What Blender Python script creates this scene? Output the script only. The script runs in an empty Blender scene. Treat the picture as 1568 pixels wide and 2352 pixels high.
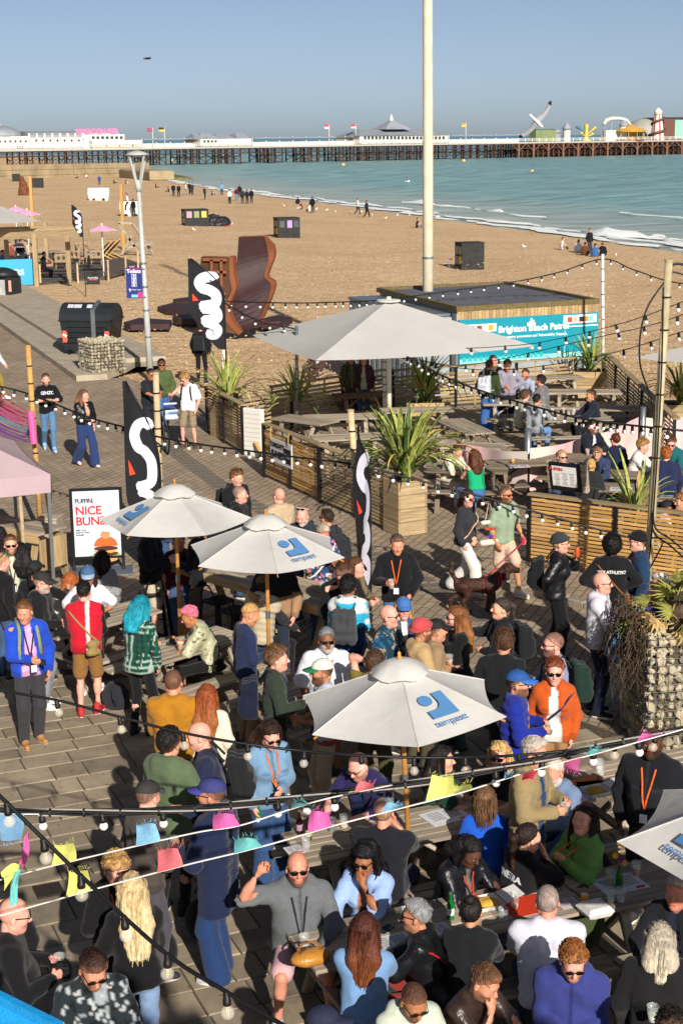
import bpy,bmesh,math,random,time
import numpy as np
from mathutils import Vector,Matrix
T0=time.time()
random.seed(7);rng=np.random.default_rng(7)
S=bpy.context.scene
COL=S.collection
rad=math.radians
# --------- camera, sky, sun, exposure
CH,PITCH,FD,ROLL=7.0,rad(13.5),3582.0,rad(0.7)
cam=bpy.data.cameras.new('camera');camo=bpy.data.objects.new('camera',cam);COL.objects.link(camo)
camo.matrix_world=Matrix.Translation((0,0,CH))@Matrix.Rotation(rad(90)-PITCH,4,'X')@Matrix.Rotation(-ROLL,4,'Z')
cam.sensor_fit='VERTICAL';cam.sensor_height=36.0;cam.lens=36.0*FD/2352.0
cam.clip_start=0.3;cam.clip_end=40000
S.camera=camo
SUN_AZ,SUN_EL=rad(16),rad(27)
sdir=Vector((math.sin(SUN_AZ)*math.cos(SUN_EL),-math.cos(SUN_AZ)*math.cos(SUN_EL),math.sin(SUN_EL)))
W=bpy.data.worlds.new('World');S.world=W;W.use_nodes=True
wn=W.node_tree.nodes;wl=W.node_tree.links
bg=wn['Background'];sky=wn.new('ShaderNodeTexSky');sky.sky_type='NISHITA';sky.sun_disc=False
sky.sun_elevation=SUN_EL;sky.sun_rotation=math.atan2(sdir.x,sdir.y);sky.altitude=0
sky.air_density=0.42;sky.dust_density=0.7;sky.ozone_density=1.4
hz=wn.new('ShaderNodeHueSaturation');hz.inputs['Saturation'].default_value=0.8;hz.inputs['Value'].default_value=0.67
wl.new(sky.outputs[0],hz.inputs['Color']);wl.new(hz.outputs[0],bg.inputs[0]);bg.inputs[1].default_value=0.08
sl=bpy.data.lights.new('sun','SUN');sl.energy=3.9;sl.angle=rad(0.55);sl.color=(1.0,0.93,0.84)
slo=bpy.data.objects.new('sun',sl);COL.objects.link(slo);slo.rotation_euler=sdir.to_track_quat('Z','Y').to_euler()
S.view_settings.view_transform='Standard';S.view_settings.look='None';S.view_settings.gamma=1.0
S.view_settings.exposure=0.68
S.render.engine='CYCLES';S.cycles.use_denoising=True;S.cycles.max_bounces=6;S.cycles.diffuse_bounces=4
S.cycles.transparent_max_bounces=12;S.cycles.sample_clamp_indirect=4
# --------- helpers
def ray(x,y):
 u,v=(x-784)/FD,(1176-y)/FD
 u,v=u*math.cos(ROLL)+v*math.sin(ROLL),-u*math.sin(ROLL)+v*math.cos(ROLL)
 return np.array([u,math.cos(PITCH)+v*math.sin(PITCH),-math.sin(PITCH)+v*math.cos(PITCH)])
def P(x,y,z=0.0):
 d=ray(x,y);t=(z-CH)/d[2]
 return Vector((d[0]*t,d[1]*t,z))
def PD(x,y,D):
 d=ray(x,y);t=D/d[1]
 return Vector((d[0]*t,D,CH+d[2]*t))
def lin(c):return c/12.92 if c<=0.04045 else((c+0.055)/1.055)**2.4
def C(h):
 if not isinstance(h,str):return tuple(h)[:3]
 h=h.lstrip('#')
 if len(h)==3:h=''.join(c*2 for c in h)
 return tuple(lin(int(h[i:i+2],16)/255)for i in(0,2,4))
_M={}
def node(t,ty,**kw):
 n=t.nodes.new(ty)
 for k,v in kw.items():setattr(n,k,v)
 return n
def mat(name,col='#888',rough=0.75,var=0.12,scale=8.0,bump=0.0,bscale=None,metal=0.0,col2=None,spec=0.4,alpha=None,trans=0.0,ior=1.45,stretch=None,attr=False,emit=None,detail=4.0,coat=0.0,sheen=0.0):
 """procedural material: two tones of a colour mixed by noise, with noise relief"""
 if name in _M:return _M[name]
 m=bpy.data.materials.new(name);m.use_nodes=True;_M[name]=m
 t=m.node_tree;L=t.links;b=t.nodes['Principled BSDF']
 b.inputs['Roughness'].default_value=rough;b.inputs['Metallic'].default_value=metal
 b.inputs['Specular IOR Level'].default_value=spec;b.inputs['IOR'].default_value=ior
 if coat:b.inputs['Coat Weight'].default_value=coat
 if sheen:b.inputs['Sheen Weight'].default_value=sheen
 if trans:b.inputs['Transmission Weight'].default_value=trans
 if alpha is not None:b.inputs['Alpha'].default_value=alpha
 tc=node(t,'ShaderNodeTexCoord');mp=node(t,'ShaderNodeMapping');L.new(tc.outputs['Object'],mp.inputs[0])
 if stretch:mp.inputs['Scale'].default_value=stretch
 nz=node(t,'ShaderNodeTexNoise');nz.inputs['Scale'].default_value=scale;nz.inputs['Detail'].default_value=detail;nz.inputs['Roughness'].default_value=0.6
 L.new(mp.outputs[0],nz.inputs['Vector'])
 if attr:
  at=node(t,'ShaderNodeAttribute',attribute_name='Col')
  mr=node(t,'ShaderNodeMapRange');mr.inputs[1].default_value=0.3;mr.inputs[2].default_value=0.7;mr.inputs[3].default_value=1-var;mr.inputs[4].default_value=1+var
  L.new(nz.outputs[0],mr.inputs[0])
  mx=node(t,'ShaderNodeVectorMath',operation='SCALE');L.new(at.outputs['Color'],mx.inputs[0]);L.new(mr.outputs[0],mx.inputs['Scale'])
  L.new(mx.outputs[0],b.inputs['Base Color'])
 else:
  c=C(col);cr=node(t,'ShaderNodeValToRGB')
  c1=tuple(v*(1-var)for v in c);c2=C(col2)if col2 else tuple(min(1,v*(1+var))for v in c)
  cr.color_ramp.elements[0].position=0.32;cr.color_ramp.elements[0].color=c1+(1,)
  cr.color_ramp.elements[1].position=0.68;cr.color_ramp.elements[1].color=c2+(1,)
  L.new(nz.outputs[0],cr.inputs[0]);L.new(cr.outputs[0],b.inputs['Base Color'])
  if emit:L.new(cr.outputs[0],b.inputs['Emission Color']);b.inputs['Emission Strength'].default_value=emit
 if bump:
  n2=node(t,'ShaderNodeTexNoise');n2.inputs['Scale'].default_value=bscale or scale*4;n2.inputs['Detail'].default_value=3
  L.new(mp.outputs[0],n2.inputs['Vector'])
  bp=node(t,'ShaderNodeBump');bp.inputs['Strength'].default_value=min(1,bump);bp.inputs['Distance'].default_value=0.02 if bump<1 else 0.02*bump
  L.new(n2.outputs[0],bp.inputs['Height']);L.new(bp.outputs[0],b.inputs['Normal'])
 return m
class MB:
 """collects shapes into one mesh"""
 def __init__(s):s.v=[];s.f=[];s.m=[]
 def add(s,vs,fs,mi=0):
  n=len(s.v);s.v+=[tuple(v)for v in vs];s.f+=[tuple(i+n for i in f)for f in fs];s.m+=[mi]*len(fs);return s
 def box(s,c,d,M=None,mi=0,ch=0.0):
  x,y,z=d[0]/2,d[1]/2,d[2]/2
  if ch:
   vs=[]
   for zz,k in((-z,ch),(-z+ch,0),(z-ch,0),(z,ch)):
    vs+=[(-x+k,-y+k,zz),(x-k,-y+k,zz),(x-k,y-k,zz),(-x+k,y-k,zz)]
   fs=[(3,2,1,0),(12,13,14,15)]
   for r in range(3):
    for i in range(4):j=(i+1)%4;fs.append((r*4+i,r*4+j,r*4+4+j,r*4+4+i))
  else:
   vs=[(-x,-y,-z),(x,-y,-z),(x,y,-z),(-x,y,-z),(-x,-y,z),(x,-y,z),(x,y,z),(-x,y,z)]
   fs=[(3,2,1,0),(4,5,6,7),(0,1,5,4),(1,2,6,5),(2,3,7,6),(3,0,4,7)]
  vs=[Vector(v)for v in vs]
  if M is not None:vs=[M@v for v in vs]
  c=Vector(c);return s.add([v+c for v in vs],fs,mi)
 def bar(s,a,b,w,h,up=(0,0,1),mi=0,ch=0.0):
  a,b=Vector(a),Vector(b);d=b-a;L=d.length;x=d/L
  u=Vector(up);y=u.cross(x)
  if y.length<1e-4:y=Vector((1,0,0)).cross(x)
  y.normalize();z=x.cross(y)
  M=Matrix((x,y,z)).transposed()
  return s.box((a+b)/2,(L,w,h),M,mi,ch)
 def tube(s,pts,r,n=8,mi=0,cap=True,flat=None):
  pts=[Vector(p)for p in pts];k=len(pts)
  rs=r if hasattr(r,'__len__')else[r]*k
  vs,fs=[],[];prev=None
  for i,p in enumerate(pts):
   d=(pts[min(i+1,k-1)]-pts[max(i-1,0)])
   d=d.normalized()if d.length>1e-9 else Vector((0,0,1))
   if prev is None:
    a=Vector((0,0,1))if abs(d.z)<0.9 else Vector((1,0,0));u=a.cross(d).normalized()
   else:
    u=prev-d*prev.dot(d);u=u.normalized()if u.length>1e-6 else Vector((1,0,0))
   prev=u;w=d.cross(u)
   for j in range(n):
    a=2*math.pi*j/n
    vs.append(p+u*(math.cos(a)*rs[i])+w*(math.sin(a)*rs[i]*(flat or 1)))
  for i in range(k-1):
   for j in range(n):
    q=(j+1)%n;fs.append((i*n+j,i*n+q,i*n+n+q,i*n+n+j))
  if cap:fs.append(tuple(range(n-1,-1,-1)));fs.append(tuple((k-1)*n+j for j in range(n)))
  return s.add(vs,fs,mi)
 def lathe(s,prof,n=16,c=(0,0,0),mi=0,cap=True,M=None):
  vs,fs=[],[];c=Vector(c)
  for r,z in prof:
   for j in range(n):a=2*math.pi*j/n;v=Vector((r*math.cos(a),r*math.sin(a),z));vs.append((M@v if M is not None else v)+c)
  k=len(prof)
  for i in range(k-1):
   for j in range(n):q=(j+1)%n;fs.append((i*n+j,i*n+q,i*n+n+q,i*n+n+j))
  if cap:fs.append(tuple(range(n-1,-1,-1)));fs.append(tuple((k-1)*n+j for j in range(n)))
  return s.add(vs,fs,mi)
 def prism(s,poly,h,M=None,c=(0,0,0),mi=0):
  n=len(poly);c=Vector(c)
  vs=[Vector((p[0],p[1],0))for p in poly]+[Vector((p[0],p[1],h))for p in poly]
  if M is not None:vs=[M@v for v in vs]
  fs=[tuple(range(n-1,-1,-1)),tuple(range(n,2*n))]+[(i,(i+1)%n,n+(i+1)%n,n+i)for i in range(n)]
  return s.add([v+c for v in vs],fs,mi)
 def mesh(s,name,mats,smooth=False):
  me=bpy.data.meshes.new(name);me.from_pydata(s.v,[],s.f)
  for m in(mats if isinstance(mats,(list,tuple))else[mats]):me.materials.append(m)
  if any(s.m):me.polygons.foreach_set('material_index',s.m)
  if smooth:me.polygons.foreach_set('use_smooth',[True]*len(s.f))
  me.update();return me
 def build(s,name,mats,parent=None,smooth=False,loc=None):
  return put(name,s.mesh(name,mats,smooth),parent,loc)
def put(name,me,parent=None,loc=None,rot=None,scale=None):
 o=bpy.data.objects.new(name,me);COL.objects.link(o)
 if parent is not None:o.parent=parent
 if loc is not None:o.location=loc
 if rot is not None:o.rotation_euler=rot
 if scale is not None:o.scale=scale
 return o
def tag(o,label=None,cat=None,group=None,kind=None):
 if label:o['label']=label
 if cat:o['category']=cat
 if group:o['group']=group
 if kind:o['kind']=kind
 return o
def thing(name,label,cat,loc=(0,0,0),rz=0.0,group=None):
 o=bpy.data.objects.new(name,None);COL.objects.link(o);o.empty_display_size=0.2
 o.location=loc;o.rotation_euler=(0,0,rz)
 return tag(o,label,cat,group)
def text_mesh(body,size,mats,extrude=0.002,align='CENTER',bold=0.0,spacing=1.0):
 cu=bpy.data.curves.new('lettering','FONT');cu.body=body;cu.size=size;cu.extrude=extrude;cu.align_x=align
 cu.offset=bold;cu.space_character=spacing;cu.resolution_u=3
 o=bpy.data.objects.new('lettering',cu);COL.objects.link(o)
 dg=bpy.context.evaluated_depsgraph_get();me=bpy.data.meshes.new_from_object(o.evaluated_get(dg))
 bpy.data.objects.remove(o);bpy.data.curves.remove(cu)
 me.materials.clear();me.materials.append(mats);return me
def frame(org,x,y):
 x=Vector(x).normalized();z=x.cross(Vector(y)).normalized();y=z.cross(x)
 m=Matrix((x,y,z)).transposed().to_4x4();m.translation=Vector(org);return m
def letter(body,size,m,M,parent,name='lettering',**kw):
 o=put(name,text_mesh(body,size,m,**kw),parent)
 o.matrix_local=M;return o
def catenary(a,b,sag,n=24):
 a,b=Vector(a),Vector(b)
 return[a.lerp(b,i/n)-Vector((0,0,sag*4*(i/n)*(1-i/n)))for i in range(n+1)]
 # --------- the setting
SHORE=[P(x,y,-1.0)for x,y in((250,406),(398,418),(509,437),(595,447),(735,465),(781,470),(992,499),(1192,527),(1383,552),(1568,580),(1800,618))]
d0=(SHORE[1]-SHORE[2]).normalized();SHORE[0]=SHORE[1]+d0*120
SHORE=[SHORE[0]+d0*600]+SHORE+[SHORE[-1]+(SHORE[-1]-SHORE[-2]).normalized()*300]
SH=np.array([[p.x,p.y]for p in SHORE])
def shore_dist(pts):
 best=np.full(len(pts),1e9);sg=np.ones(len(pts))
 for a,b in zip(SH[:-1],SH[1:]):
  ab=b-a;ap=pts-a;t=np.clip((ap@ab)/(ab@ab),0,1);d=ap-t[:,None]*ab
  q=np.hypot(d[:,0],d[:,1]);cr=ab[0]*ap[:,1]-ab[1]*ap[:,0]
  m=q<best;best[m]=q[m];sg[m]=np.where(cr[m]>0,-1,1)
 return best*sg
def beach_z(X,Y):
 s=shore_dist(np.stack([X,Y],1))
 z=np.where(s>0,np.minimum(0.0,-1.0+s/42.0),-1.0+s/9.0)
 return np.maximum(z,-4.0)
m=mat('shingle','#c9a27a',0.9);t=m.node_tree;L=t.links;b=t.nodes['Principled BSDF']
tc=node(t,'ShaderNodeTexCoord')
vo=node(t,'ShaderNodeTexVoronoi');vo.inputs['Scale'].default_value=9.0;L.new(tc.outputs['Object'],vo.inputs['Vector'])
vo2=node(t,'ShaderNodeTexVoronoi');vo2.inputs['Scale'].default_value=24.0;L.new(tc.outputs['Object'],vo2.inputs['Vector'])
nz=node(t,'ShaderNodeTexNoise');nz.inputs['Scale'].default_value=0.16;nz.inputs['Detail'].default_value=7;L.new(tc.outputs['Object'],nz.inputs['Vector'])
cr=node(t,'ShaderNodeValToRGB');e=cr.color_ramp.elements
cols=[(0.0,'#8f7152'),(0.3,'#c29f74'),(0.55,'#d8b588'),(0.8,'#e6caa2'),(1.0,'#f2e8d4')]
e[0].position,e[0].color=0.0,C(cols[0][1])+(1,);e[1].position,e[1].color=1.0,C(cols[-1][1])+(1,)
for p_,c_ in cols[1:-1]:q=e.new(p_);q.color=C(c_)+(1,)
sp=node(t,'ShaderNodeSeparateColor');L.new(vo.outputs['Color'],sp.inputs[0]);sp2=node(t,'ShaderNodeSeparateColor');L.new(vo2.outputs['Color'],sp2.inputs[0])
ad=node(t,'ShaderNodeMath',operation='ADD');L.new(sp.outputs[0],ad.inputs[0]);L.new(sp2.outputs[0],ad.inputs[1])
a2=node(t,'ShaderNodeMath',operation='MULTIPLY_ADD');L.new(nz.outputs[0],a2.inputs[0]);a2.inputs[1].default_value=1.1;L.new(ad.outputs[0],a2.inputs[2])
a3=node(t,'ShaderNodeMath',operation='MULTIPLY_ADD');L.new(a2.outputs[0],a3.inputs[0]);a3.inputs[1].default_value=0.4;a3.inputs[2].default_value=-0.1
L.new(a3.outputs[0],cr.inputs[0]);L.new(cr.outputs[0],b.inputs['Base Color'])
bp=node(t,'ShaderNodeBump');bp.inputs['Strength'].default_value=0.75;bp.inputs['Distance'].default_value=0.05
nb2=node(t,'ShaderNodeTexNoise');nb2.inputs['Scale'].default_value=1.3;nb2.inputs['Detail'].default_value=5;L.new(tc.outputs['Object'],nb2.inputs['Vector']);bp2=node(t,'ShaderNodeBump');bp2.inputs['Strength'].default_value=0.8;bp2.inputs['Distance'].default_value=0.28;L.new(nb2.outputs[0],bp2.inputs['Height']);L.new(bp2.outputs[0],bp.inputs['Normal'])
h=node(t,'ShaderNodeMath',operation='ADD');L.new(vo.outputs['Distance'],h.inputs[0]);L.new(vo2.outputs['Distance'],h.inputs[1]);L.new(h.outputs[0],bp.inputs['Height']);L.new(bp.outputs[0],b.inputs['Normal'])
SHINGLE=m
def grid_mesh(xs,ys,fz):
 X,Y=np.meshgrid(xs,ys,indexing='ij');x,y=X.ravel(),Y.ravel();z=fz(x,y)
 nx,ny=len(xs),len(ys);i=np.arange(nx*ny).reshape(nx,ny)
 f=np.stack([i[:-1,:-1].ravel(),i[1:,:-1].ravel(),i[1:,1:].ravel(),i[:-1,1:].ravel()],1)
 return np.stack([x,y,z],1),f
def np_mesh(name,v,f,mats,smooth=True,col=None):
 me=bpy.data.meshes.new(name);v=np.asarray(v,np.float32);f=np.asarray(f,np.int32)
 me.vertices.add(len(v));me.vertices.foreach_set('co',v.ravel())
 k=f.shape[1];me.loops.add(f.size);me.loops.foreach_set('vertex_index',f.ravel())
 me.polygons.add(len(f));me.polygons.foreach_set('loop_start',np.arange(0,f.size,k,dtype=np.int32));me.polygons.foreach_set('loop_total',np.full(len(f),k,np.int32))
 me.polygons.foreach_set('use_smooth',np.full(len(f),smooth))
 for q in(mats if isinstance(mats,(list,tuple))else[mats]):me.materials.append(q)
 if col is not None:
  a=me.color_attributes.new('Col','FLOAT_COLOR','POINT');a.data.foreach_set('color',np.concatenate([col,np.ones((len(v),1))],1).astype(np.float32).ravel())
 me.update();return me
xs=np.concatenate([np.arange(-420,-60,6.0),np.arange(-60,60,1.3),np.arange(60,260,6.0)])
ys=np.concatenate([np.arange(-6,24,6),np.arange(24,140,1.3),np.arange(140,900,6.0)])
def bz(x,y):
 z=beach_z(x,y);s=0.05*np.sin(x*0.9+1.7*np.sin(y*0.31))*np.sin(y*0.7+x*0.23)+0.10*np.sin(x*0.13+y*0.21)
 sd_=shore_dist(np.stack([x,y],1));return z-0.12*np.clip((75-y)/20,0,1)+s*np.where(y>60,1,.3)*np.clip(sd_/25,0,1)
v,f=grid_mesh(xs,ys,bz)
tag(put('beach',np_mesh('beach',v,f,SHINGLE)),kind='structure')
def PB(x,y):
 q=P(x,y)
 for _ in range(4):q=P(x,y,float(bz(np.array([q.x]),np.array([q.y]))[0]))
 return q
m=mat('sea_water','#5f9aa0',0.18,spec=0.5);t=m.node_tree;L=t.links;b=t.nodes['Principled BSDF']
tc=node(t,'ShaderNodeTexCoord');at=node(t,'ShaderNodeAttribute',attribute_name='Col')
L.new(at.outputs['Color'],b.inputs['Base Color'])
mp=node(t,'ShaderNodeMapping');L.new(tc.outputs['Object'],mp.inputs[0]);mp.inputs['Rotation'].default_value=(0,0,rad(-35));mp.inputs['Scale'].default_value=(0.35,1.0,1.0)
n1=node(t,'ShaderNodeTexNoise');n1.inputs['Scale'].default_value=0.28;n1.inputs['Detail'].default_value=8;n1.inputs['Roughness'].default_value=0.62;L.new(mp.outputs[0],n1.inputs['Vector'])
bp=node(t,'ShaderNodeBump');bp.inputs['Strength'].default_value=0.9;bp.inputs['Distance'].default_value=1.2;L.new(n1.outputs[0],bp.inputs['Height']);L.new(bp.outputs[0],b.inputs['Normal'])
b.inputs['Roughness'].default_value=0.3;b.inputs['Specular IOR Level'].default_value=0.35
n3=node(t,'ShaderNodeTexNoise');n3.inputs['Scale'].default_value=0.3;n3.inputs['Detail'].default_value=9;L.new(mp.outputs[0],n3.inputs['Vector'])
mx=node(t,'ShaderNodeMapRange');mx.inputs[1].default_value=0.3;mx.inputs[2].default_value=0.7;mx.inputs[3].default_value=0.7;mx.inputs[4].default_value=1.25;L.new(n3.outputs[0],mx.inputs[0])
sc=node(t,'ShaderNodeVectorMath',operation='SCALE');L.new(at.outputs['Color'],sc.inputs[0]);L.new(mx.outputs[0],sc.inputs['Scale']);L.new(sc.outputs[0],b.inputs['Base Color'])
SEA=m
def sea_col(x,y):
 s=-shore_dist(np.stack([x,y],1));k=np.clip(s/30,0,1)[:,None];k2=np.clip((s-60)/420,0,1)[:,None]
 a,b_,c=np.array(C('#aeb3a4')),np.array(C('#7fa5a0')),np.array(C('#5a8e9c'))
 return(a*(1-k)+b_*k)*(1-k2)+c*k2
def wav(x,y):
 s=-shore_dist(np.stack([x,y],1));am=np.clip(s/25,0,1)
 ph=s*0.55+1.3*np.sin(x*0.05+y*0.03)
 return-1.0+0.16*am*np.sin(ph)+0.10*am*np.sin(x*0.31+y*0.47)*np.sin(y*0.21-x*0.17)
xs=np.concatenate([np.arange(-300,-80,4.0),np.arange(-80,240,2.2),np.arange(240,400,8)])
ys=np.concatenate([np.arange(80,420,1.6),np.arange(420,1000,7.0)])
v,f=grid_mesh(xs,ys,wav)
sd=shore_dist(v[:,:2]);keep=(sd[f]<3).any(1);f=f[keep]
me=np_mesh('sea',v,f,SEA,col=sea_col(v[:,0],v[:,1]))
tag(put('sea',me),kind='structure')
mb=MB();R_=30000.0
for(x0,x1,y0,y1)in((-R_,R_,990,R_),(396,R_,80,991),(-R_,-299,700,991)):
 mb.add([(x0,y0,-1.05),(x1,y0,-1.05),(x1,y1,-1.05),(x0,y1,-1.05)],[(0,1,2,3)])
o=mb.build('open_sea',SEA);a=o.data.color_attributes.new('Col','FLOAT_COLOR','POINT')
a.data.foreach_set('color',(list(C('#4f8a9a'))+[1])*len(o.data.vertices));tag(o,kind='structure')
FOAM=mat('sea_foam','#e8eceb',0.9,0.08,3.0,bump=1.0,bscale=6)
def foam(off,w,x0,x1,hgt,seed):
 """an uneven, broken strip of foam that follows the shore at a distance off"""
 r=random.Random(seed);mb=MB();pts=[]
 for a,b_ in zip(SHORE[:-1],SHORE[1:]):
  n=max(1,int((b_-a).length/1.2))
  pts+=[a.lerp(b_,i/n)for i in range(n)]
 row=[]
 for i,p in enumerate(pts):
  if not(x0<=p.x<=x1):continue
  q=pts[min(i+1,len(pts)-1)]-pts[i-1];nrm=Vector((-q.y,q.x,0)).normalized()
  if nrm.y<0:nrm=-nrm
  j=off+.5*math.sin(i*0.21+seed)+0.4*math.sin(i*0.63+seed*2)+r.uniform(-.3,.3)
  ww=w*max(0.0,0.6+0.5*math.sin(i*0.17+seed*3)+.4*math.sin(i*.71)+r.uniform(-.5,.5))
  row.append((p+nrm*(j-ww/2),p+nrm*j,p+nrm*(j+ww/2),hgt*max(0,.35+.5*math.sin(i*.33+seed)+.4*math.sin(i*.9+2*seed)+r.uniform(-.3,.3))*min(1,ww/w)))
 vs,fs=[],[]
 for a,c,b_,hh in row:vs+=[(a.x,a.y,-0.90),(c.x,c.y,-0.80+max(0,hh)),(b_.x,b_.y,-0.92)]
 for i in range(len(row)-1):k=i*3;fs+=[(k,k+3,k+4,k+1),(k+1,k+4,k+5,k+2)]
 mb.add(vs,fs);return mb
for k,(off,w,x0,x1,hg)in enumerate(((0.2,1.3,-70,60,0.05),(2.2,.7,-20,60,.1),(3.4,1.5,18,60,.42),(4.6,1.3,20,60,.5),(6.0,.9,24,60,.35),(12,.5,22,44,.2),(20,.4,10,30,.15),(9,.6,0,12,.3))):
 tag(foam(off,w,x0,x1,hg,k+2).build('sea_foam',FOAM,smooth=True),kind='stuff')
PEB=mat('pebble','#b39a7c',.9,.45,1.2);mb=MB();r=random.Random(21);ico=[(0,0,1),(.9,0,.1),(-.3,.85,.1),(-.3,-.85,.1),(0,0,-.6)];icf=[(0,1,2),(0,2,3),(0,3,1),(4,2,1),(4,3,2),(4,1,3)]
for _ in range(6500):
 q=P(r.uniform(-60,1640),590+290*r.random()**1.3);s_=r.choice((.02,.028,.035,.05,.07));a_=r.uniform(0,6.28);z=float(-0.12*min(1,max(0,(75-q.y)/20)))+.015
 mb.add([(q.x+s_*(x*math.cos(a_)-y*math.sin(a_)),q.y+s_*(x*math.sin(a_)+y*math.cos(a_)),z+s_*.6*w)for x,y,w in ico],icf)
tag(mb.build('pebbles',PEB),kind='stuff')
PA=Vector((0.36,-0.93,0)).normalized();PN=Vector((0.93,0.36,0)).normalized()
m=mat('brick_paving','#8a7866',0.85);t=m.node_tree;L=t.links;b=t.nodes['Principled BSDF']
tc=node(t,'ShaderNodeTexCoord');mp=node(t,'ShaderNodeMapping');L.new(tc.outputs['Object'],mp.inputs[0]);mp.inputs['Rotation'].default_value=(0,0,math.atan2(0.36,0.93)-math.pi/2+math.pi)
br=node(t,'ShaderNodeTexBrick');br.inputs['Scale'].default_value=1.0;br.inputs['Brick Width'].default_value=0.30;br.inputs['Row Height'].default_value=0.155;br.inputs['Mortar Size'].default_value=0.011
br.inputs['Color1'].default_value=C('#a8967f')+(1,);br.inputs['Color2'].default_value=C('#94826d')+(1,);br.inputs['Mortar'].default_value=C('#675a4b')+(1,);br.inputs['Bias'].default_value=-0.1
L.new(mp.outputs[0],br.inputs['Vector'])
nz=node(t,'ShaderNodeTexNoise');nz.inputs['Scale'].default_value=0.45;nz.inputs['Detail'].default_value=9;nz.inputs['Roughness'].default_value=0.7;L.new(tc.outputs['Object'],nz.inputs['Vector'])
mr=node(t,'ShaderNodeMapRange');mr.inputs[1].default_value=0.3;mr.inputs[2].default_value=0.7;mr.inputs[3].default_value=0.72;mr.inputs[4].default_value=1.18;L.new(nz.outputs[0],mr.inputs[0])
sc=node(t,'ShaderNodeVectorMath',operation='SCALE');L.new(br.outputs[0],sc.inputs[0]);L.new(mr.outputs[0],sc.inputs['Scale']);L.new(sc.outputs[0],b.inputs['Base Color'])
bp=node(t,'ShaderNodeBump');bp.inputs['Strength'].default_value=0.6;bp.inputs['Distance'].default_value=0.012;bp.invert=True;L.new(br.outputs['Fac'],bp.inputs['Height']);L.new(bp.outputs[0],b.inputs['Normal'])
BRICK=m
K0,K1=P(0,749),P(176,876)
kd=(K1-K0).normalized()
e1=P(292,866);e2=P(470,930);e3=P(560,905);e4=P(900,872);e5=P(1370,848);e6=P(1700,1010)
poly=[K0-kd*160,K1,e1,e2,e3,e4,e5,e6,Vector((14,20,0)),Vector((14,4,0)),Vector((-14,4,0)),Vector((-30,40,0))]
mb=MB();mb.prism([(p.x,p.y)for p in poly],0.3,c=(0,0,-0.3));tag(mb.build('promenade',BRICK),kind='structure')
SETT=mat('stone_sett','#6f675b',0.85,0.25,3,bump=0.4,bscale=30)
o0=thing('sett_band',None,None);o0['kind']='structure'
line=[P(340,990),P(387,1026),P(515,1122),P(588,1165),P(700,1214),P(861,1280),P(1000,1352),P(1130,1430)]
me1=MB().box((0,0,0),(0.30,0.13,0.02),ch=0.006).mesh('sett',SETT)
k=0
for a,b_ in zip(line[:-1],line[1:]):
 d=b_-a;L_=d.length;d.normalize();nn=Vector((-d.y,d.x,0));n=int(L_/0.315)
 for i in range(n):
  for j in(-1,0,1):
   if k>=300:break
   q=a+d*((i+0.5+0.15*j)*L_/n)+nn*(0.142*j);put('sett',me1,o0,(q.x,q.y,0.001+random.uniform(-.002,.002)),(0,0,math.atan2(d.y,d.x)+random.uniform(-.02,.02)));k+=1
SLAB=mat('terrace_slab','#8b7d68',0.82,0.0);t=SLAB.node_tree;L=t.links;b=t.nodes['Principled BSDF']
for n_ in list(t.nodes):
 if n_.type in('VALTORGB','TEX_NOISE'):t.nodes.remove(n_)
geo=node(t,'ShaderNodeNewGeometry');oi=node(t,'ShaderNodeObjectInfo')
rnd=node(t,'ShaderNodeMath',operation='ADD');L.new(geo.outputs['Random Per Island'],rnd.inputs[0]);L.new(oi.outputs['Random'],rnd.inputs[1])
fr=node(t,'ShaderNodeMath',operation='FRACT');L.new(rnd.outputs[0],fr.inputs[0])
cr=node(t,'ShaderNodeValToRGB');cr.color_ramp.elements[0].color=C('#847866')+(1,);cr.color_ramp.elements[1].color=C('#a5967e')+(1,);L.new(fr.outputs[0],cr.inputs[0])
nz=node(t,'ShaderNodeTexNoise');nz.inputs['Scale'].default_value=1.5;nz.inputs['Detail'].default_value=12;nz.inputs['Roughness'].default_value=0.72;L.new(geo.outputs['Position'],nz.inputs['Vector'])
mr=node(t,'ShaderNodeMapRange');mr.inputs[1].default_value=0.28;mr.inputs[2].default_value=0.72;mr.inputs[3].default_value=0.5;mr.inputs[4].default_value=1.28;L.new(nz.outputs[0],mr.inputs[0])
sc=node(t,'ShaderNodeVectorMath',operation='SCALE');L.new(cr.outputs[0],sc.inputs[0]);L.new(mr.outputs[0],sc.inputs['Scale'])
n2=node(t,'ShaderNodeTexVoronoi');n2.inputs['Scale'].default_value=7.0;L.new(geo.outputs['Position'],n2.inputs['Vector'])
spot=node(t,'ShaderNodeMapRange');spot.inputs[1].default_value=0.06;spot.inputs[2].default_value=0.16;spot.inputs[3].default_value=0.5;spot.inputs[4].default_value=1.0;L.new(n2.outputs['Distance'],spot.inputs[0])
sc2=node(t,'ShaderNodeVectorMath',operation='SCALE');L.new(sc.outputs[0],sc2.inputs[0]);L.new(spot.outputs[0],sc2.inputs['Scale']);L.new(sc2.outputs[0],b.inputs['Base Color'])
n4=node(t,'ShaderNodeTexNoise');n4.inputs['Scale'].default_value=45;n4.inputs['Detail'].default_value=4;L.new(geo.outputs['Position'],n4.inputs['Vector'])
bp=node(t,'ShaderNodeBump');bp.inputs['Strength'].default_value=0.5;bp.inputs['Distance'].default_value=0.006;L.new(n4.outputs[0],bp.inputs['Height']);L.new(bp.outputs[0],b.inputs['Normal'])
JOINT=mat('paving_joint','#544a3d',0.95,0.3,20,bump=0.5)
tr=thing('terrace',None,None);tr['kind']='structure'
TD=Vector((0.925,0.38,0)).normalized();TW=Vector((-0.38,0.925,0)).normalized()
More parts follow.
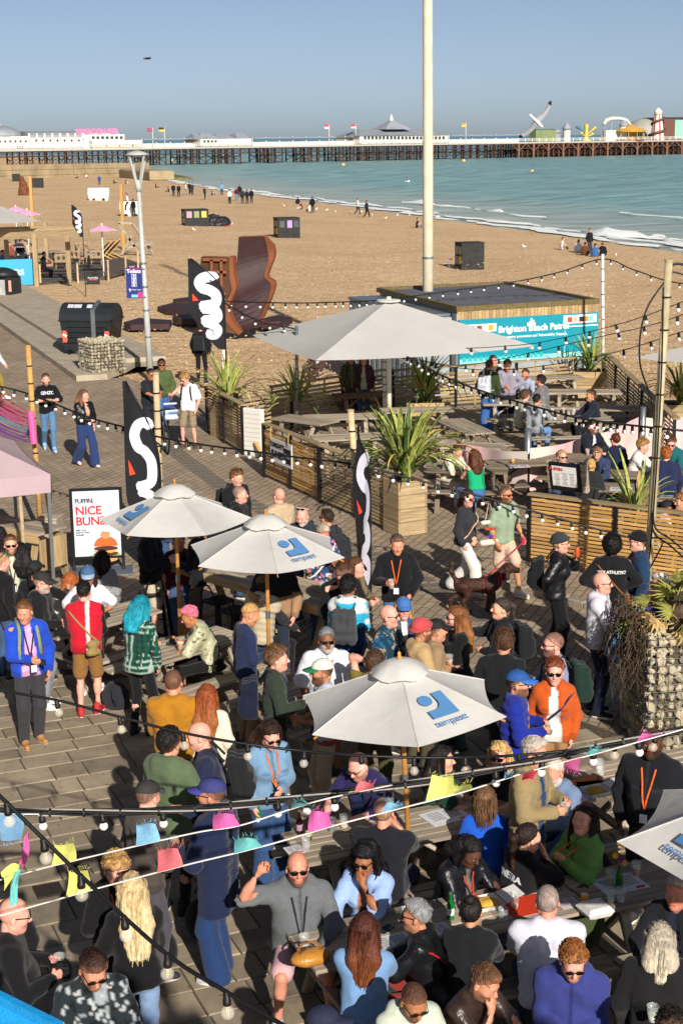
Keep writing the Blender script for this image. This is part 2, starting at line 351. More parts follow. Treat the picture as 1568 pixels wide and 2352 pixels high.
def in_terrace(p):
 return p.y<21.2-1.15*p.x and p.y<19.6+0.1*abs(p.x)and p.y>6.2 and abs(p.x)<7.5
slabs=[]
base=Vector((0,9.0,0));r=random.Random(3);vrow=-7.0
while vrow<14:
 hrow=r.choice((0.33,0.37,0.42));u=-9.0+r.uniform(0,.5)
 while u<11:
  w=r.choice((0.3,0.38,0.46,0.55,0.66));c=base+TD*(u+w/2)+TW*(vrow+hrow/2)
  if in_terrace(c):slabs.append((c,w,hrow))
  u+=w
 vrow+=hrow
def seen_size(c):return(abs((c.x/c.y)*FD)<900)*(1.0/c.y)
slabs.sort(key=lambda q:-seen_size(q[0]))
ang=math.atan2(TD.y,TD.x);rest=MB();cache={}
for i,(c,w,hh)in enumerate(slabs):
 g=0.014;z=r.uniform(-.003,.003);tl=(r.uniform(-.004,.004),r.uniform(-.004,.004))
 if i<300:
  if(w,hh)not in cache:cache[(w,hh)]=MB().box((0,0,-0.02),(w-g,hh-g,0.05),ch=0.008).mesh('paving_slab',SLAB)
  put('paving_slab',cache[(w,hh)],tr,(c.x,c.y,0.016+z),(tl[0],tl[1],ang))
 else:
  M_=Matrix.Rotation(ang,3,'Z');rest.box((c.x,c.y,-0.004+z),(w-g,hh-g,0.05),M_,ch=0.008)
o=rest.build('more_paving_slabs',SLAB,tr);o['kind']='stuff'
jp=MB();lst=[]
for p in((-7.6,6),(7.6,6),(7.6,12.4),(1.4,19.8),(-7.6,20.4)):lst.append(p)
jp.prism(lst,0.02,c=(0,0,-0.014));jp.build('joint_bed',JOINT,tr)
IRON=mat('cast_iron','#3b332c',0.6,0.2,30,bump=0.5,metal=0.3)
for(x,y,w)in((190,1970,0.30),(112,2045,0.26)):
 q=P(x,y,0.03);tag(MB().box((q.x,q.y,0.028),(w,w,0.03),Matrix.Rotation(ang,3,'Z'),ch=0.006).build('drain_cover',IRON),'square iron drain cover set in the terrace slabs' if w>.28 else 'smaller iron drain cover near the cable bundle','drain cover')
CONC=mat('concrete','#a89c88',0.88,0.16,2.2,bump=0.35,bscale=40)
KN=Vector((-kd.y,kd.x,0));
if KN.x<0:KN=-KN
mb=MB();A,B_=K0-kd*120,K1
mb.prism([(p.x,p.y)for p in(A,B_,B_+KN*0.95,A+KN*0.95)],0.17,c=(0,0,0));k1=tag(mb.build('kerb',CONC),kind='structure')
mb=MB();B2=K1-kd*2.2
mb.prism([(p.x,p.y)for p in(A+KN*0.95,B2+KN*0.95,B2+KN*3.3,A+KN*3.3)],0.30);tag(mb.build('kerb_step',CONC),kind='structure')
q1=P(176,876);q2=P(292,855);q3=P(320,838);q4=P(230,780);mb=MB()
mb.prism([(p.x,p.y)for p in(q1+KN*.955,q2,q3,P(262,800),B2+KN*3.305,B2+KN*.955)],0.16);tag(mb.build('platform',CONC),kind='structure')
STONE=mat('groyne_stone','#9d8c6d',0.92,0.22,0.35,bump=0.6,bscale=1.5);ALG=mat('weed_stone','#6e6a44',0.9,0.3,0.6,bump=0.6)
gr=thing('groyne','long pale stone groyne wall running out into the sea below the pier','groyne')
ga,gb=P(-40,412,-0.4),P(335,402,-0.9);gd=(gb-ga);n=14;GN=Vector((-gd.y,gd.x,0)).normalized()
for i in range(n):
 for j in range(3):
  a=ga.lerp(gb,(i+0.03+0.0*j)/n);b_=ga.lerp(gb,(i+0.97)/n);h0=1.15*j-.6
  mb=MB();mb.bar(a+Vector((0,0,h0+.56)),b_+Vector((0,0,h0+.56)),3.0-0.25*j,1.12,ch=0.05);mb.build('stone_course',STONE,gr)
ga2,gb2=gb,P(405,414,-1.0)
mb=MB();mb.bar(ga2+Vector((0,0,.2)),gb2+Vector((0,0,-.1)),7,1.2,ch=0.3);mb.build('toe_rock',ALG,gr)
mb=MB();mb.bar(P(300,398,0),P(372,404,0),5,2.0,ch=0.3);mb.build('toe_rock',STONE,gr)
KST=mat('kerb_stone','#8f8475',.9,.2,5,bump=.4,bscale=30);kb=thing('kerb_row',None,None);kb['kind']='structure';kl=[P(1085,1326),P(1165,1352),P(1260,1374),P(1345,1398),P(1470,1425),P(1640,1455)]
for a,b_ in zip(kl[:-1],kl[1:]):
 n=max(1,round((b_-a).length/.42));d=(b_-a).normalized()
 for i in range(n):q=a.lerp(b_,(i+.5)/n);put('kerb_stone',MB().box((0,0,0),((b_-a).length/n-.012,.16,.14),ch=.02).mesh('kerb_stone',KST),kb,(q.x,q.y,.045),(0,0,math.atan2(d.y,d.x)))
 # --------- the pier and what stands on it
WHITE=mat('white_paint','#d2cec2',0.6,0.06,0.3);LEAD=mat('lead_roof','#8d939b',0.55,0.15,0.4);RUSTY=mat('rusty_iron','#4a342a',0.8,0.35,0.5)
GLASSD=mat('dark_glass','#39424a',0.15,0.1);PINK=mat('pink_letters','#d27aa6',0.5,0.05,emit=0.0);DECKM=mat('pier_deck','#8b7a66',0.8,0.15,1)
PA0,PA1=P(350,380,-1),P(1300,360,-1);pu=(PA1-PA0).normalized();pnv=Vector((pu.y,-pu.x,0));ZD=4.5
def pier_at(x,back=0.0,y=330):
 d=ray(x,y);o2=PA0-pnv*back
 den=d[0]*pu.y-d[1]*pu.x
 t=(o2.x*pu.y-o2.y*pu.x)/den
 return Vector((d[0]*t,d[1]*t,0))
def pz(x,y,back=0.0):p=pier_at(x,back,y);return PD(x,y,p.y).z
def prange(xa,xb,back):a,b=pier_at(xa,back),pier_at(xb,back);return a,b
pier=thing('pier','long white seaside pier on dark iron piles crossing the horizon','pier')
a,b=pier_at(-60),pier_at(1640)
def slab(name,xa,xb,z0,z1,f0,f1,m,parent):
 a,b=pier_at(xa),pier_at(xb);mb=MB()
 pts=[a-pnv*f0,b-pnv*f0,b-pnv*f1,a-pnv*f1]
 mb.prism([(p.x,p.y)for p in pts],z1-z0,c=(0,0,z0));return mb.build(name,m,parent)
slab('deck',-60,1640,ZD-.5,ZD,0,18,DECKM,pier);slab('fascia',-60,1640,ZD-.45,ZD+.1,-.3,-.05,mat('pier_fascia','#a9a59a',.7,.1),pier)
Lp=(b-a).length;mb=MB()
for i in range(int(Lp/3.2)):
 q=a+pu*(i*3.2);mb.box((q.x,q.y,ZD+.75),(.22,.22,1.1))
mb.build('railing_posts',WHITE,pier)['kind']='stuff'
for z in(.55,.9,1.3):slab('rail',-60,1640,ZD+z,ZD+z+.12,.02,.14,WHITE,pier)
mb=MB();n=int(Lp/2.6)
for i in range(n):
 p,q=a+pu*(i*2.6),a+pu*((i+1)*2.6)
 for s0,s1 in(((0,0,ZD-.6),(0,0,ZD-2.1)),((0,0,ZD-2.1),(0,0,ZD-.6))):
  mb.bar(p+Vector(s0),q+Vector(s1),.12,.16)
mb.build('girder_lattice',RUSTY,pier)['kind']='stuff'
slab('girder_chord',-60,1640,ZD-2.3,ZD-2.05,0,.3,RUSTY,pier);slab('girder_chord',-60,1640,ZD-2.3,ZD-2.05,12,12.3,RUSTY,pier);slab('girder_chord',-60,1640,ZD-.75,ZD-.5,0.02,.3,RUSTY,pier)
def bent(x,width,rows=4):
 mb=MB();o_=pier_at(x)
 for k in range(rows):
  for s in(0,1):
   q=o_+pu*(width*s)-pnv*(1+k*5);mb.tube([(q.x,q.y,-1.6),(q.x,q.y,ZD-.5)],.28,6)
  for s0,s1 in((0,1),(1,0)):
   p,q=o_+pu*(width*s0)-pnv*(1+k*5),o_+pu*(width*s1)-pnv*(1+k*5)
   mb.bar((p.x,p.y,-.4),(q.x,q.y,ZD-2.4),.1,.1)
 for s in(0,1):
  p,q=o_+pu*(width*s)-pnv*1,o_+pu*(width*s)-pnv*(1+5*(rows-1))
  mb.bar((p.x,p.y,1.3),(q.x,q.y,1.3),.15,.2);mb.bar((p.x,p.y,-.4),(q.x,q.y,ZD-2.4),.1,.1);mb.bar((q.x,q.y,-.4),(p.x,p.y,ZD-2.4),.1,.1)
 return mb.build('pile_bent',RUSTY,pier)
for x in list(range(30,330,46)):bent(x,4,2)
for x in(340,362,424,455,506,535,607,632,692,716,764,790,815,840,862,885,908,930,955,978,1003,1028,1064,1086,1118,1140):bent(x,3.2,3)
for x in range(1190,1640,12):bent(x,2.6,5)
for x in range(1190,1640,34):
 q=pier_at(x);mb=MB();q=q+pnv*.2
 mb.tube([(q.x,q.y,-1.6),(q.x,q.y,ZD-.5)],.4,8)
 for s in(-1,1):mb.bar((q.x,q.y,1.2),tuple(q+pu*(3.2*s)+Vector((0,0,ZD-.6))),.2,.22)
 mb.build('pile',mat('bright_rust','#7d5a48',.8,.3,.6),pier)
def windows(xa,xb,ya,yb,n,back,parent,frac=.55,m=None,round_=False):
 for i in range(n):
  x0=xa+(xb-xa)*(i+.5-frac/2)/n;x1=xa+(xb-xa)*(i+.5+frac/2)/n
  a,b=pier_at(x0,back-.08),pier_at(x1,back-.08);z0,z1=pz((x0+x1)/2,yb,back),pz((x0+x1)/2,ya,back);c=(a+b)/2
  if round_:
   r_=(z1-z0)/2;mb=MB();M_=Matrix((pu,Vector((0,0,1)),pnv)).transposed();mb.lathe([(r_,-.05),(r_,.12)],12,(c.x,c.y,(z0+z1)/2),M=M_)
  else:
   mb=MB();mb.bar((a.x,a.y,(z0+z1)/2),(b.x,b.y,(z0+z1)/2),.14,z1-z0)
  mb.build('window',m or GLASSD,parent)
def hall(name,label,xa,xb,ytop,back,depth,m=WHITE,cat='building',z0=None):
 t_=thing(name,label,cat);z1=pz((xa+xb)/2,ytop,back);a,b=prange(xa,xb,back);mb=MB()
 pts=[a,b,b-pnv*depth,a-pnv*depth];mb.prism([(p.x,p.y)for p in pts],z1-(z0 or ZD)+.02,c=(0,0,(z0 or ZD)-.02));mb.build('wall',m,t_)
 return t_,a,b,z1
def hip(t_,a,b,z1,depth,rise,over=.4,m=LEAD,ridge=.45):
 c=(a+b)/2-pnv*depth/2;hw=(b-a).length/2;vs=[]
 for s,w,z in((1,1.0,z1+.02),(0,ridge,z1+rise)):
  o_=over if s else 0
  for u_,v_ in((-1,1),(1,1),(1,-1),(-1,-1)):
   p=c+pu*(u_*(hw+o_)*w)+pnv*(v_*(depth/2+o_)*(1 if s else.12));vs.append((p.x,p.y,z))
 mb=MB();mb.add(vs,[(3,2,1,0),(4,5,6,7),(0,1,5,4),(1,2,6,5),(2,3,7,6),(3,0,4,7)]);return mb.build('roof',m,t_)
t_,a,b,z1=hall('domed_pavilion','white pier pavilion under a wide grey dome at the left edge',-40,68,313,2,14);c=(a+b)/2-pnv*7;hw=(b-a).length/2;zt=pz(14,288,2)
mb=MB();mb.lathe([(hw*.98*math.cos(q),z1+(zt-z1)*math.sin(q))for q in np.linspace(0,1.5,9)],28,(c.x,c.y,0));d_=mb.build('dome',LEAD,t_,True)
mb=MB();mb.lathe([(1.0,zt-.3),(1.0,zt+.5),(.6,zt+.6),(.5,zt+1.2),(.1,zt+1.8)],10,(c.x,c.y,0));mb.build('finial',WHITE,t_)
windows(-5,66,322,327,6,2,t_,.3,round_=True);windows(38,54,335,340,3,2,t_)
t_,a,b,z1=hall('arcade_hall','white pier hall with a curved grey roof and round windows',69,192,316,2,13)
mb=MB();vs=[]
for k in range(9):
 q=math.pi*k/8;off=6.5*math.cos(q);hz=(pz(130,301,2)-z1)*math.sin(q)
 for p in(a,b):w_=p-pnv*6.5+pnv*off;vs.append((w_.x,w_.y,z1+.02+hz))
mb.add(vs,[(2*k,2*k+1,2*k+3,2*k+2)for k in range(8)]+[tuple(range(0,18,2)),tuple(range(17,0,-2))]);mb.build('roof',LEAD,t_)
windows(76,190,320,325,7,2,t_,.28,round_=True);mb=MB()
for i in range(8):q=a.lerp(b,i/7.0);mb2=MB();mb2.box((q.x,q.y,z1+.5),(.6,.6,1.6));mb2.build('pinnacle',WHITE,t_)
t_,a,b,z1=hall('sign_building','white flat-roofed pier building carrying the pink sign',193,287,309,3,10);windows(210,285,313,319,7,3,t_,.6)
sg=thing('pier_sign','pink rooftop letters above the white pier building','sign');c=(a+b)/2;c=pier_at(224,3);zs=pz(224,307,3)
M_=frame((c.x,c.y,zs+.05),pu,(0,0,1));letter('BRIGHTON PIER',(pz(224,296,3)-zs)*1.35,PINK,M_,sg,extrude=.15,bold=.12);ww=(b-a).length
mb=MB();a_,b_=pier_at(175,3.2),pier_at(275,3.2);mb.bar((a_.x,a_.y,zs),(b_.x,b_.y,zs),.2,.3);mb.build('sign_frame',WHITE,sg)
t_,a,b,z1=hall('low_block','low white block on the pier below the pink sign',212,325,322,.6,2.2);windows(230,320,332,337,3,.6,t_,.1)
def shelter(xa,xb,label):
 t_=thing('promenade_shelter',label,'shelter');a,b=prange(xa,xb,6);zt=ZD+2.6;n=max(3,int((b-a).length/5))
 mb=MB();pts=[a+pnv*1.5,b+pnv*1.5,b-pnv*1.5,a-pnv*1.5];mb.prism([(p.x,p.y)for p in pts],.2,c=(0,0,zt));mb.build('roof',LEAD,t_)
 mb=MB();mb.bar((a.x,a.y,ZD+.6),(b.x,b.y,ZD+.6),.15,1.2);mb.build('screen',WHITE,t_)
 for i in range(n+1):q=a.lerp(b,i/n);mb=MB();mb.box((q.x,q.y,ZD+1.5),(.25,.25,3.0));mb.build('post',WHITE,t_)
 r_=random.Random(xa)
 return t_
shelter(327,456,'white windbreak shelter on the pier beneath the two flagpoles');shelter(580,822,'long white windbreak shelter on the pier right of the hipped pavilion');shelter(1030,1190,'white windbreak shelter on the pier beside the flying gull')
t_,a,b,z1=hall('hipped_pavilion','white pier pavilion with a row of grey hipped roofs',460,577,319,1.5,12);windows(466,500,322,327,4,1.5,t_)
for xa,xb,yt in((448,470,307),(462,505,306),(497,540,307),(545,577,305)):
 p,q=prange(xa,xb,3);hip(t_,p,q,z1,9,pz(xa,yt,3)-z1,.2)
t_,a,b,z1=hall('palm_court','white glazed pier hall with a broad peaked grey roof',826,1028,311,1.5,16);windows(834,1022,313,320,22,1.5,t_,.6)
hip(t_,a,b,z1,16,pz(914,297,5)-z1,.5,ridge=.8);p,q=prange(886,942,4);hip(t_,p,q,pz(914,297,5),9,pz(914,276,5)-pz(914,297,5),.3,ridge=.1)
c=(p+q)/2-pnv*4.5;zt=pz(914,276,5);mb=MB();mb.lathe([(.7,zt-.4),(.7,zt+1.0),(.5,zt+1.2),(.05,zt+2.2)],8,(c.x,c.y,0));mb.build('finial',WHITE,t_)
def flag(x,ytop,cols,label):
 p=pier_at(x,5);zt=pz(x,ytop,5);t_=thing('pier_flag',label,'flag',(p.x,p.y,ZD));mb=MB();mb.tube([(0,0,0),(0,0,zt-ZD)],.12,6);mb.build('pole',WHITE,t_)
 mb=MB();n=6;w,hgt=2.0,1.3
 for j,c_ in enumerate(cols):
  mb2=MB();z0,z1_=zt-ZD-.1-hgt*(j+1)/len(cols),zt-ZD-.1-hgt*j/len(cols);vs=[]
  for i in range(n+1):o_=-pu*(w*i/n)+pnv*(.15*math.sin(i*1.3));vs+=[(o_.x,o_.y,z0),(o_.x,o_.y,z1_)]
  mb2.add(vs,[(2*i,2*i+2,2*i+3,2*i+1)for i in range(n)]);mb2.build('cloth_band',mat('flag_'+c_,c_,.8,.05),t_)
flag(352,293,['#b23a44','#5a6a8a','#b23a44'],'small red and blue flag on a white pole, leftmost on the pier');flag(379,292,['#2f2f2f','#d8b53a'],'black and yellow flag on a white pole beside the red one');flag(756,286,['#c9303a','#e8e4da'],'red and white flag above the middle of the pier');flag(817,285,['#c9303a','#e0b9b4'],'red flag left of the peaked grey pier roof');flag(1069,282,['#d8862a','#e3b83a'],'orange and yellow flag right of the tall white column')
def at_pier(x,back):p=pier_at(x,back);return p
def kiosk(x,w,ytop,yeave,label,m=WHITE,roofm=LEAD):
 p=at_pier(x,6);t_=thing('pier_kiosk',label,'kiosk',(p.x,p.y,ZD));ze,zt=pz(x,yeave,6)-ZD,pz(x,ytop,6)-ZD;r_=w*p.y/FD/2
 mb=MB();mb.lathe([(r_,-.02),(r_,ze)],10);mb.build('wall',m,t_);mb=MB();mb.lathe([(r_*1.25,ze+.01),(r_*1.0,ze+(zt-ze)*.35),(r_*.55,ze+(zt-ze)*.62),(r_*.12,ze+(zt-ze)*.75),(.05,zt-ze+ze)],12);mb.build('roof',roofm,t_,True)
kiosk(1300,17,277,298,'small white domed kiosk on the pier right of the gull');kiosk(1275,22,292,305,'small grey-roofed kiosk on the pier near the gull',LEAD);kiosk(1430,18,272,290,'white domed kiosk beside the white slide on the pier')
t_=thing('painted_stall','low yellow and green painted stall on the pier behind the gull','stall');a,b=prange(1222,1268,6);z1=pz(1240,298,6);mb=MB();mb.bar((a.x,a.y,(ZD+z1)/2-.02),(b.x,b.y,(ZD+z1)/2-.02),4,z1-ZD);mb.build('wall',mat('stall_paint','#a8a468',.6,.3,.5,col2='#5f7f62'),t_);mb=MB();mb.bar((a.x,a.y,z1+.15),(b.x,b.y,z1+.15),4.6,.25);mb.build('roof',mat('stall_roof','#51675a',.7),t_)
YEL=mat('ride_yellow','#c2b146',.5,.1);BLU=mat('ride_blue','#4a7498',.5,.1)
p=at_pier(1345,5);t_=thing('spinning_ride','yellow and blue spinning ride with raised arms on the pier','ride',(p.x,p.y,ZD));hh=pz(1345,284,5)-ZD
mb=MB();mb.lathe([(2.2,0),(1.6,.6),(.8,.8),(.7,hh*.7),(.9,hh*.9),(.3,hh)],10);mb.build('tower',YEL,t_,True)
for k,(dx,dz,m_)in enumerate(((-4.2,hh*.8,BLU),(4.0,hh*.75,YEL),(-2.4,hh*.45,YEL),(2.8,hh*.4,YEL))):
 e_=pu*dx;mb=MB();mb.tube([(0,0,hh*.35),(e_.x*.6,e_.y*.6,dz*.8),(e_.x,e_.y,dz)],[.3,.25,.5],6);mb.build('arm',m_,t_);mb=MB();mb.lathe([(.1,-.6),(.7,-.3),(.7,.3),(.1,.7)],8,(e_.x,e_.y,dz));mb.build('car',m_,t_,True)
p=at_pier(1412,8);t_=thing('water_slide','white curved slide ride on stilts on the pier','ride');mb=MB();pts=[]
for x,y in((1448,292),(1436,276),(1420,272),(1402,272),(1390,276),(1384,286)):q=at_pier(x,8);pts.append((q.x,q.y,pz(x,y,8)))
mb.tube(pts,.7,8);mb.build('chute',WHITE,t_,True)
for x,y in((1436,276),(1402,272),(1386,282)):q=at_pier(x,8);mb=MB();mb.tube([(q.x,q.y,ZD),(q.x,q.y,pz(x,y,8))],.25,6);mb.build('stilt',LEAD,t_)
a,b=prange(1384,1430,8.5);mb=MB();mb.bar((a.x,a.y,ZD+2),(b.x,b.y,ZD+2),3,4);mb.build('plinth',WHITE,t_)
p=at_pier(1446,5);t_=thing('carousel','carousel with orange and yellow conical roof on the pier','carousel',(p.x,p.y,ZD));r_=34*p.y/FD;ze,zt=pz(1446,300,5)-ZD,pz(1446,288,5)-ZD;OR=mat('carousel_orange','#c9803a',.6,.15,2,col2='#d8b850')
mb=MB();mb.lathe([(r_,ze-.5),(r_*1.03,ze),(r_*.3,zt-.2),(.1,zt+.3)],18);mb.build('roof',OR,t_);mb=MB();mb.lathe([(r_,-.02),(r_,.5)],18);mb.build('platform',mat('carousel_red','#8a3a34',.6),t_);mb=MB();mb.lathe([(r_*.3,.5),(r_*.3,ze)],12);mb.build('drum',OR,t_)
for k in range(10):q=2*math.pi*k/10;mb=MB();mb.tube([(r_*.9*math.cos(q),r_*.9*math.sin(q),.5),(r_*.9*math.cos(q),r_*.9*math.sin(q),ze)],.12,6);mb.build('post',YEL,t_)
t_=thing('dome_hall','large grey domed hall behind the carousel on the pier','building');p=at_pier(1480,22);r_=46*p.y/FD;zt=pz(1480,271,22);mb=MB();mb.lathe([(r_,ZD-.02),(r_,ZD+2.5)]+[(r_*math.cos(q),ZD+2.5+(zt-ZD-2.5)*math.sin(q))for q in np.linspace(0.1,1.5,8)],24,(p.x,p.y,0));mb.build('dome',mat('grey_dome','#a09c94',.6,.08,.5),t_,True)
p=at_pier(1508,3);t_=thing('helter_skelter','red and white striped helter skelter tower at the right of the pier','helter skelter',(p.x,p.y,ZD));zt=pz(1508,249,3)-ZD;r0,r1=16.5*p.y/FD,8.0*p.y/FD
RED=mat('stripe_red','#b8504a',.6)
for k in range(20):
 q0,q1=2*math.pi*k/20,2*math.pi*(k+1)/20;mb=MB();vs=[]
 for r_,z in((r0,-.02),(r0*.75,zt*.45),(r1,zt*.82)):vs+=[(r_*math.cos(q0),r_*math.sin(q0),z),(r_*math.cos(q1),r_*math.sin(q1),z)]
 mb.add(vs,[(0,1,3,2),(2,3,5,4)]);mb.build('stripe_panel',RED if k%3==0 else WHITE,t_)
mb=MB();mb.lathe([(r1*1.1,zt*.8),(r1*1.1,zt*.92),(r1*.8,zt*.96),(r1*.3,zt),(.05,zt+.4)],16);mb.build('turret',WHITE,t_,True)
mb=MB();pts=[]
for k in range(44):q=k/43;an=1.4+q*4.1*math.pi;r_=(r0*(1-q)**1.2+r1*(1-(1-q)**1.2))*1.12+.25;pts.append((r_*math.cos(an),r_*math.sin(an),.8+q*zt*.74))
mb.tube(pts,.5,6);mb.build('slide',mat('slide_brown','#5a4a40',.6),t_,True)
t_,a,b,z1=hall('ride_hall','brown and mint green ride hall at the right edge of the pier',1522,1640,272,10,12,mat('ride_brown','#6b4a3e',.7));a_,b_=prange(1547,1640,9.7);mb=MB();mb.bar((a_.x,a_.y,(ZD+z1)/2),(b_.x,b_.y,(ZD+z1)/2),.3,(z1-ZD)*.86);mb.build('mint_panel',mat('mint_panel','#8fbfae',.6),t_);mb=MB();pts=[a+pnv*.3-pu*.3,b+pnv*.3,b-pnv*12.3,a-pnv*12.3-pu*.3];mb.prism([(q.x,q.y)for q in pts],.5,c=(0,0,z1+.01));mb.build('roof',GLASSD,t_)
BUOY=mat('buoy_yellow','#dfb54a',.6)
for x,y,lb in((788,380,'left of the tall white column, nearest the pier'),(1064,371,'right of the tall white column, near the pier'),(1221,395,'out on open water under the gull'),(395,371,'beside the groyne end')):
 q=P(x,y,-1);t_=thing('buoy','yellow round buoy '+lb,'buoy',tuple(q),group='yellow buoys off the pier');r_=4.2*q.y/FD
 MB().lathe([(r_*math.cos(w),.3*r_+r_*math.sin(w))for w in np.linspace(-1.5,1.5,9)],12).build('float',BUOY,t_,True);MB().tube([(0,0,1.2*r_),(0,0,1.7*r_)],r_*.12,6).build('ring',IRON,t_)
 # --------- timber
def wood(name,c1,c2,rough=0.85,grain=30):
 m=mat(name,c1,rough);t=m.node_tree;L=t.links;b=t.nodes['Principled BSDF']
 oi=node(t,'ShaderNodeObjectInfo');tc=node(t,'ShaderNodeTexCoord');mp=node(t,'ShaderNodeMapping');mp.inputs['Scale'].default_value=(1.6,grain,grain)
 ad=node(t,'ShaderNodeVectorMath',operation='ADD');L.new(tc.outputs['Object'],ad.inputs[0])
 sc=node(t,'ShaderNodeMath',operation='MULTIPLY');sc.inputs[1].default_value=37.0;L.new(oi.outputs['Random'],sc.inputs[0]);L.new(sc.outputs[0],ad.inputs[1]);L.new(ad.outputs[0],mp.inputs[0])
 nz=node(t,'ShaderNodeTexNoise');nz.inputs['Scale'].default_value=1.0;nz.inputs['Detail'].default_value=6;nz.inputs['Roughness'].default_value=.7;L.new(mp.outputs[0],nz.inputs['Vector'])
 cr=node(t,'ShaderNodeValToRGB');cr.color_ramp.elements[0].position=.3;cr.color_ramp.elements[1].position=.7;cr.color_ramp.elements[0].color=C(c1)+(1,);cr.color_ramp.elements[1].color=C(c2)+(1,)
 L.new(nz.outputs[0],cr.inputs[0]);mr=node(t,'ShaderNodeMapRange');mr.inputs[3].default_value=.72;mr.inputs[4].default_value=1.22;L.new(oi.outputs['Random'],mr.inputs[0])
 v=node(t,'ShaderNodeVectorMath',operation='SCALE');L.new(cr.outputs[0],v.inputs[0]);L.new(mr.outputs[0],v.inputs['Scale']);L.new(v.outputs[0],b.inputs['Base Color'])
 bp=node(t,'ShaderNodeBump');bp.inputs['Strength'].default_value=.5;bp.inputs['Distance'].default_value=.006;L.new(nz.outputs[0],bp.inputs['Height']);L.new(bp.outputs[0],b.inputs['Normal'])
 return m
GREYW=wood('weathered_wood','#6f6355','#b5a893');DARKW=wood('dark_stained_wood','#57483a','#9a8a76');NEWW=wood('new_pine','#a37a42','#d0a563');OLDW=wood('old_slats','#7d6a50','#b8a179');TIMB=wood('pale_timber','#8a7350','#c0a578');POLEW=wood('round_pole','#a8916c','#cdb894',grain=8);REDW=wood('reddish_table','#5b4032','#8d6e56')
BLKM=mat('black_metal','#1b1b1d',.45,.15,6,metal=.2);STEEL=mat('galvanised_steel','#8a9094',.4,.12,5,metal=.7);BEIGEM=mat('painted_steel','#cfc7ad',.5,.1,3,bump=.2)
_pk={}
def plank_mesh(L,w,h,m):
 k=(round(L,2),w,h,m.name)
 if k not in _pk:_pk[k]=MB().box((0,0,0),(L,w,h),ch=min(.005,h*.2)).mesh('plank',m)
 return _pk[k]
def plank(name,L,w,h,m,parent,loc,rot=(0,0,0)):return put(name,plank_mesh(L,w,h,m),parent,loc,rot)
def beam(name,a,b,w,h,m,parent):
 a,b=Vector(a),Vector(b);d=b-a;o=plank(name,d.length,w,h,m,parent,(a+b)/2);o.rotation_euler=d.to_track_quat('X','Z').to_euler();return o
def picnic(label,cx,cy,ang,L=1.8,m=GREYW,group='picnic tables',W_=.7,z0=0.0):
 t_=thing('picnic_table',label,'picnic table',(cx,cy,z0),ang,group);n=6;pw=W_/n
 for i in range(n):plank('top_plank',L,round(pw-.012,3),.038,m,t_,(random.uniform(-.006,.006),-W_/2+pw*(i+.5),.752+random.uniform(-.002,.002)))
 for s in(-1,1):
  for j in(0,1):plank('bench_plank',L,.125,.038,m,t_,(random.uniform(-.01,.01),s*(.60+.137*j),.445))
  x=s*(L/2-.28)
  plank('top_batten',W_-.06,.07,.045,m,t_,(x,0,.71),(0,0,math.pi/2));plank('bench_bearer',1.5,.09,.045,m,t_,(x+.05*s,0,.40),(0,0,math.pi/2))
  for q in(-1,1):beam('leg',(x,q*.22,.73),(x,q*.62,.0),.09,.045,m,t_)
  beam('brace',(x,0,.41),(x-s*.42,0,.72),.07,.04,m,t_)
 return t_
TA=math.atan2(.38,.925)
picnic('near picnic table holding the tan handbag beside the waving man',.77,11.62,TA,2.46);picnic('picnic table with flower bottle and white takeout box, beside the white shirt man',2.86,12.4,TA,1.95)
picnic('picnic table with two dark bottles where the man in navy jacket leans',.37,13.32,TA,1.8);picnic('picnic table with a menu and a beer left of the khaki jacket man',1.60,14.02,TA,1.5);picnic('picnic table with an open food box and leaflets beside the standing man in black',3.2,14.75,TA,1.9)
picnic('picnic table with the pole of an umbrella, where the pink-haired man sits',-1.98,18.85,rad(44),1.55);picnic('picnic table half hidden behind the man with green-brimmed cap',-.42,17.45,rad(44),1.6);picnic('picnic table at the bottom right corner with an iced drink',2.55,8.9,TA,1.9)
picnic('picnic table at the left where the woman in silver jacket sits',-3.3,20.0,rad(44),1.7);picnic('picnic table below the frame under the navy cap',-.2,9.0,TA,1.8)
PT=[(1065,980,-73,1.9,GREYW,'large weathered picnic table left of the banner in the patio'),(1299,962,5,2.0,GREYW,'patio picnic table crowded with beer glasses'),(780,958,5,1.7,GREYW,'empty picnic table under the big square parasol, front one'),(834,908,8,1.5,REDW,'reddish empty picnic table under the big square parasol, rear one'),(800,1004,8,1.6,GREYW,'empty patio picnic table just behind the sunset sign fence'),(955,942,5,1.7,GREYW,'empty picnic table beside the planter under the big parasol'),(1072,1024,-15,1.5,GREYW,'empty grey picnic table behind the woman in cream fleece'),(1070,1078,-8,1.6,DARKW,'patio picnic table of the woman in the green top'),(1215,1062,10,1.7,DARKW,'dark patio picnic table with a yellow candle and a menu'),(1335,1052,-20,1.5,DARKW,'patio picnic table between bearded man and man in navy bomber'),(1345,900,-6,1.9,GREYW,'empty picnic table behind the man in navy shirt'),(1263,868,10,1.7,GREYW,'empty picnic table by the back fence of the patio'),(1440,938,-4,1.8,GREYW,'picnic table with one beer near the right fence of the patio'),(1500,1092,-12,1.7,DARKW,'patio picnic table of the man in the teal hoodie'),(1178,925,0,1.5,GREYW,'patio picnic table the man in lilac-grey top leans over'),(700,965,-40,1.5,GREYW,'empty picnic table beside the yucca in the patio'),(1410,1120,-10,1.6,DARKW,'patio picnic table with white menu behind the front fence')]
for x,y,an,L_,m_,lb in PT:q=P(x,y,.75);picnic(lb,q.x,q.y,rad(an),L_,m_,'patio picnic tables')
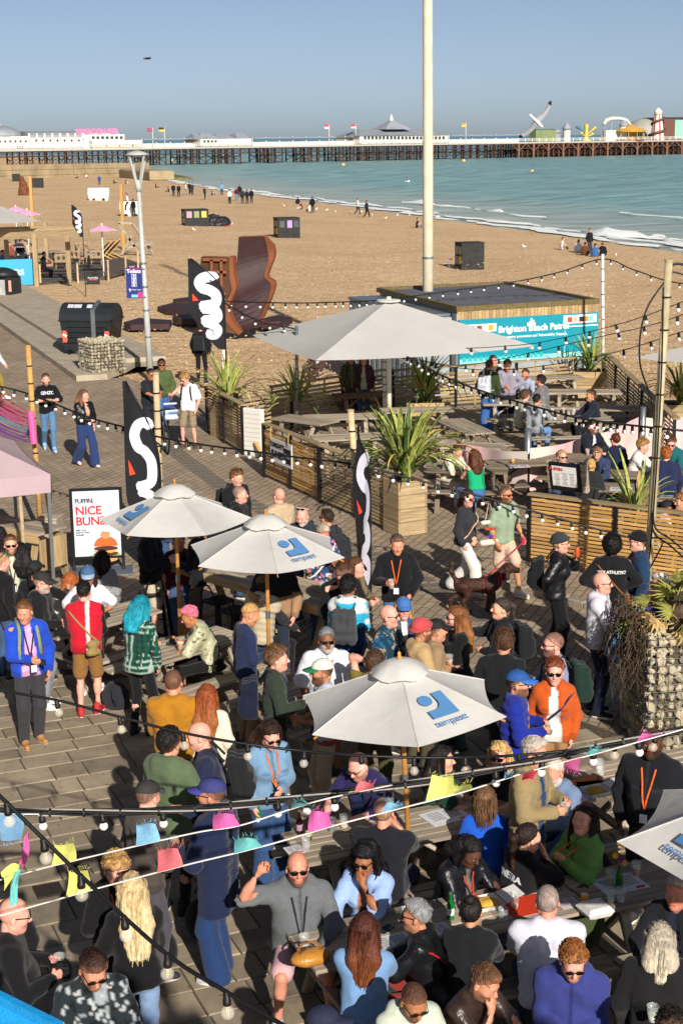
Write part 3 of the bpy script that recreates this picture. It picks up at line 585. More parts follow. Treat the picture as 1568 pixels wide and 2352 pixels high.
q0,q1=P(392,1293,1.05),P(760,1401,1.05);bx=(q1-q0).normalized();byv=Vector((-bx.y,bx.x,0));LB=(q1-q0).length;c=(q0+q1)/2+byv*.36
t_=thing('bar_table','long tall wooden bar table behind the two umbrellas','bar table',(c.x,c.y,0),math.atan2(bx.y,bx.x))
for i in range(5):plank('top_plank',LB,.13,.045,GREYW,t_,(0,-.29+.145*i,1.03))
for s in(-1,1):plank('edge_board',LB,.04,.12,TIMB,t_,(0,s*.385,1.0));plank('end_board',.76,.035,.12,TIMB,t_,(s*(LB/2+.02),0,1.0),(0,0,math.pi/2))
plank('centre_rail',LB,.05,.10,GREYW,t_,(0,.12,1.10))
for x in(-LB/2+.35,0,LB/2-.35):
 for s in(-1,1):beam('leg',(x,s*.1,1.0),(x,s*.48,0),.12,.06,TIMB,t_)
 plank('foot_beam',.9,.12,.06,TIMB,t_,(x,0,.25),(0,0,math.pi/2))
def stool(x,y,rz,label):
 q=P(x,y,.76);t_=thing('bar_stool',label,'bar stool',(q.x,q.y,0),rz,'black metal bar stools')
 mb=MB();mb.prism([(-.17,-.17),(.17,-.17),(.17,.17),(-.17,.17)],.03,c=(0,0,.74));mb.build('seat',BLKM,t_)
 for sx in(-1,1):
  for sy in(-1,1):MB().bar((sx*.15,sy*.15,.74),(sx*.22,sy*.22,0),.05,.03).build('leg',BLKM,t_)
  MB().bar((sx*.2,-.2,.25),(sx*.2,.2,.25),.02,.02).build('footrest',BLKM,t_)
 MB().bar((-.2,.2,.28),(.2,.2,.28),.02,.02).build('footrest',BLKM,t_)
 pts=[(-.16,-.16,.75)]+[(-.16+.32*i/8,-.19,.75+.27*math.sin(math.pi*i/8)**.5)for i in range(1,8)]+[(.16,-.16,.75)];MB().tube(pts,.013,6).build('back_rail',BLKM,t_,True)
stool(500,1379,rad(-45),'black metal bar stool nearer the umbrella pole at the tall table');stool(540,1402,rad(-50),'black metal bar stool behind the man in navy sweatshirt');stool(352,1360,rad(20),'black metal bar stool behind the man in beige shorts')
def fence(label,a,b,h,m,panel=1.8,pitch=.066,sw=.046,zb=.06,cap=True,postm=BLKM,capm=OLDW,group=None):
 a,b=Vector(a),Vector(b);a.z=b.z=0;d=b-a;Lf=d.length;t_=thing('slat_fence',label,'fence',tuple(a),math.atan2(d.y,d.x),group);n=max(1,round(Lf/panel));pl=Lf/n;ns=int((h-.05-zb)/pitch)
 for i in range(n):
  for k in range(ns):plank('slat',round(pl-.01,3),.02,sw,m,t_,(pl*(i+.5),random.uniform(-.003,.003),zb+pitch*(k+.5)),(0,random.uniform(-.002,.002),0))
  for xx in((.33,.66)if cap else(.5,)):plank('batten',h-.06,.02,.05,m,t_,(pl*(i+xx),.025,h/2),(0,math.pi/2,0))
 for i in range(n+1):plank('post',h-.01,.07,.07,postm,t_,(pl*i,-.012,h/2-.005),(0,math.pi/2,0))
 if cap:plank('cap_rail',Lf+.06,.16,.04,capm,t_,(Lf/2,.03,h))
 return t_
fence('short slatted fence with a timber cap beside the striding pedestrians',P(478,994),P(560,1044),1.14,OLDW,capm=OLDW)
fence('orange-toned slatted fence panels carrying the sunset sign',P(609,1096),P(735,1153),1.15,NEWW,1.35)
fence('grey weathered slatted fence between the sunset sign and the big planter',P(738,1155),P(908,1228),1.15,OLDW,1.5)
fence('orange-toned slatted fence at the right behind the person in beanie',P(1214,1290),P(1620,1352),1.17,NEWW,1.5)
fence('dark weathered slatted back fence below the big parasol',P(545,1010),P(898,948),1.15,OLDW,1.9,.10,.06)
fence('weathered slatted back fence in front of the teal hut',P(902,947),P(1318,913),1.1,TIMB,1.9,.10,.06)
fence('slatted side fence receding at the right of the patio',P(1386,902),P(1545,1078),1.1,OLDW,1.9,.085,.05)
BAN=mat('banner_cloth','#d8d3c6',.85,.1,1.2,col2='#e0a8ae',bump=.3,bscale=5)
def banner(label,pa,pb,h,seed,parent=None):
 a,b=Vector(pa),Vector(pb);t_=thing('windbreak_banner',label,'banner');n=14;mb=MB();d=(b-a);nn=Vector((-d.y,d.x,0)).normalized();vs=[]
 for i in range(n+1):
  f_=i/n;p=a.lerp(b,f_)+nn*(.05*math.sin(i*.9+seed));sg_=.10*4*f_*(1-f_)
  for k in range(5):vs.append((p.x,p.y,.12+(p.z-.12+h-sg_)*k/4))
 mb.add(vs,[(i*5+k,i*5+5+k,i*5+6+k,i*5+1+k)for i in range(n)for k in range(4)]);mb.build('cloth',BAN,t_,True);return t_
def post(name,label,p,h,r,m,cat='post',lean=(0,0)):
 t_=thing(name,label,cat,tuple(p));MB().tube([(0,0,-.02),(lean[0]*.5,lean[1]*.5,h*.5),(lean[0],lean[1],h)],r,12).build('shaft',m,t_,True);MB().lathe([(r*1.15,h),(r*1.15,h+.02),(r*.5,h+.035)],12,(lean[0],lean[1],0)).build('cap',m,t_);return t_
b0,b1,b2,b3,b4=P(1000,1098),P(1206,1145),P(1340,1100),P(1466,1062),P(1620,1040)
banner('pink striped white windbreak cloth behind the woman in green top',b0,b1,.95,1);banner('white windbreak cloth with pale blue patch behind the bearded man',b1+Vector((.12,.05,0)),b3,1.0,2);banner('pink and white windbreak cloth at the right edge of the patio',b3+Vector((.1,0,0)),b4,1.0,4)
post('banner_post','thick grey steel post between the windbreak cloths',P(1210,1128),1.25,.07,STEEL);post('banner_post','grey steel post of the windbreak near the right light pole',P(1472,1062),1.2,.06,STEEL)
LG1=mat('flax_leaf','#7f9a48',.5,.25,3,col2='#c0c068',stretch=(20,2,1));LG2=mat('flax_leaf_dark','#46602e',.5,.25,3,stretch=(20,2,1));LG3=mat('flax_leaf_dry','#b59a58',.7,.25,4)
def leaf_mesh(L,w,droop,m,seed):
 r=random.Random(seed);n=7;vs=[];x=z=0.0;an=rad(86)
 for i in range(n+1):
  f_=i/n;ww=w*(0.55+.9*f_)*(1-f_**2.2)+.003;vs+=[(x,-ww,z+.012),(x,0,z),(x,ww,z+.012)]
  st=L/n;x+=st*math.cos(an);z+=st*math.sin(an);an-=droop/n*(.4+1.6*f_)
 fs=[]
 for i in range(n):
  k=i*3;fs+=[(k,k+3,k+4,k+1),(k+1,k+4,k+5,k+2)]
 return MB().add(vs,fs).mesh('leaf',m,True)
LEAVES=[leaf_mesh(1.0,.026,rad(dr),m_,i)for i,(dr,m_)in enumerate(((25,LG1),(50,LG1),(80,LG2),(110,LG1),(40,LG2),(65,LG1),(130,LG2),(150,LG3),(20,LG1),(95,LG3)))]
def flax(label,p,R_,n,seed,tilt=.5,name='flax_plant',stem=0):
 r=random.Random(seed);t_=thing(name,label,'plant',tuple(p),0)
 if stem:MB().tube([(0,0,-.05),(.03,.02,stem*.5),(0,0,stem)],[.07,.055,.06],8).build('stem',mat('yucca_bark','#8a7a60',.9,.3,10,bump=.8),t_)
 for i in range(n):
  f_=i/n;az=i*2.39996+r.uniform(-.3,.3);lean=tilt*(.1+1.3*f_)*r.uniform(.7,1.2);s=R_*r.uniform(.7,1.1)
  k=r.choice((0,1,4,8,5))if f_<.5 else r.choice((1,2,3,5,6,7,9,3,6))
  put('leaf',LEAVES[k],t_,(r.uniform(-.05,.05),r.uniform(-.05,.05),stem),(0,lean,az),(s,s*r.uniform(.9,1.3),s))
 return t_
def planter(label,p,w,d,h,m,rz):
 t_=thing('timber_planter',label,'planter',tuple(p),rz);n=4
 for k in range(n):
  for s in(-1,1):plank('side_board',w,.04,round(h/n-.008,3),m,t_,(0,s*(d/2-.02),h/n*(k+.5)));plank('end_board',d-.085,.04,round(h/n-.008,3),m,t_,(s*(w/2-.02),0,h/n*(k+.5)),(0,0,math.pi/2))
 MB().box((0,0,h-.06),(w-.09,d-.09,.04)).build('soil',mat('soil','#3a2f24',.95,.3,20,bump=1),t_);return t_
fa=math.atan2(-.93,.36)
def pot_flax(pl_label,label,x,y,w,d,h,m,rz,R_,n,seed,zb=None):q=P(x,y,0);planter(pl_label,q,w,d,h,m,rz);flax(label,q+Vector((0,0,h-.04)),R_,n,seed)
pot_flax('timber planter hidden behind the short fence','spiky flax plant behind the short fence below the black flag',528,1005,.9,.6,.8,OLDW,rad(-60),1.35,62,11)
pot_flax('pale timber planter box at the end of the weathered fence','large spiky flax plant in the front planter beside the walkers',930,1222,.55,.6,1.0,OLDW,rad(-62),1.5,150,5)
pot_flax('timber planter box beside the parasol pole','tall dark flax plant in planter under the right of big parasol',975,985,.9,.7,.7,TIMB,rad(0),1.35,75,6)
pot_flax('square timber planter in front of the teal hut','flax plant in the square planter in front of the hut sign',1352,912,.9,.8,.75,TIMB,rad(-8),1.15,60,7)
pot_flax('dark timber planter at the right edge of patio','flax plant at the right edge under the white awning',1560,990,.8,.8,.7,OLDW,0,1.25,55,8)
q=P(1452,1308,0);planter('low timber trough just behind the right front fence',q+Vector((0,.42,0)),1.6,.5,.7,OLDW,math.atan2(-.16,.8));flax('yellow-green spiky flax plant behind the right front fence',q+Vector((.1,.42,.66)),1.2,34,9,.42)
flax('single-stemmed yucca with dried flower head in the patio',P(684,1003,0),1.05,70,10,.9,'yucca',.85)
q=P(722,1003,0);t_=thing('dried_flower_head','pinkish dried flower cluster on the yucca','flower head',(q.x,q.y,1.55));PF=mat('dry_pink_petal','#c9a596',.8,.2);me_=leaf_mesh(.26,.03,rad(20),PF,1);r=random.Random(2)
for i in range(70):put('bract',me_,t_,(r.uniform(-.22,.22),r.uniform(-.15,.15),r.uniform(-.2,.25)),(r.uniform(-1.3,1.3),r.uniform(-1.3,1.3),r.uniform(0,6)),None)
MB().tube([(-.3,0,-.75),(0,0,.0)],.03,6).build('stalk',LG3,t_)
t_=thing('high_chair','dark slatted high chair by the planter at the back of patio','chair',tuple(P(1138,965,0)),rad(5))
for s in(-1,1):
 for u_ in(-1,1):beam('leg',(s*.16,u_*.16,1.0 if u_>0 else.75),(s*.22,u_*.22,0),.05,.05,DARKW,t_)
for k in range(3):plank('seat_slat',.4,.1,.03,DARKW,t_,(0,-.12+.12*k,.76))
for z in(.3,.5):plank('rung',.4,.04,.03,DARKW,t_,(0,-.2,z))
WB=mat('white_board','#d9d6cc',.6,.06,2);q=P(585,1048,0)
t_=thing('white_cupboard','white panelled cupboard standing in the gap of the fence','cupboard',tuple(q),rad(-35));MB().box((0,0,.55),(.5,.12,1.1),ch=.01).build('body',WB,t_)
for k in range(10):plank('cladding_board',.48,.012,.1,WB,t_,(0,-.067,.08+.105*k))
MB().lathe([(.035,1.1),(.04,1.18),(.03,1.2)],10,(.1,0,0)).build('hinge_block',STEEL,t_)
beam('prop',(.1,-.1,.35),(.55,-.35,.02),.08,.05,NEWW,t_)
fd=(P(735,1153)-P(609,1096)).normalized();fn=Vector((fd.y,-fd.x,0));q=P(609,1096)+fd*.55+fn*.1;q1=q+fd*1.05
t_=thing('sunset_sign',"white board reading TONIGHT'S SUNSET tied to the slatted fence",'sign');SW=mat('sign_white','#d3d1cb',.7,.06,5);SB=mat('sign_black','#16161a',.7,.2,20);m_=(q+q1)/2
MB().bar((q.x,q.y,.72),(q1.x,q1.y,.72),.02,.5,ch=.004).build('board',SW,t_);fr_=frame(m_+fn*.016+Vector((0,0,.72)),fd,(0,0,1))
letter("TONIGHT'S",.14,SB,fr_@Matrix.Translation((-.18,.08,0)),t_,bold=.004);letter('SUNSET',.2,SB,fr_@Matrix.Translation((-.14,-.13,0)),t_,bold=.007,spacing=.9)
p_=m_+fd*.32+fn*.014;MB().bar(tuple(p_-fd*.16+Vector((0,0,.70))),tuple(p_+fd*.16+Vector((0,0,.70))),.008,.3).build('chalk_panel',SB,t_);letter('19:32',.13,mat('chalk','#8d8d8d',.9),fr_@Matrix.Translation((.33,-.06,.012)),t_)
for s in(-.45,.42):p_=m_+fd*s+fn*.03;MB().tube([(p_.x,p_.y,.95),(p_.x,p_.y,1.08),(p_.x+.02,p_.y,1.2)],.012,6).build('rope_tie',LG3,t_)
q=P(1236,1285,0);rt=(P(1620,1352)-P(1214,1290)).normalized();rn=Vector((rt.y,-rt.x,0));q=P(1214,1290)+rt*.3+Vector((-rt.y,rt.x,0))*.16
t_=thing('menu_case','black framed PUFFIN menu case standing on the right fence','menu board');fr_=frame(q+rt*.28+Vector((0,0,1.5))+rn*.02,rt,Vector((0,0,1))-rn*-.25)
def local_box(name,M_,c,d,m,parent,ch=0.0):o=MB().box((0,0,0),d,ch=ch).build(name,m,parent);o.matrix_local=M_@Matrix.Translation(c);return o
local_box('case',fr_,(0,0,0),(.56,.5,.06),BLKM,t_,.01);local_box('paper',fr_,(-.01,.02,.034),(.44,.36,.006),mat('menu_paper','#d9d8d4',.6,.03),t_)
PR=mat('print_red','#c03a36',.7);PK=mat('print_grey','#55555a',.7)
letter('PUFFIN',.075,PR,fr_@Matrix.Translation((-.15,.12,.039)),t_,bold=.003)
for cx_ in(-.14,.0,.13):
 for k in range(9):local_box('print_line',fr_,(cx_,.08-.026*k-(.02 if cx_<-.1 else 0),.039),(.1-.015*((k*7)%4),.006,.002),PK,t_)
for k in range(4):local_box('pallet_block',fr_,(.33,-.19+.13*k,-.03),(.09,.12,.12),GREYW,t_,.01);local_box('pallet_block',fr_,(-.31,-.19+.13*k,-.04),(.06,.12,.1),GREYW,t_,.01)
q0,q1=P(172,1314),P(285,1309);t_=thing('poster_stand','tall black framed poster stand reading NICE BUNS with a burger','poster');px=(q1-q0).normalized();wd=(q1-q0).length;hg=PD(163,1123,q0.y).z;fr_=frame(q0+Vector((0,0,0)),px,(0,0,1))
local_box('post',fr_,(0,hg/2,0),(.05,hg,.05),BLKM,t_,.006);local_box('post',fr_,(wd,hg/2,0),(.05,hg,.05),BLKM,t_,.006);local_box('frame_rail',fr_,(wd/2,hg-.02,.001),(wd-.052,.045,.05),BLKM,t_,.006);local_box('frame_rail',fr_,(wd/2,.24,.001),(wd-.052,.045,.05),BLKM,t_,.006)
local_box('poster',fr_,(wd/2,(hg+.22)/2,0),(wd-.054,hg-.31,.03),mat('poster_paper','#c9d2db',.45,.03),t_);local_box('base_plate',fr_,(wd/2,.012,.05),(wd+.3,.02,.55),STEEL,t_)
RDP=mat('poster_red','#cf2f2b',.5);NVP=mat('poster_navy','#22283f',.5);zf=.018;ph=hg
letter('PUFFIN',.105,NVP,fr_@Matrix.Translation((.06,ph-.245,zf)),t_,align='LEFT',bold=.002,spacing=.85);letter('NICE',.2,RDP,fr_@Matrix.Translation((.06,ph-.44,zf)),t_,align='LEFT',bold=.004,spacing=.95);letter('BUNS.',.2,RDP,fr_@Matrix.Translation((.06,ph-.62,zf)),t_,align='LEFT',bold=.004,spacing=.95)
for k,w_ in enumerate(('MEET OUR',"SURF 'N' TURF",'BURGER')):letter(w_,.034,NVP,fr_@Matrix.Translation((.06,ph-.72-.04*k,zf)),t_,align='LEFT',bold=.001)
for k,w_ in enumerate(('NICE','BUNS','& ROLLS')):letter(w_,.03,RDP,fr_@Matrix.Translation((.3,ph-.19-.032*k,zf)),t_,align='LEFT')
def flatshape(name,pts,m,z):o=MB().prism(pts,.003).build(name,m,t_);o.matrix_local=fr_@Matrix.Translation((wd*.66,ph-1.02,z));return o
def blob(cx_,cy_,rx,ry,a0=0,a1=360,n=22,wob=0,seed=1):r=random.Random(seed);return[(cx_+rx*math.cos(rad(a0+(a1-a0)*i/n))*(1+r.uniform(-wob,wob)),cy_+ry*math.sin(rad(a0+(a1-a0)*i/n))*(1+r.uniform(-wob,wob)))for i in range(n+(0 if a1-a0>=360 else 1))]
flatshape('printed_bun',blob(0,-.19,.19,.06),mat('bun_base','#c8935a',.5),zf);flatshape('printed_lettuce',blob(0,-.13,.24,.05,wob=.2),mat('lettuce','#7f9a4a',.5),zf+.001);flatshape('printed_patty',blob(0,-.10,.2,.045,wob=.06),mat('patty','#4d2a24',.5),zf+.002);flatshape('printed_cheese',blob(0,-.055,.19,.035,wob=.25),mat('cheese','#e0a13a',.5),zf+.003);flatshape('printed_patty',blob(0,-.01,.2,.04,wob=.06,seed=3),_M['patty'],zf+.004);flatshape('printed_bun',blob(0,.03,.195,.17,0,180),mat('bun_top','#d2622c',.5,.15,9),zf+.005);flatshape('printed_topping',blob(0,.22,.08,.07,wob=.25),mat('topping','#d08a5a',.5),zf+.006)
# --------- people: one continuous body each, grown as a smooth surface round a posed skeleton
F32=np.float32
def seg(a,b,ra,rb=None,k=None):return(np.asarray(a,F32),np.asarray(b,F32),ra,rb if rb is not None else ra,k)
def ell(c,r,R=None):return('e',np.asarray(c,F32),np.asarray(r,F32),None if R is None else np.asarray(R,F32))
def field(Q,prims,k,cuts=(),sub=()):
 D=None
 for p in prims:
  if isinstance(p[0],str):
   q=Q-p[1]
   if p[3]is not None:q=q@p[3]
   n=np.sqrt(((q/p[2])**2).sum(-1));n2=np.sqrt(((q/(p[2]**2))**2).sum(-1));d=n*(n-1)/np.maximum(n2,1e-6);kk=k
  else:
   a,b,ra,rb,kk=p;kk=kk or k
   ba=b-a;pa=Q-a;h=np.clip((pa@ba)/max(float(ba@ba),1e-9),0,1);d=pa-h[...,None]*ba
   d=np.sqrt((d*d).sum(-1))-(ra+(rb-ra)*h)
  if D is None:D=d
  else:h=np.maximum(kk-np.abs(D-d),0)/kk;D=np.minimum(D,d)-h*h*kk*.25
 for c,r in sub:d=r-np.sqrt(((Q-np.asarray(c,F32))**2).sum(-1));h=np.maximum(.008-np.abs(D-d),0)/.008;D=np.maximum(D,d)+h*h*.002
 for p,n in cuts:D=np.maximum(D,(Q-np.asarray(p,F32))@np.asarray(n,F32))
 return D
def grid_field(G,lo,vox,n,prims,k,cuts,sub):
 D=np.full(G.shape[:3],1.0,F32)
 for p in prims:
  kk=k
  if isinstance(p[0],str):r=float(p[2].max());a,b=p[1]-r,p[1]+r
  else:kk=p[4]or k;a,b=np.minimum(p[0]-p[2],p[1]-p[3]),np.maximum(p[0]+p[2],p[1]+p[3])
  mg=kk+2*vox;i0=np.clip(np.floor((a-mg-lo)/vox).astype(int),0,n-1);i1=np.clip(np.ceil((b+mg-lo)/vox).astype(int)+1,1,n)
  sl=tuple(slice(u,w)for u,w in zip(i0,i1));d=field(G[sl],[p],kk);E=D[sl]
  h=np.maximum(kk-np.abs(E-d),0)/kk;D[sl]=np.minimum(E,d)-h*h*kk*.25
 for c,r in sub:d=r-np.sqrt(((G-np.asarray(c,F32))**2).sum(-1));h=np.maximum(.008-np.abs(D-d),0)/.008;D=np.maximum(D,d)+h*h*.002
 for p,nn in cuts:D=np.maximum(D,(G-np.asarray(p,F32))@np.asarray(nn,F32))
 return D
def surf(prims,k,vox,cuts=(),sub=(),warp=None):
 """surface nets over the smooth union of the prims"""
 lo=np.full(3,1e9);hi=-lo
 for p in prims:
  if isinstance(p[0],str):r=float(p[2].max());lo=np.minimum(lo,p[1]-r);hi=np.maximum(hi,p[1]+r)
  else:
   for c,r in((p[0],p[2]),(p[1],p[3])):lo=np.minimum(lo,c-r);hi=np.maximum(hi,c+r)
 lo=lo-2.5*vox;hi=hi+2.5*vox;n=np.ceil((hi-lo)/vox).astype(int)+1
 ax=[(lo[i]+vox*np.arange(n[i])).astype(F32)for i in range(3)]
 G=np.stack(np.meshgrid(*ax,indexing='ij'),-1);fn=lambda Q:field(Q if warp is None else warp(Q),prims,k,cuts,sub)
 Sg=grid_field(G,lo,vox,n,prims,k,cuts,sub)if warp is None else fn(G);ins=Sg<0;c=[ins[i:n[0]-1+i,j:n[1]-1+j,l:n[2]-1+l]for i in(0,1)for j in(0,1)for l in(0,1)]
 cnt=sum(q.astype(np.int8)for q in c);mix=(cnt>0)&(cnt<8);I=np.argwhere(mix);idx=np.full(mix.shape,-1,np.int32);idx[mix]=np.arange(len(I))
 off=np.array([(i,j,l)for i in(0,1)for j in(0,1)for l in(0,1)]);val=np.stack([Sg[I[:,0]+o[0],I[:,1]+o[1],I[:,2]+o[2]]for o in off],1)
 acc=np.zeros((len(I),3));m=np.zeros(len(I))
 for a in range(8):
  for b in range(a+1,8):
   if np.abs(off[a]-off[b]).sum()!=1:continue
   x=(val[:,a]<0)!=(val[:,b]<0);t=val[:,a]/np.where(x,val[:,a]-val[:,b],1)
   acc[x]+=off[a]+(off[b]-off[a])*t[x,None];m[x]+=1
 V=(lo+(I+acc/np.maximum(m,1)[:,None])*vox).astype(F32);Fs=[]
 for a in range(3):
  b,d=(a+1)%3,(a+2)%3;s0=[slice(None)]*3;s1=[slice(None)]*3;s0[a]=slice(0,n[a]-1);s1[a]=slice(1,n[a])
  x=np.argwhere(ins[tuple(s0)]!=ins[tuple(s1)])
  eb,ed=np.zeros(3,int),np.zeros(3,int);eb[b]=1;ed[d]=1
  q=[idx[tuple((x-u).T)]for u in(eb*0,eb,eb+ed,ed)];q=np.stack(q,1)
  fl=~ins[tuple(x.T)];q[fl]=q[fl][:,::-1];Fs.append(q[(q>=0).all(1)])
 Fq=np.concatenate(Fs);e=vox*.3
 for _ in range(1):
  d=fn(V);g=np.stack([fn(V+np.eye(3,dtype=F32)[i]*e)-d for i in range(3)],1);g/=np.maximum(np.linalg.norm(g,axis=1,keepdims=True),1e-9);V=V-g*d[:,None]*.9
 return V,Fq,g
def rx(a):c,s=math.cos(a),math.sin(a);return np.array([[1,0,0],[0,c,-s],[0,s,c]])
def ry(a):c,s=math.cos(a),math.sin(a);return np.array([[c,0,s],[0,1,0],[-s,0,c]])
def rz(a):c,s=math.cos(a),math.sin(a);return np.array([[c,-s,0],[s,c,0],[0,0,1]])
def vnoise(Pn,sc,seed=0):
 r=np.random.default_rng(seed);o=np.zeros(len(Pn))
 for _ in range(5):w=r.normal(size=3)*sc;o+=np.sin(Pn@w+r.uniform(0,6.28))
 return o/5
def head_pattern(f):
 w=.93 if f else 1.0
 pr=[ell((0,-.012,.022),(.077,.098,.096)),ell((0,.028,-.045),(.058*w,.066,.074)),ell((0,.066,-.100),(.026*w,.024,.022)),seg((-.05*w,.0,-.07),(.0,.05,-.1),.026),seg((.05*w,.0,-.07),(0,.05,-.1),.026),seg((-.034,.078,.014),(.034,.078,.014),.013),ell((-.043,.055,-.028),(.026,.03,.026)),ell((.043,.055,-.028),(.026,.03,.026)),seg((0,.0,-.09),(0,-.035,-.17),.052*w,.056*w)]
 V,Fq,N=surf(pr,.03,.0155,sub=(((-.032,.099,-.004),.016),((.032,.099,-.004),.016)))
 pr2=[seg((0,.088,.004),(0,.112,-.030),.009,.0125),seg((-.012,.098,-.036),(.012,.098,-.036),.0095)]
 parts=[(V,Fq,None)];v2,f2,_=surf(pr2,.012,.0095);parts.append((v2,f2,None))
 v2,f2,_=surf([seg((-.02,.083,-.066),(.02,.083,-.066),.0085),seg((-.014,.085,-.074),(.014,.085,-.074),.0085)],.008,.009);parts.append((v2,f2,'lip'))
 for s in(-1,1):
  v2,f2,_=surf([ell((s*.079,-.012,-.012),(.010,.021,.032),ry(-s*.25)),ell((s*.077,-.006,-.03),(.009,.014,.014))],.01,.012);parts.append((v2,f2,'ear'))
  v2,f2,_=surf([ell((s*.032,.079,-.003),(.0135,.0125,.0095))],.01,.008);parts.append((v2,f2,'eye'))
  v2,f2,_=surf([seg((s*.017,.095,.017),(s*.05,.080,.018),.0045)],.01,.0075);parts.append((v2,f2,'brow'))
 Vs,Fs,T,o=[],[],[],0
 for v,f_,t in parts:Vs.append(v);Fs.append(f_+o);T+=[t]*len(v);o+=len(v)
 return np.concatenate(Vs),np.concatenate(Fs),np.array([{None:0,'lip':1,'ear':2,'eye':3,'brow':4}[t]for t in T])
HEAD={0:head_pattern(0),1:head_pattern(1)}
def hand_pattern(c1,c2,thumb):
 pr=[seg((0,-.02,0),(0,.02,0),.024,.026),seg((-.022,.03,0),(-.026,.078,0),.016,.014),seg((.0,.03,0),(-.004,.084,0),.017,.014),seg((.018,.03,0),(.024,.072,0),.016,.013)]
 for x,y,L,r in((-.029,.082,.070,.0085),(-.009,.088,.078,.0088),(.011,.085,.072,.0085),(.029,.074,.056,.0075)):
  p=np.array([x,y,0.0]);a=0.0
  for q,(fr_,cc)in enumerate(((.46,c1),(.30,c2),(.24,c2*.7))):
   a+=cc;e=p+np.array([x*.12,math.cos(a),-math.sin(a)])*L*fr_;pr.append(seg(p,e,r*(1.08-.1*q),r*(1-.12*q),.006));p=e
 pr+=[seg((-.018,.015,-.006),(-.045,.045,-.012-.01*thumb),.0135,.011,.012),seg((-.045,.045,-.012-.01*thumb),(-.052+.022*thumb,.078,-.018-.03*thumb),.0105,.0085,.006)]
 return surf(pr,.012,.0118)[:2]
HANDS={'relax':hand_pattern(.35,.5,.4),'grip':hand_pattern(.75,1.0,1.0),'flat':hand_pattern(.1,.12,.1)}
SKIN=mat('skin',attr=True,rough=.5,var=.10,scale=60,bump=.12,bscale=300,spec=.35);CLOTH=mat('cloth',attr=True,rough=.88,var=.08,scale=30,bump=.34,bscale=110,sheen=.1,spec=.2);LEATH=mat('leather',attr=True,rough=.34,var=.15,scale=18,bump=.25,bscale=60,spec=.5);HAIR=mat('hair',attr=True,rough=.5,var=.35,scale=55,bump=.7,bscale=90,stretch=(1,1,.22),spec=.35)
SHINY=mat('sequin_cloth',attr=True,rough=.3,var=.5,scale=110,bump=1.0,bscale=120,metal=.55)
LENS=mat('sunglass_lens','#120f10',.12,.1,spec=.7);FRM=mat('glasses_frame','#17120f',.35);LENSR=mat('red_lens','#b8301f',.12,spec=.7);LENSC=mat('clear_lens','#8a8a88',.1,alpha=.22);FRW=mat('white_frame','#e8e6e0',.4)
def glasses_mesh(lens,frm):
 mb=MB()
 for s in(-1,1):
  pts=[(s*.034+.027*math.cos(a)*(1.05 if abs(math.cos(a))>.5 else 1),.020*math.sin(a)-.002)for a in np.linspace(0,2*math.pi,12,endpoint=False)]
  if s<0:pts=pts[::-1]
  M_=Matrix(((1,0,0),(0,0,-1),(0,1,0)));mb.prism(pts if s>0 else pts,.004,M=M_,c=(0,.101-.002,-.001),mi=0)
  mb.bar((s*.060,.097,.008),(s*.082,.000,.004),.004,.007,mi=1);mb.bar((s*.008,.104,.010),(s*.062,.099,.012),.006,.006,mi=1)
 mb.bar((-.01,.105,.006),(.01,.105,.006),.005,.006,mi=1);return mb.mesh('sunglasses',[lens,frm])
GL={1:glasses_mesh(LENS,FRM),'c':glasses_mesh(LENSC,FRM),'r':glasses_mesh(LENSR,FRM),'w':glasses_mesh(LENS,FRW)}
def cap_mesh(mesh_back=False):
 mb=MB();n=16;rows=[]
 for i in range(6):
  a=i/5*math.pi/2;rows.append((math.cos(a),math.sin(a)))
 vs,fs=[],[]
 for c_,s_ in rows[:-1]:
  for j in range(n):q=2*math.pi*j/n;vs.append((.088*c_*math.cos(q),-.012+.108*c_*math.sin(q),.045+.085*s_))
 vs.append((0,-.012,.131));k=5
 for i in range(k-1):
  for j in range(n):q=(j+1)%n;fs.append((i*n+j,i*n+q,i*n+n+q,i*n+n+j))
 for j in range(n):fs.append(((k-1)*n+j,(k-1)*n+(j+1)%n,k*n))
 mb.add(vs,fs,0);vs,fs=[],[];m_=9
 for z in(0,-.006):
  for j in range(m_):q=math.pi*(.12+.76*j/(m_-1));vs+=[(.086*math.cos(q),-.012+.106*math.sin(q),.047+z),(.080*math.cos(q),.005+.175*math.sin(q)**.8,.043+z-.016*abs(math.cos(q))-.012)]
 for j in range(m_-1):a=2*j;b=2*m_+2*j;fs+=[(a,a+1,a+3,a+2),(b+2,b+3,b+1,b),(a+1,b+1,b+3,a+3)]
 mb.add(vs,fs,1);mb.lathe([(.008,.128),(.008,.134),(.003,.137)],8,(0,-.012,0),mi=1);return mb.mesh('cap',[CLOTH,CLOTH],True)
CAPM=cap_mesh()
def shoe_pattern():
 up=surf([seg((0,-.06,.055),(0,.02,.055),.036,.04),seg((0,.02,.045),(0,.15,.036),.036,.034),seg((0,-.04,.07),(0,-.03,.13),.038,.042),seg((0,.05,.06),(0,.0,.09),.03,.035)],.03,.013,cuts=[((0,0,.022),(0,0,-1))])[:2]
 mb=MB();pts=[(.035*math.cos(q)*(1.0 if math.sin(q)<0 else 1.15),.05+.135*math.sin(q))for q in np.linspace(0,2*math.pi,16,endpoint=False)]
 mb.prism(pts,.032);return up,mb
SHOEU,SHOES=shoe_pattern()
def colored(name,V,Fq,col,m,parent,tris=None):
 me=np_mesh(name,V,Fq,m,True,np.asarray(col,float)if np.ndim(col)==2 else np.tile(np.asarray(col,float),(len(V),1)));return put(name,me,parent)
_cm={}
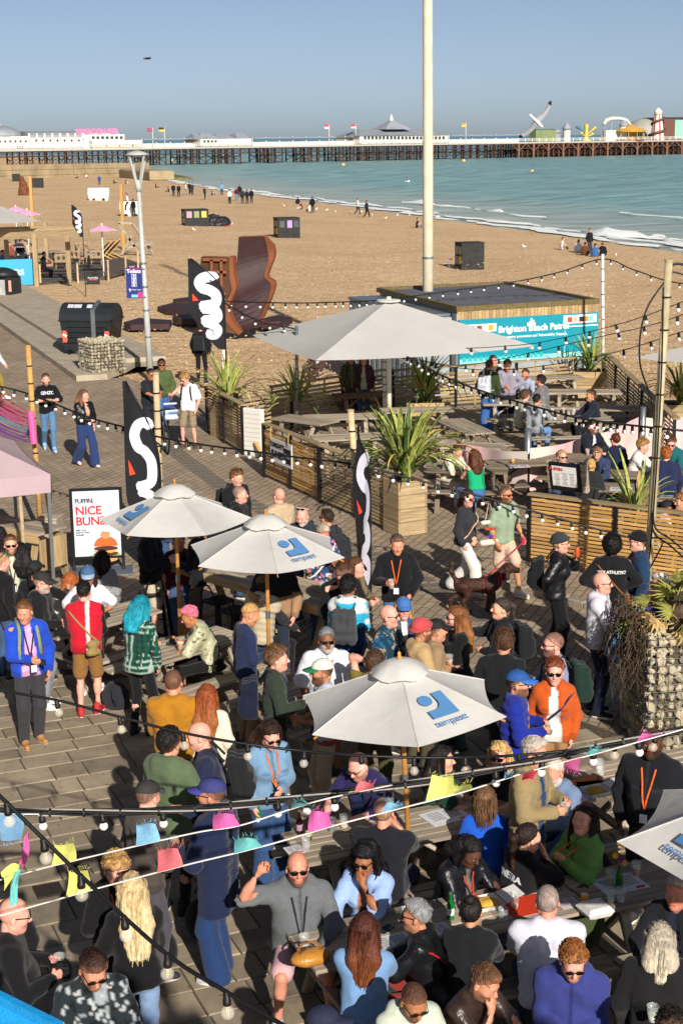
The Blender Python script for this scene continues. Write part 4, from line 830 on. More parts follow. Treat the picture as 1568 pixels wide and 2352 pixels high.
def cmat(hexc,rough=.8,kind='cloth'):
 k=kind+hexc+str(rough)
 if k not in _M:mat(k,hexc,rough,.1,30,bump=.3,bscale=90);_M[k].name=kind+'_'+hexc.strip('#')
 return _M[k]
ARM={'down':(.05,.05,-.50,'relax','in'),'hold':(-.05,.27,-.24,'grip','in'),'cup':(-.02,.31,-.20,'grip','in'),'pocket':(.02,.12,-.43,'relax','in'),'hip':(-.03,.02,-.34,'flat','in'),'table':(-.04,.40,-.27,'relax','down'),'table2':(-.14,.36,-.25,'relax','down'),'face':(-.13,.20,.05,'relax','back'),'mouth':(-.10,.24,.04,'grip','in'),'wave':(.10,.16,.27,'grip','fwd'),'wf':(.03,.20,-.45,'relax','in'),'wb':(.06,-.18,-.46,'relax','in'),'front':(-.14,.24,-.30,'relax','in'),'phone':(-.08,.26,-.16,'grip','up'),'head':(-.12,.02,.24,'relax','down'),'out':(.10,.42,-.12,'relax','in'),'chin':(-.13,.19,.02,'grip','back'),'knee':(.06,.38,-.42,'flat','down'),'clasp':(-.13,.26,-.10,'grip','in'),'back':(-.05,-.16,-.40,'relax','in'),'plate':(-.10,.30,-.22,'flat','up'),'elbow':(.06,.30,-.02,'relax','in')}
def ik(a,t,l1,l2,hint):
 d=t-a;L=np.linalg.norm(d);L2=min(L,(l1+l2)*.985);d=d/max(L,1e-6);t=a+d*L2
 x=(l1*l1-l2*l2+L2*L2)/(2*L2);h=math.sqrt(max(l1*l1-x*x,0));n=hint-d*(hint@d);n/=max(np.linalg.norm(n),1e-6)
 return a+d*x+n*h,t
PEOPLE={}
def person(x,y,yaw,who,h=1.75,sit=False,f=0,skin='#c98d70',hair=('short','#3a2a1e'),top='tee',tc='#222',bot='jeans',bc='#3b5478',shoe=('#2a2a2c','#d8d5cc'),arms=('down','down'),lean=None,hy=0,hp=0,twist=0,hat=None,glass=None,beard=None,lan=None,pack=None,bag=None,pat=None,open_=None,walk=0,fat=0.0,vox=.0225,slv=None,seat=.45,scarf=None,stance=.10,far=False,group='people at the seafront bar',cap_brim=None,slc=None,badge='#d9dbe6',text=None,root=None,knee=None,face_z=None,capz=None):
 s=h/1.78;rr=random.Random(hash((x,y))&0xffff);ns=int(rr.random()*1e6)
 lean=rad(lean if lean is not None else(10 if sit else 2));tw=rad(twist)
 w=.90 if f else 1.0;w*=1+fat*.4
 J={};pel=np.array([0,0,(seat+.095)if sit else.94*s-(.02 if walk else 0)])
 Rt=rz(tw);Rc=Rt@rx(-lean);Rm=rz(tw*.5)@rx(-lean*.6)
 mid=pel+Rm@np.array([0,0,.25*s]);nb=mid+Rc@np.array([0,0,.275*s]);hs=(.55+.45*s)*1.05
 Rh=Rt@rz(-rad(hy))@rx(-rad(hp));hc=nb+Rc@np.array([0,.012,.055])*s+Rh@np.array([0,.012,.115])*hs
 top_pt=hc+Rh@np.array([0,-.01,.118])*hs
 sh={q:nb+Rc@np.array([q*.172*s*w,0,-.05*s])for q in(1,-1)};el,wr,hm={},{},{}
 for q,an in((1,arms[0]),(-1,arms[1])):
  A=ARM[an]if isinstance(an,str)else an;t=sh[q]+Rt@(np.array([q*A[0]*w,A[1],A[2]])*s);hint=np.array([q*.6,-.5,-.6])
  if an in('hip',):hint=np.array([q*1.,-.35,.1])
  if an in('wave','head','face','chin','mouth','clasp','elbow'):hint=np.array([q*.8,.0,-1.])
  if an in('table','table2','plate'):hint=np.array([q*1.,-.3,-.5])
  el[q],wr[q]=ik(sh[q],t,.285*s,.25*s,Rt@hint);hm[q]=(A[3],A[4])
 hip={q:pel+np.array([q*.088*s*(1.08 if f else 1),0,0])for q in(1,-1)};kn,ank,toe={},{},{}
 for q in(1,-1):
  if sit:a_=np.array([q*.13,.40+.06*rr.random(),.085]);hint=np.array([q*.18,1,.25])
  elif walk:a_=np.array([q*.075,(.28 if q*walk>0 else-.27)*s,.085 if q*walk>0 else.14]);hint=np.array([0,1,0])
  else:a_=np.array([q*stance,.03*rr.uniform(-1,1)+(.05 if q>0 else-.03),.085]);hint=np.array([q*.12,1,0])
  if knee and sit:a_=np.array([q*knee[0],knee[1],.085])
  kn[q],ank[q]=ik(hip[q],a_,.445*s,.425*s,hint);toe[q]=q*rr.uniform(.05,.3)
 psi=rad(yaw);Rw=rz(math.pi+psi);wt=Rw@top_pt
 if root is None:
  g=P(x,y,top_pt[2]);gz=0.0
  for _ in range(4 if far and g.y>60 else 0):gz=float(bz(np.array([g.x]),np.array([g.y]))[0]);g=P(x,y,top_pt[2]+gz)
  loc=Vector((g.x-wt[0],g.y-wt[1],gz))
 else:loc=Vector(root)
 rt=thing('person',who,'person',tuple(loc),math.pi+psi,group);PEOPLE[who]=(rt,Rw,loc,wr,el,hm,hc,nb,s)
 vx=vox*(2.2 if far else 1.0);sk=np.array(C(skin))
 pr=[seg(pel+[-.06*s,0,0],mid+Rc@[-.06*s,0,.1],.085*s),seg(pel+[.06*s,0,0],mid+Rc@[.06*s,0,.1],.085*s),seg(sh[1]*.85+sh[-1]*.15,sh[-1]*.85+sh[1]*.15,.055*s),seg(nb+Rc@[0,-.01,-.04],hc+Rh@np.array([0,-.025,-.07])*hs,.057*s*(1+fat*.3),.052*s)]
 for q in(1,-1):
  fa_=.030 if f else.034
  pr+=[seg(sh[q],el[q],.046*s,.038*s,.03),seg(el[q],wr[q],.039*s,.026*s,.02),seg(el[q]*.7+wr[q]*.3,el[q]*.6+wr[q]*.4,fa_*s+.006,fa_*s+.005,.03),seg(hip[q],kn[q],.074*s,.05*s,.03),seg(kn[q],ank[q],.049*s,.035*s,.03),seg(kn[q]*.72+ank[q]*.28+[0,-.014,0],kn[q]*.55+ank[q]*.45+[0,-.012,0],.052*s,.046*s,.03)]
 V,Fq,_=surf(pr,.04,.044 if not far else.07);n0=len(V);cols=[np.tile(sk,(n0,1))*(1+.06*vnoise(V,14,ns))[:,None]];Vs,Fs=[V],[Fq]
 hv,hf,ht=HEAD[1 if f else 0];hcol=np.tile(sk,(len(hv),1));hb=C(hair[1])if hair and hair[1]else C('#4a3a30');hb=np.array(hb)
 hcol[ht==1]=sk*np.array([.82,.52,.52]);hcol[ht==3]=np.array([.62,.60,.57]);hcol[ht==4]=sk*.35+hb*.55
 iris=(ht==3)&(np.abs(np.abs(hv[:,0])-.032)<.006)&(hv[:,1]>.085);hcol[iris]=(.03,.025,.02)
 ck=np.exp(-(((np.abs(hv[:,0])-.042)/.02)**2+((hv[:,2]+.03)/.025)**2))*(hv[:,1]>.03);hcol*=1+ck[:,None]*np.array([.06,-.12,-.12])
 hv2=hv.copy()
 if beard:
  bm=(hv[:,2]<-.035)&(hv[:,1]>-.01)&(hv[:,2]>-.13)&((ht==0))&~((np.abs(hv[:,0])<.024)&(hv[:,2]>-.083)&(hv[:,1]>.07)&(hv[:,2]<-.052))&(hv[:,2]<-.035-.25*np.maximum(0,.05-np.abs(hv[:,0])))
  bc_=np.array(C(beard));hcol[bm]=sk*.25+bc_*.75;cen=np.array([0,.02,-.04]);hv2[bm]=cen+(hv[bm]-cen)*(1.05)
 if hair and hair[0]=='bald':
  sm=hv[:,2]>.03-(hv[:,1]-.02)*-.0;hcol[(hv[:,1]<.02)&(hv[:,2]>-.04)&(ht==0)]*=.93
 Vs.append((hv2*hs)@Rh.T+hc);Fs.append(hf+n0);cols.append(hcol);n0+=len(hv)
 for q in(1,-1):
  if far:break
  hv_,hf_=HANDS[hm[q][0]];hv_=hv_*(s*(.94 if f else 1.02));yd=wr[q]-el[q];yd/=np.linalg.norm(yd);pn={'in':Rt@[-q,0,0],'down':np.array([0,0,-1.]),'up':np.array([0,0,1.]),'back':Rt@[0,-1.,0],'fwd':Rt@[0,1.,0]}[hm[q][1]]
  zd=-(pn-yd*(pn@yd));zd/=max(np.linalg.norm(zd),1e-6);xd=np.cross(yd,zd)
  hv_=hv_*[q,1,1];M_=np.stack([xd,yd,zd],1);Vs.append(hv_@M_.T+wr[q]);Fs.append((hf_ if q>0 else hf_[:,::-1])+n0);cols.append(np.tile(sk*[1.0,.93,.9],(len(hv_),1)));n0+=len(hv_)
 colored('body',np.concatenate(Vs),np.concatenate(Fs),np.concatenate(cols),SKIN,rt)
 kinds={'tee':(.014,.45,.02),'polo':(.016,.5,.02),'shirt':(.018,.98,.05),'sweat':(.024,.98,.02),'hoodie':(.028,.98,.03),'jacket':(.026,.98,.04),'leather':(.026,.98,.03),'puffer':(.038,.98,.05),'vest':(.055,.0,.05),'tank':(.010,.0,-.06),'coat':(.036,.98,.26),'silver':(.034,.98,.04),'camp':(.024,.55,.06),'crop':(.03,.98,-.10)}
 th,sl,ln=kinds[top];th*=s;sl=sl if slv is None else slv;tcol=np.array(C(tc))
 belly=fat*.10;pl0=pel+np.array([0,0,-ln*s-(0 if not sit else-.02)]);hw_=.078*s*w
 def torso(t,f_):
  o=[seg(pl0+Rm@[-hw_*.95,0,0],mid+Rm@[-hw_*(.82 if f_ else.92),0,0],.096*s*(1.06 if f_ else 1)+t,(.082 if f_ else.094)*s+t),seg(pl0+Rm@[hw_*.95,0,0],mid+Rm@[hw_*(.82 if f_ else.92),0,0],.096*s*(1.06 if f_ else 1)+t,(.082 if f_ else.094)*s+t),seg(mid+Rm@[-hw_*.9,0,0],nb+Rc@[-hw_*1.12,0,-.13*s],(.082 if f_ else.094)*s+t,.098*s*w+t),seg(mid+Rm@[hw_*.9,0,0],nb+Rc@[hw_*1.12,0,-.13*s],(.082 if f_ else.094)*s+t,.098*s*w+t),seg(sh[1]*.93+sh[-1]*.07,sh[-1]*.93+sh[1]*.07,.058*s+t*.8),seg(nb+Rc@[-.05*s,-.012,-.02],nb+Rc@[.05*s,-.012,-.02],.062*s+t)]
  if f_:o+=[ell(nb+Rc@np.array([q*.075,.09,-.20])*s,np.array([.075,.065,.075])*s+t*.8)for q in(1,-1)]
  if f_ and ln>=0:o.append(ell(pel+[0,-.05,-.02],np.array([.165,.105,.13])*s+t))
  if belly:o.append(ell(mid+Rm@np.array([0,.05,-.05]),np.array([.15,.10+belly,.19])*s+t))
  return o
 tp=torso(th,f);lt=len(tp)
 if sl>0:
  for q in(1,-1):
   if sl<=.6:e_=sh[q]+(el[q]-sh[q])*(sl*1.75);tp.append(seg(sh[q],e_,.062*s+th,.060*s+th*1.3,.035))
   else:e_=el[q]+(wr[q]-el[q])*((sl-.5)*2);tp+=[seg(sh[q],el[q],.056*s+th*.7,.046*s+th*.75,.03),seg(el[q],e_,.046*s+th*.75,.033*s+th*.6,.025)]
 elif top=='vest':
  tp+=[seg(sh[q],sh[q]+(el[q]-sh[q])*.12,.07*s+th,.07*s+th)for q in(1,-1)]
 cuts=[(pl0+[0,0,-.035*s],Rm@[0,0,-1]),(hc+Rh@np.array([0,.0,-.118])*hs,Rh@[0,.55,.83])]
 if top=='tank':cuts.append((nb+Rc@[0,0,-.085*s],Rc@[0,0,1]))
 if top in('hoodie',)or scarf:tp+=[seg(nb+Rc@[-.075,-.075,.005],nb+Rc@[.075,-.075,.005],.052,.052),seg(nb+Rc@[-.085,-.03,.015],nb+Rc@[-.05,.05,-.01],.036),seg(nb+Rc@[.085,-.03,.015],nb+Rc@[.05,.05,-.01],.036),seg(nb+Rc@[-.05,-.10,-.06],nb+Rc@[.05,-.10,-.06],.045)]
 elif top in('jacket','leather','shirt','polo','puffer','vest','coat','silver','camp','crop'):tp+=[seg(nb+Rc@[q*.07,-.03,.015],nb+Rc@[q*.055,.06,-.015],.022+th*.2,.018)for q in(1,-1)]+[seg(nb+Rc@[-.07,-.035,.018],nb+Rc@[.07,-.035,.018],.022+th*.2)]
 V,Fq,N=surf(tp,.05*s,vx,cuts)
 cl=(V-nb)@Rc/s
 amp={'tee':.006,'tank':.002}.get(top,.008)*(0 if far else 1)
 fold=1.0-2.6*np.abs(vnoise(V*[.8,.8,1.5],17,ns))+.35*vnoise(V*[1,1,2.2],40,ns+1)
 if top in('puffer','vest'):fold=fold*.5+1.6*np.abs(np.sin(cl[:,2]*38))-.8;amp*=1.3
 arm=np.zeros(len(V),bool)
 if sl>0:
  dt=field(V,tp[:lt],.05*s);arm=dt>.015
 V=V+N*(fold*amp)[:,None]
 col=np.tile(tcol,(len(V),1));X,Y,Z=cl[:,0],cl[:,1],cl[:,2];fr_=(Y>.02)&~arm
 if slc:col[arm]=C(slc)
 if open_:
  wd_=.028+np.clip(-Z,0,.6)*.12 if len(open_)<3 else.03+np.clip(-Z,0,.6)*float(open_[2]);m_=fr_&(np.abs(X)<wd_);col[m_]=C(open_[0])
  V[m_]=V[m_]-N[m_]*.014
 if pat:col=pattern(pat,col,X,Y,Z,arm,V,ns)
 zmin=float(((pl0-nb)@Rc/s)[2])
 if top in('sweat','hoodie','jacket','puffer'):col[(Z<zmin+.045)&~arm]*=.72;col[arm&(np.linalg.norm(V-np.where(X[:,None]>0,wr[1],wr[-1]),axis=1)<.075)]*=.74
 if top in('jacket','hoodie','leather','coat','shirt','camp','puffer','vest')and not open_ and not pat:col[fr_&(np.abs(X)<.011)]*=.5 if tcol.max()>.08 else 2.6
 if top in('jacket','coat','shirt','leather'):m_=fr_&(np.abs(np.abs(X)-.095)<.045)&(np.abs(Z+.2)<.008);col[m_]*=.6 if tcol.max()>.08 else 2.2
 col[(np.linalg.norm((cl-[0,0,.0])[:,:2],axis=1)<.085)&(Z>-.035)]*=.8
 rel=vnoise(V,9,ns+5);col=col*(1+.05*rel)[:,None]
 mt={'leather':LEATH,'silver':SHINY,'crop':LEATH}.get(top,CLOTH)
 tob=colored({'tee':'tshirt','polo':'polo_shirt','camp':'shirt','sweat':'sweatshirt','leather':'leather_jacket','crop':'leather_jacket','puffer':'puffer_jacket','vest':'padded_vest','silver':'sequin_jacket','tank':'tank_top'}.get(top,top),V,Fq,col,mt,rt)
 if top=='vest' and slc:
  for q in(1,-1):v_,f_,n_=surf([seg(sh[q],el[q],.075*s,.066*s),seg(el[q],wr[q],.066*s,.048*s)],.04,vx);v_=v_+n_*(.007*vnoise(v_,30,ns))[:,None];colored('sleeve',v_,f_,C(slc),CLOTH,rt)
 def onto(Pc,dirn,off=.004,prims=tp):
  p=np.array(Pc,float);d=np.array(dirn,float);d/=np.linalg.norm(d)
  for _ in range(24):
   q=float(field(p[None].astype(F32),prims,.05*s)[0])
   if q<.001:break
   p=p+d*q
  return p-d*off
 PEOPLE[who]=PEOPLE[who]+(onto,Rc)
 wide={'jeans':.012,'slim':.004,'wide':.035,'chino':.018,'shorts':.02,'leggings':-.004,'jshorts':.02,'flare':.015}[bot];bcol=np.array(C(bc));pz_=np.array([0,0,.02])
 bp=[seg(hip[-1]*.9+pel*.1+pz_,hip[1]*.9+pel*.1+pz_,.090*s,.090*s),seg(pel*.35+hip[-1]*.65+pz_+Rm@[0,0,.08*s],pel*.35+hip[1]*.65+pz_+Rm@[0,0,.08*s],.078*s)]
 if f:bp.append(ell(pel+[0,-.045,-.03],np.array([.145,.09,.11])*s))
 for q in(1,-1):
  if bot in('shorts','jshorts'):e_=hip[q]+(kn[q]-hip[q])*.86;bp.append(seg(hip[q],e_,.088*s,.082*s+wide*.4,.03))
  else:
   ef=ank[q]+(np.array([0,-.01,.0]));bp+=[seg(hip[q],kn[q],.083*s+wide*.5,.060*s+wide,.03),seg(kn[q],ef,.058*s+wide,.044*s+wide+(.03 if bot in('flare','wide')else 0),.03)]
 V,Fq,N=surf(bp,.035,vx*1.35,[((0,0,.045),(0,0,-1)),(mid+Rm@[0,0,-.03],Rm@[0,0,1])])
 V=V+N*((.007 if not far else 0)*(vnoise(V*[1,1,1.8],26,ns+3)+.5*vnoise(V,60,ns+4)))[:,None]
 bcol_=np.tile(bcol,(len(V),1))*(1+(.16 if bot in('jeans','flare')else.06)*vnoise(V*[1,1,.5],11,ns+8))[:,None]
 colored({'shorts':'shorts','jshorts':'shorts','leggings':'leggings'}.get(bot,'jeans' if bot in('jeans','flare')else 'trousers'),V,Fq,np.maximum(bcol_,.002),CLOTH if bc!='lea' else LEATH,rt)
 if not far and shoe:
  for q in(1,-1):
   o=put('shoe',shoe_mesh(shoe),rt,tuple(ank[q]+[0,0,-.085]),(0 if not walk or q*walk>0 else.25*-1,0,-toe[q]),(s*(.92 if f else 1.02),)*3)
 Hm=Matrix([list(Rh[i]*hs)+[hc[i]]for i in range(3)]+[[0,0,0,1]])
 hat_=hat[0]if hat else None
 if hair and hair[0]!='bald':make_hair(rt,hair,Hm,hs,ns,far,hat_,sk)
 if hat and not far:
  if hat_=='cap':
   o=put('cap',cap_col(hat[1],hat[2]if len(hat)>2 else hat[1]),rt);o.matrix_local=Hm@Matrix.Diagonal((1.06,1.06,1.04,1))
  else:
   v_,f_,n_=surf([ell((0,-.014,.048),(.094,.113,.098))],.01,.011,[((0,.09,.045),(0,.30,-.95))]);v_=v_+n_*(.0035*np.sin(np.arctan2(v_[:,0],v_[:,1]+.014)*34))[:,None]
   bn=o=colored('beanie',v_,f_,C(hat[1]),CLOTH,rt);o.matrix_local=Hm
   v_,f_,n_=surf([seg((.093*math.sin(a),-.014+.112*math.cos(a),.043+.028*math.cos(a)),(.093*math.sin(a+.42),-.014+.112*math.cos(a+.42),.043+.028*math.cos(a+.42)),.019)for a in np.arange(0,6.28,.42)],.02,.011)
   o=colored('beanie_fold',v_,f_,np.array(C(hat[1]))*.92,CLOTH,bn)
 if glass and not far:
  up=str(glass).startswith('^');g_=glass[1:]if up else glass;g_=1 if g_ in('1',1)else g_;o=put('sunglasses' if g_ in(1,'r','w')else 'glasses',GL[g_],rt);o.matrix_local=Hm@(Matrix.Translation((0,-.055,.078))@Matrix.Rotation(rad(35),4,'X')if up else Matrix.Identity(4))
 if far:return rt
 if lan:
  mb=MB();e_=onto(nb+Rc@np.array([.0,.5,-.36])*s,Rc@[0,-1,0],.008)
  for q in(1,-1):
   pts=[nb+Rc@np.array([q*.062,-.03,.03])*s]+[onto(nb+Rc@np.array([q*.062*(1-t),.5,-.02-.34*t])*s,Rc@[0,-1,0],.008)for t in(.05,.2,.4,.6,.8,1.0)];mb.tube(pts,.0095,5,flat=.4)
  ly=mb.build('lanyard',cmat(lan),rt,True);fr2=frame(e_+Rc@[0,.012,-.065],Rc@[-1.,0,0],Rc@[0,0,1.]);o=MB().box((0,0,0),(.085,.125,.006),ch=.002).build('badge_holder',cmat('#1a1a1e'),ly);o.matrix_local=fr2;o2=MB().box((0,-.012,.004),(.07,.085,.004)).build('badge',cmat(badge,.4),ly);o2.matrix_local=fr2
 if pack:
  z0=-.33;cpt=nb+Rc@np.array([0,-.245-th*.6,-.24])*s;v_,f_,n_=surf([seg(cpt+Rc@np.array([q*.095,yy,.16-.04*(yy<0)])*s,cpt+Rc@np.array([q*.105,yy,-.17])*s,.048*s,.055*s)for q in(1,-1,0)for yy in(.03,-.055)]+[seg(cpt+Rc@[-.075,-.10,-.13],cpt+Rc@[.075,-.10,-.13],.045),seg(cpt+Rc@[-.075,-.10,-.03],cpt+Rc@[.075,-.10,-.03],.042)],.045,.018);v_=v_+n_*(.008*vnoise(v_,24,ns))[:,None]
  bp_=colored('backpack',v_,f_,np.tile(np.array(C(pack)),(len(v_),1))*(1+.1*vnoise(v_,20,3))[:,None],CLOTH,rt)
  for q in(1,-1):
   pts=[nb+Rc@np.array([q*.085,-.16,-.08])*s,nb+Rc@np.array([q*.095,-.07,.045+th])*s]+[onto(nb+Rc@np.array([q*(.10+.03*t),.5,-.02-.30*t])*s,Rc@[0,-1,0],.008)for t in(0,.33,.66,1)]+[nb+Rc@np.array([q*.18,.0,-.38])*s,nb+Rc@np.array([q*.13,-.14,-.40])*s]
   MB().tube(pts,.022*s,6,flat=.45).build('shoulder_strap',cmat(pack),bp_,True)
 if bag:
  q=bag[1];pts=[];ax_=pel*.25+mid*.75
  for i in range(20):
   a=2*math.pi*i/20;u_=np.array([math.cos(a),math.sin(a),0]);dn=Rc@np.array([q*math.cos(a),math.sin(a),.95*-math.cos(a)*-1*-1])
   c0=nb+Rc@np.array([0,0,-.26])*s;pts.append(onto(c0+Rc@np.array([-q*math.cos(a)*.55,math.sin(a)*.55,.62*math.cos(a)])*s,-(Rc@np.array([-q*math.cos(a)*.55,math.sin(a)*.55,.62*math.cos(a)])),.008,tp[:lt]))
  MB().tube(pts+[pts[0]],.014,5,flat=.4,cap=False).build('bag_strap',cmat(bag[0]),rt,True)
  if bag[2]:
   a=rad(bag[3]if len(bag)>3 else 180);bp0=onto(pel+Rm@np.array([q*.6*abs(math.cos(a)),.6*math.sin(a),.02])*s,-(Rm@np.array([q*abs(math.cos(a)),math.sin(a),0])),.05,tp[:lt]);sz=bag[2]
   fr2=frame(bp0,Rm@np.array([-math.sin(a),q*abs(math.cos(a)),0]),(0,0,1));v_,f_,n_=surf([seg((-sz*.35,-sz*.35,0),(sz*.35,-sz*.35,0),sz*.22),seg((-sz*.33,sz*.3,0),(sz*.33,sz*.3,0),sz*.18),seg((0,-sz*.3,0),(0,sz*.3,0),sz*.24)],sz*.3,.016);o=colored('shoulder_bag',v_,f_,C(bag[4]if len(bag)>4 else bag[0]),CLOTH,rt);o.matrix_local=fr2
 if text:
  me_=text_mesh(text[0],text[1],cmat(text[2]),.001,bold=.003);sd_=1 if text[3]=='front' else-1;co=np.empty(len(me_.vertices)*3);me_.vertices.foreach_get('co',co);co=co.reshape(-1,3);tu=rad(text[5]if len(text)>5 else 0);out=[]
  u_,v2=co[:,0]*math.cos(tu)-co[:,1]*math.sin(tu),co[:,0]*math.sin(tu)+co[:,1]*math.cos(tu);q_=nb+np.stack([-sd_*u_,np.full(len(co),sd_*.5),text[4]+v2],1)@Rc.T;dd=Rc@[0,-sd_,0]
  for _ in range(16):q_=q_+dd*np.maximum(field(q_.astype(F32),tp[:lt],.05*s),0)[:,None]
  q_=q_-dd*(.009+co[:,2:3]);me_.vertices.foreach_set('co',q_.ravel());me_.update();put('printed_lettering',me_,tob)
 return rt
def pattern(p,col,X,Y,Z,arm,V,ns):
 k,*cs=p;cs=[np.array(C(c))for c in cs]
 if k=='plaid':
  a=np.mod(X*14+V[:,0]*0,1);b=np.mod(Z*14,1);col[(a<.45)]=cs[0];col[(b<.4)]=col[(b<.4)]*.5+cs[1]*.5;col[(np.abs(a-.7)<.09)|(np.abs(b-.7)<.09)]=cs[2]
 elif k=='check':a=(np.mod(X*24,1)<.5)^(np.mod(Z*24,1)<.5);col[a]=cs[0]
 elif k=='blots':
  for i,c in enumerate(cs):m=vnoise(V,38+9*i,ns+20+i)>(.42-.03*i);col[m]=c
 elif k=='stripe':m=np.abs(X-.05)<.02;col[m&(Y<0)&~arm]=cs[0]
 elif k=='shoulder':
  m=arm&(np.abs(np.abs(X)*1-.2)<.5)&(np.abs(vnoise(V,1,3))>=0);q=np.abs((V-V.mean(0))[:,1]);n=(Z>-.08)&(np.abs(Y+.0)<.014);col[n&arm]=cs[0]
 elif k=='lower':m=Z<float(-.28);col[m&~arm]=cs[0];col[arm&(vnoise(V,1,1)<9)&(Z<-.24)]=cs[0]
 elif k=='block':m=arm;col[m&(np.mod(Z*7,1)<.5)]=cs[0];col[(Z>-.12)&~arm]=cs[1];col[(Z<-.3)&~arm]=cs[2]
 elif k=='trim':col[(Z<-.52)]=cs[0];col[arm&(Z<-.22)]=cs[0]if len(cs)<2 else cs[1]
 return col
_sh={}
def shoe_mesh(c):
 if c not in _sh:
  V,Fq=SHOEU;mb=MB();mb.v=[tuple(v)for v in V];mb.f=[tuple(int(i)for i in q)for q in Fq];mb.m=[0]*len(mb.f);mb.add(SHOES.v,SHOES.f,1);_sh[c]=mb.mesh('shoe',[cmat(c[0],.7),cmat(c[1],.7)],True)
 return _sh[c]
_cp={}
def cap_col(c,c2):
 if(c,c2)not in _cp:me=CAPM.copy();me.materials[0]=cmat(c);me.materials[1]=cmat(c2);_cp[(c,c2)]=me
 return _cp[(c,c2)]
_hc={}
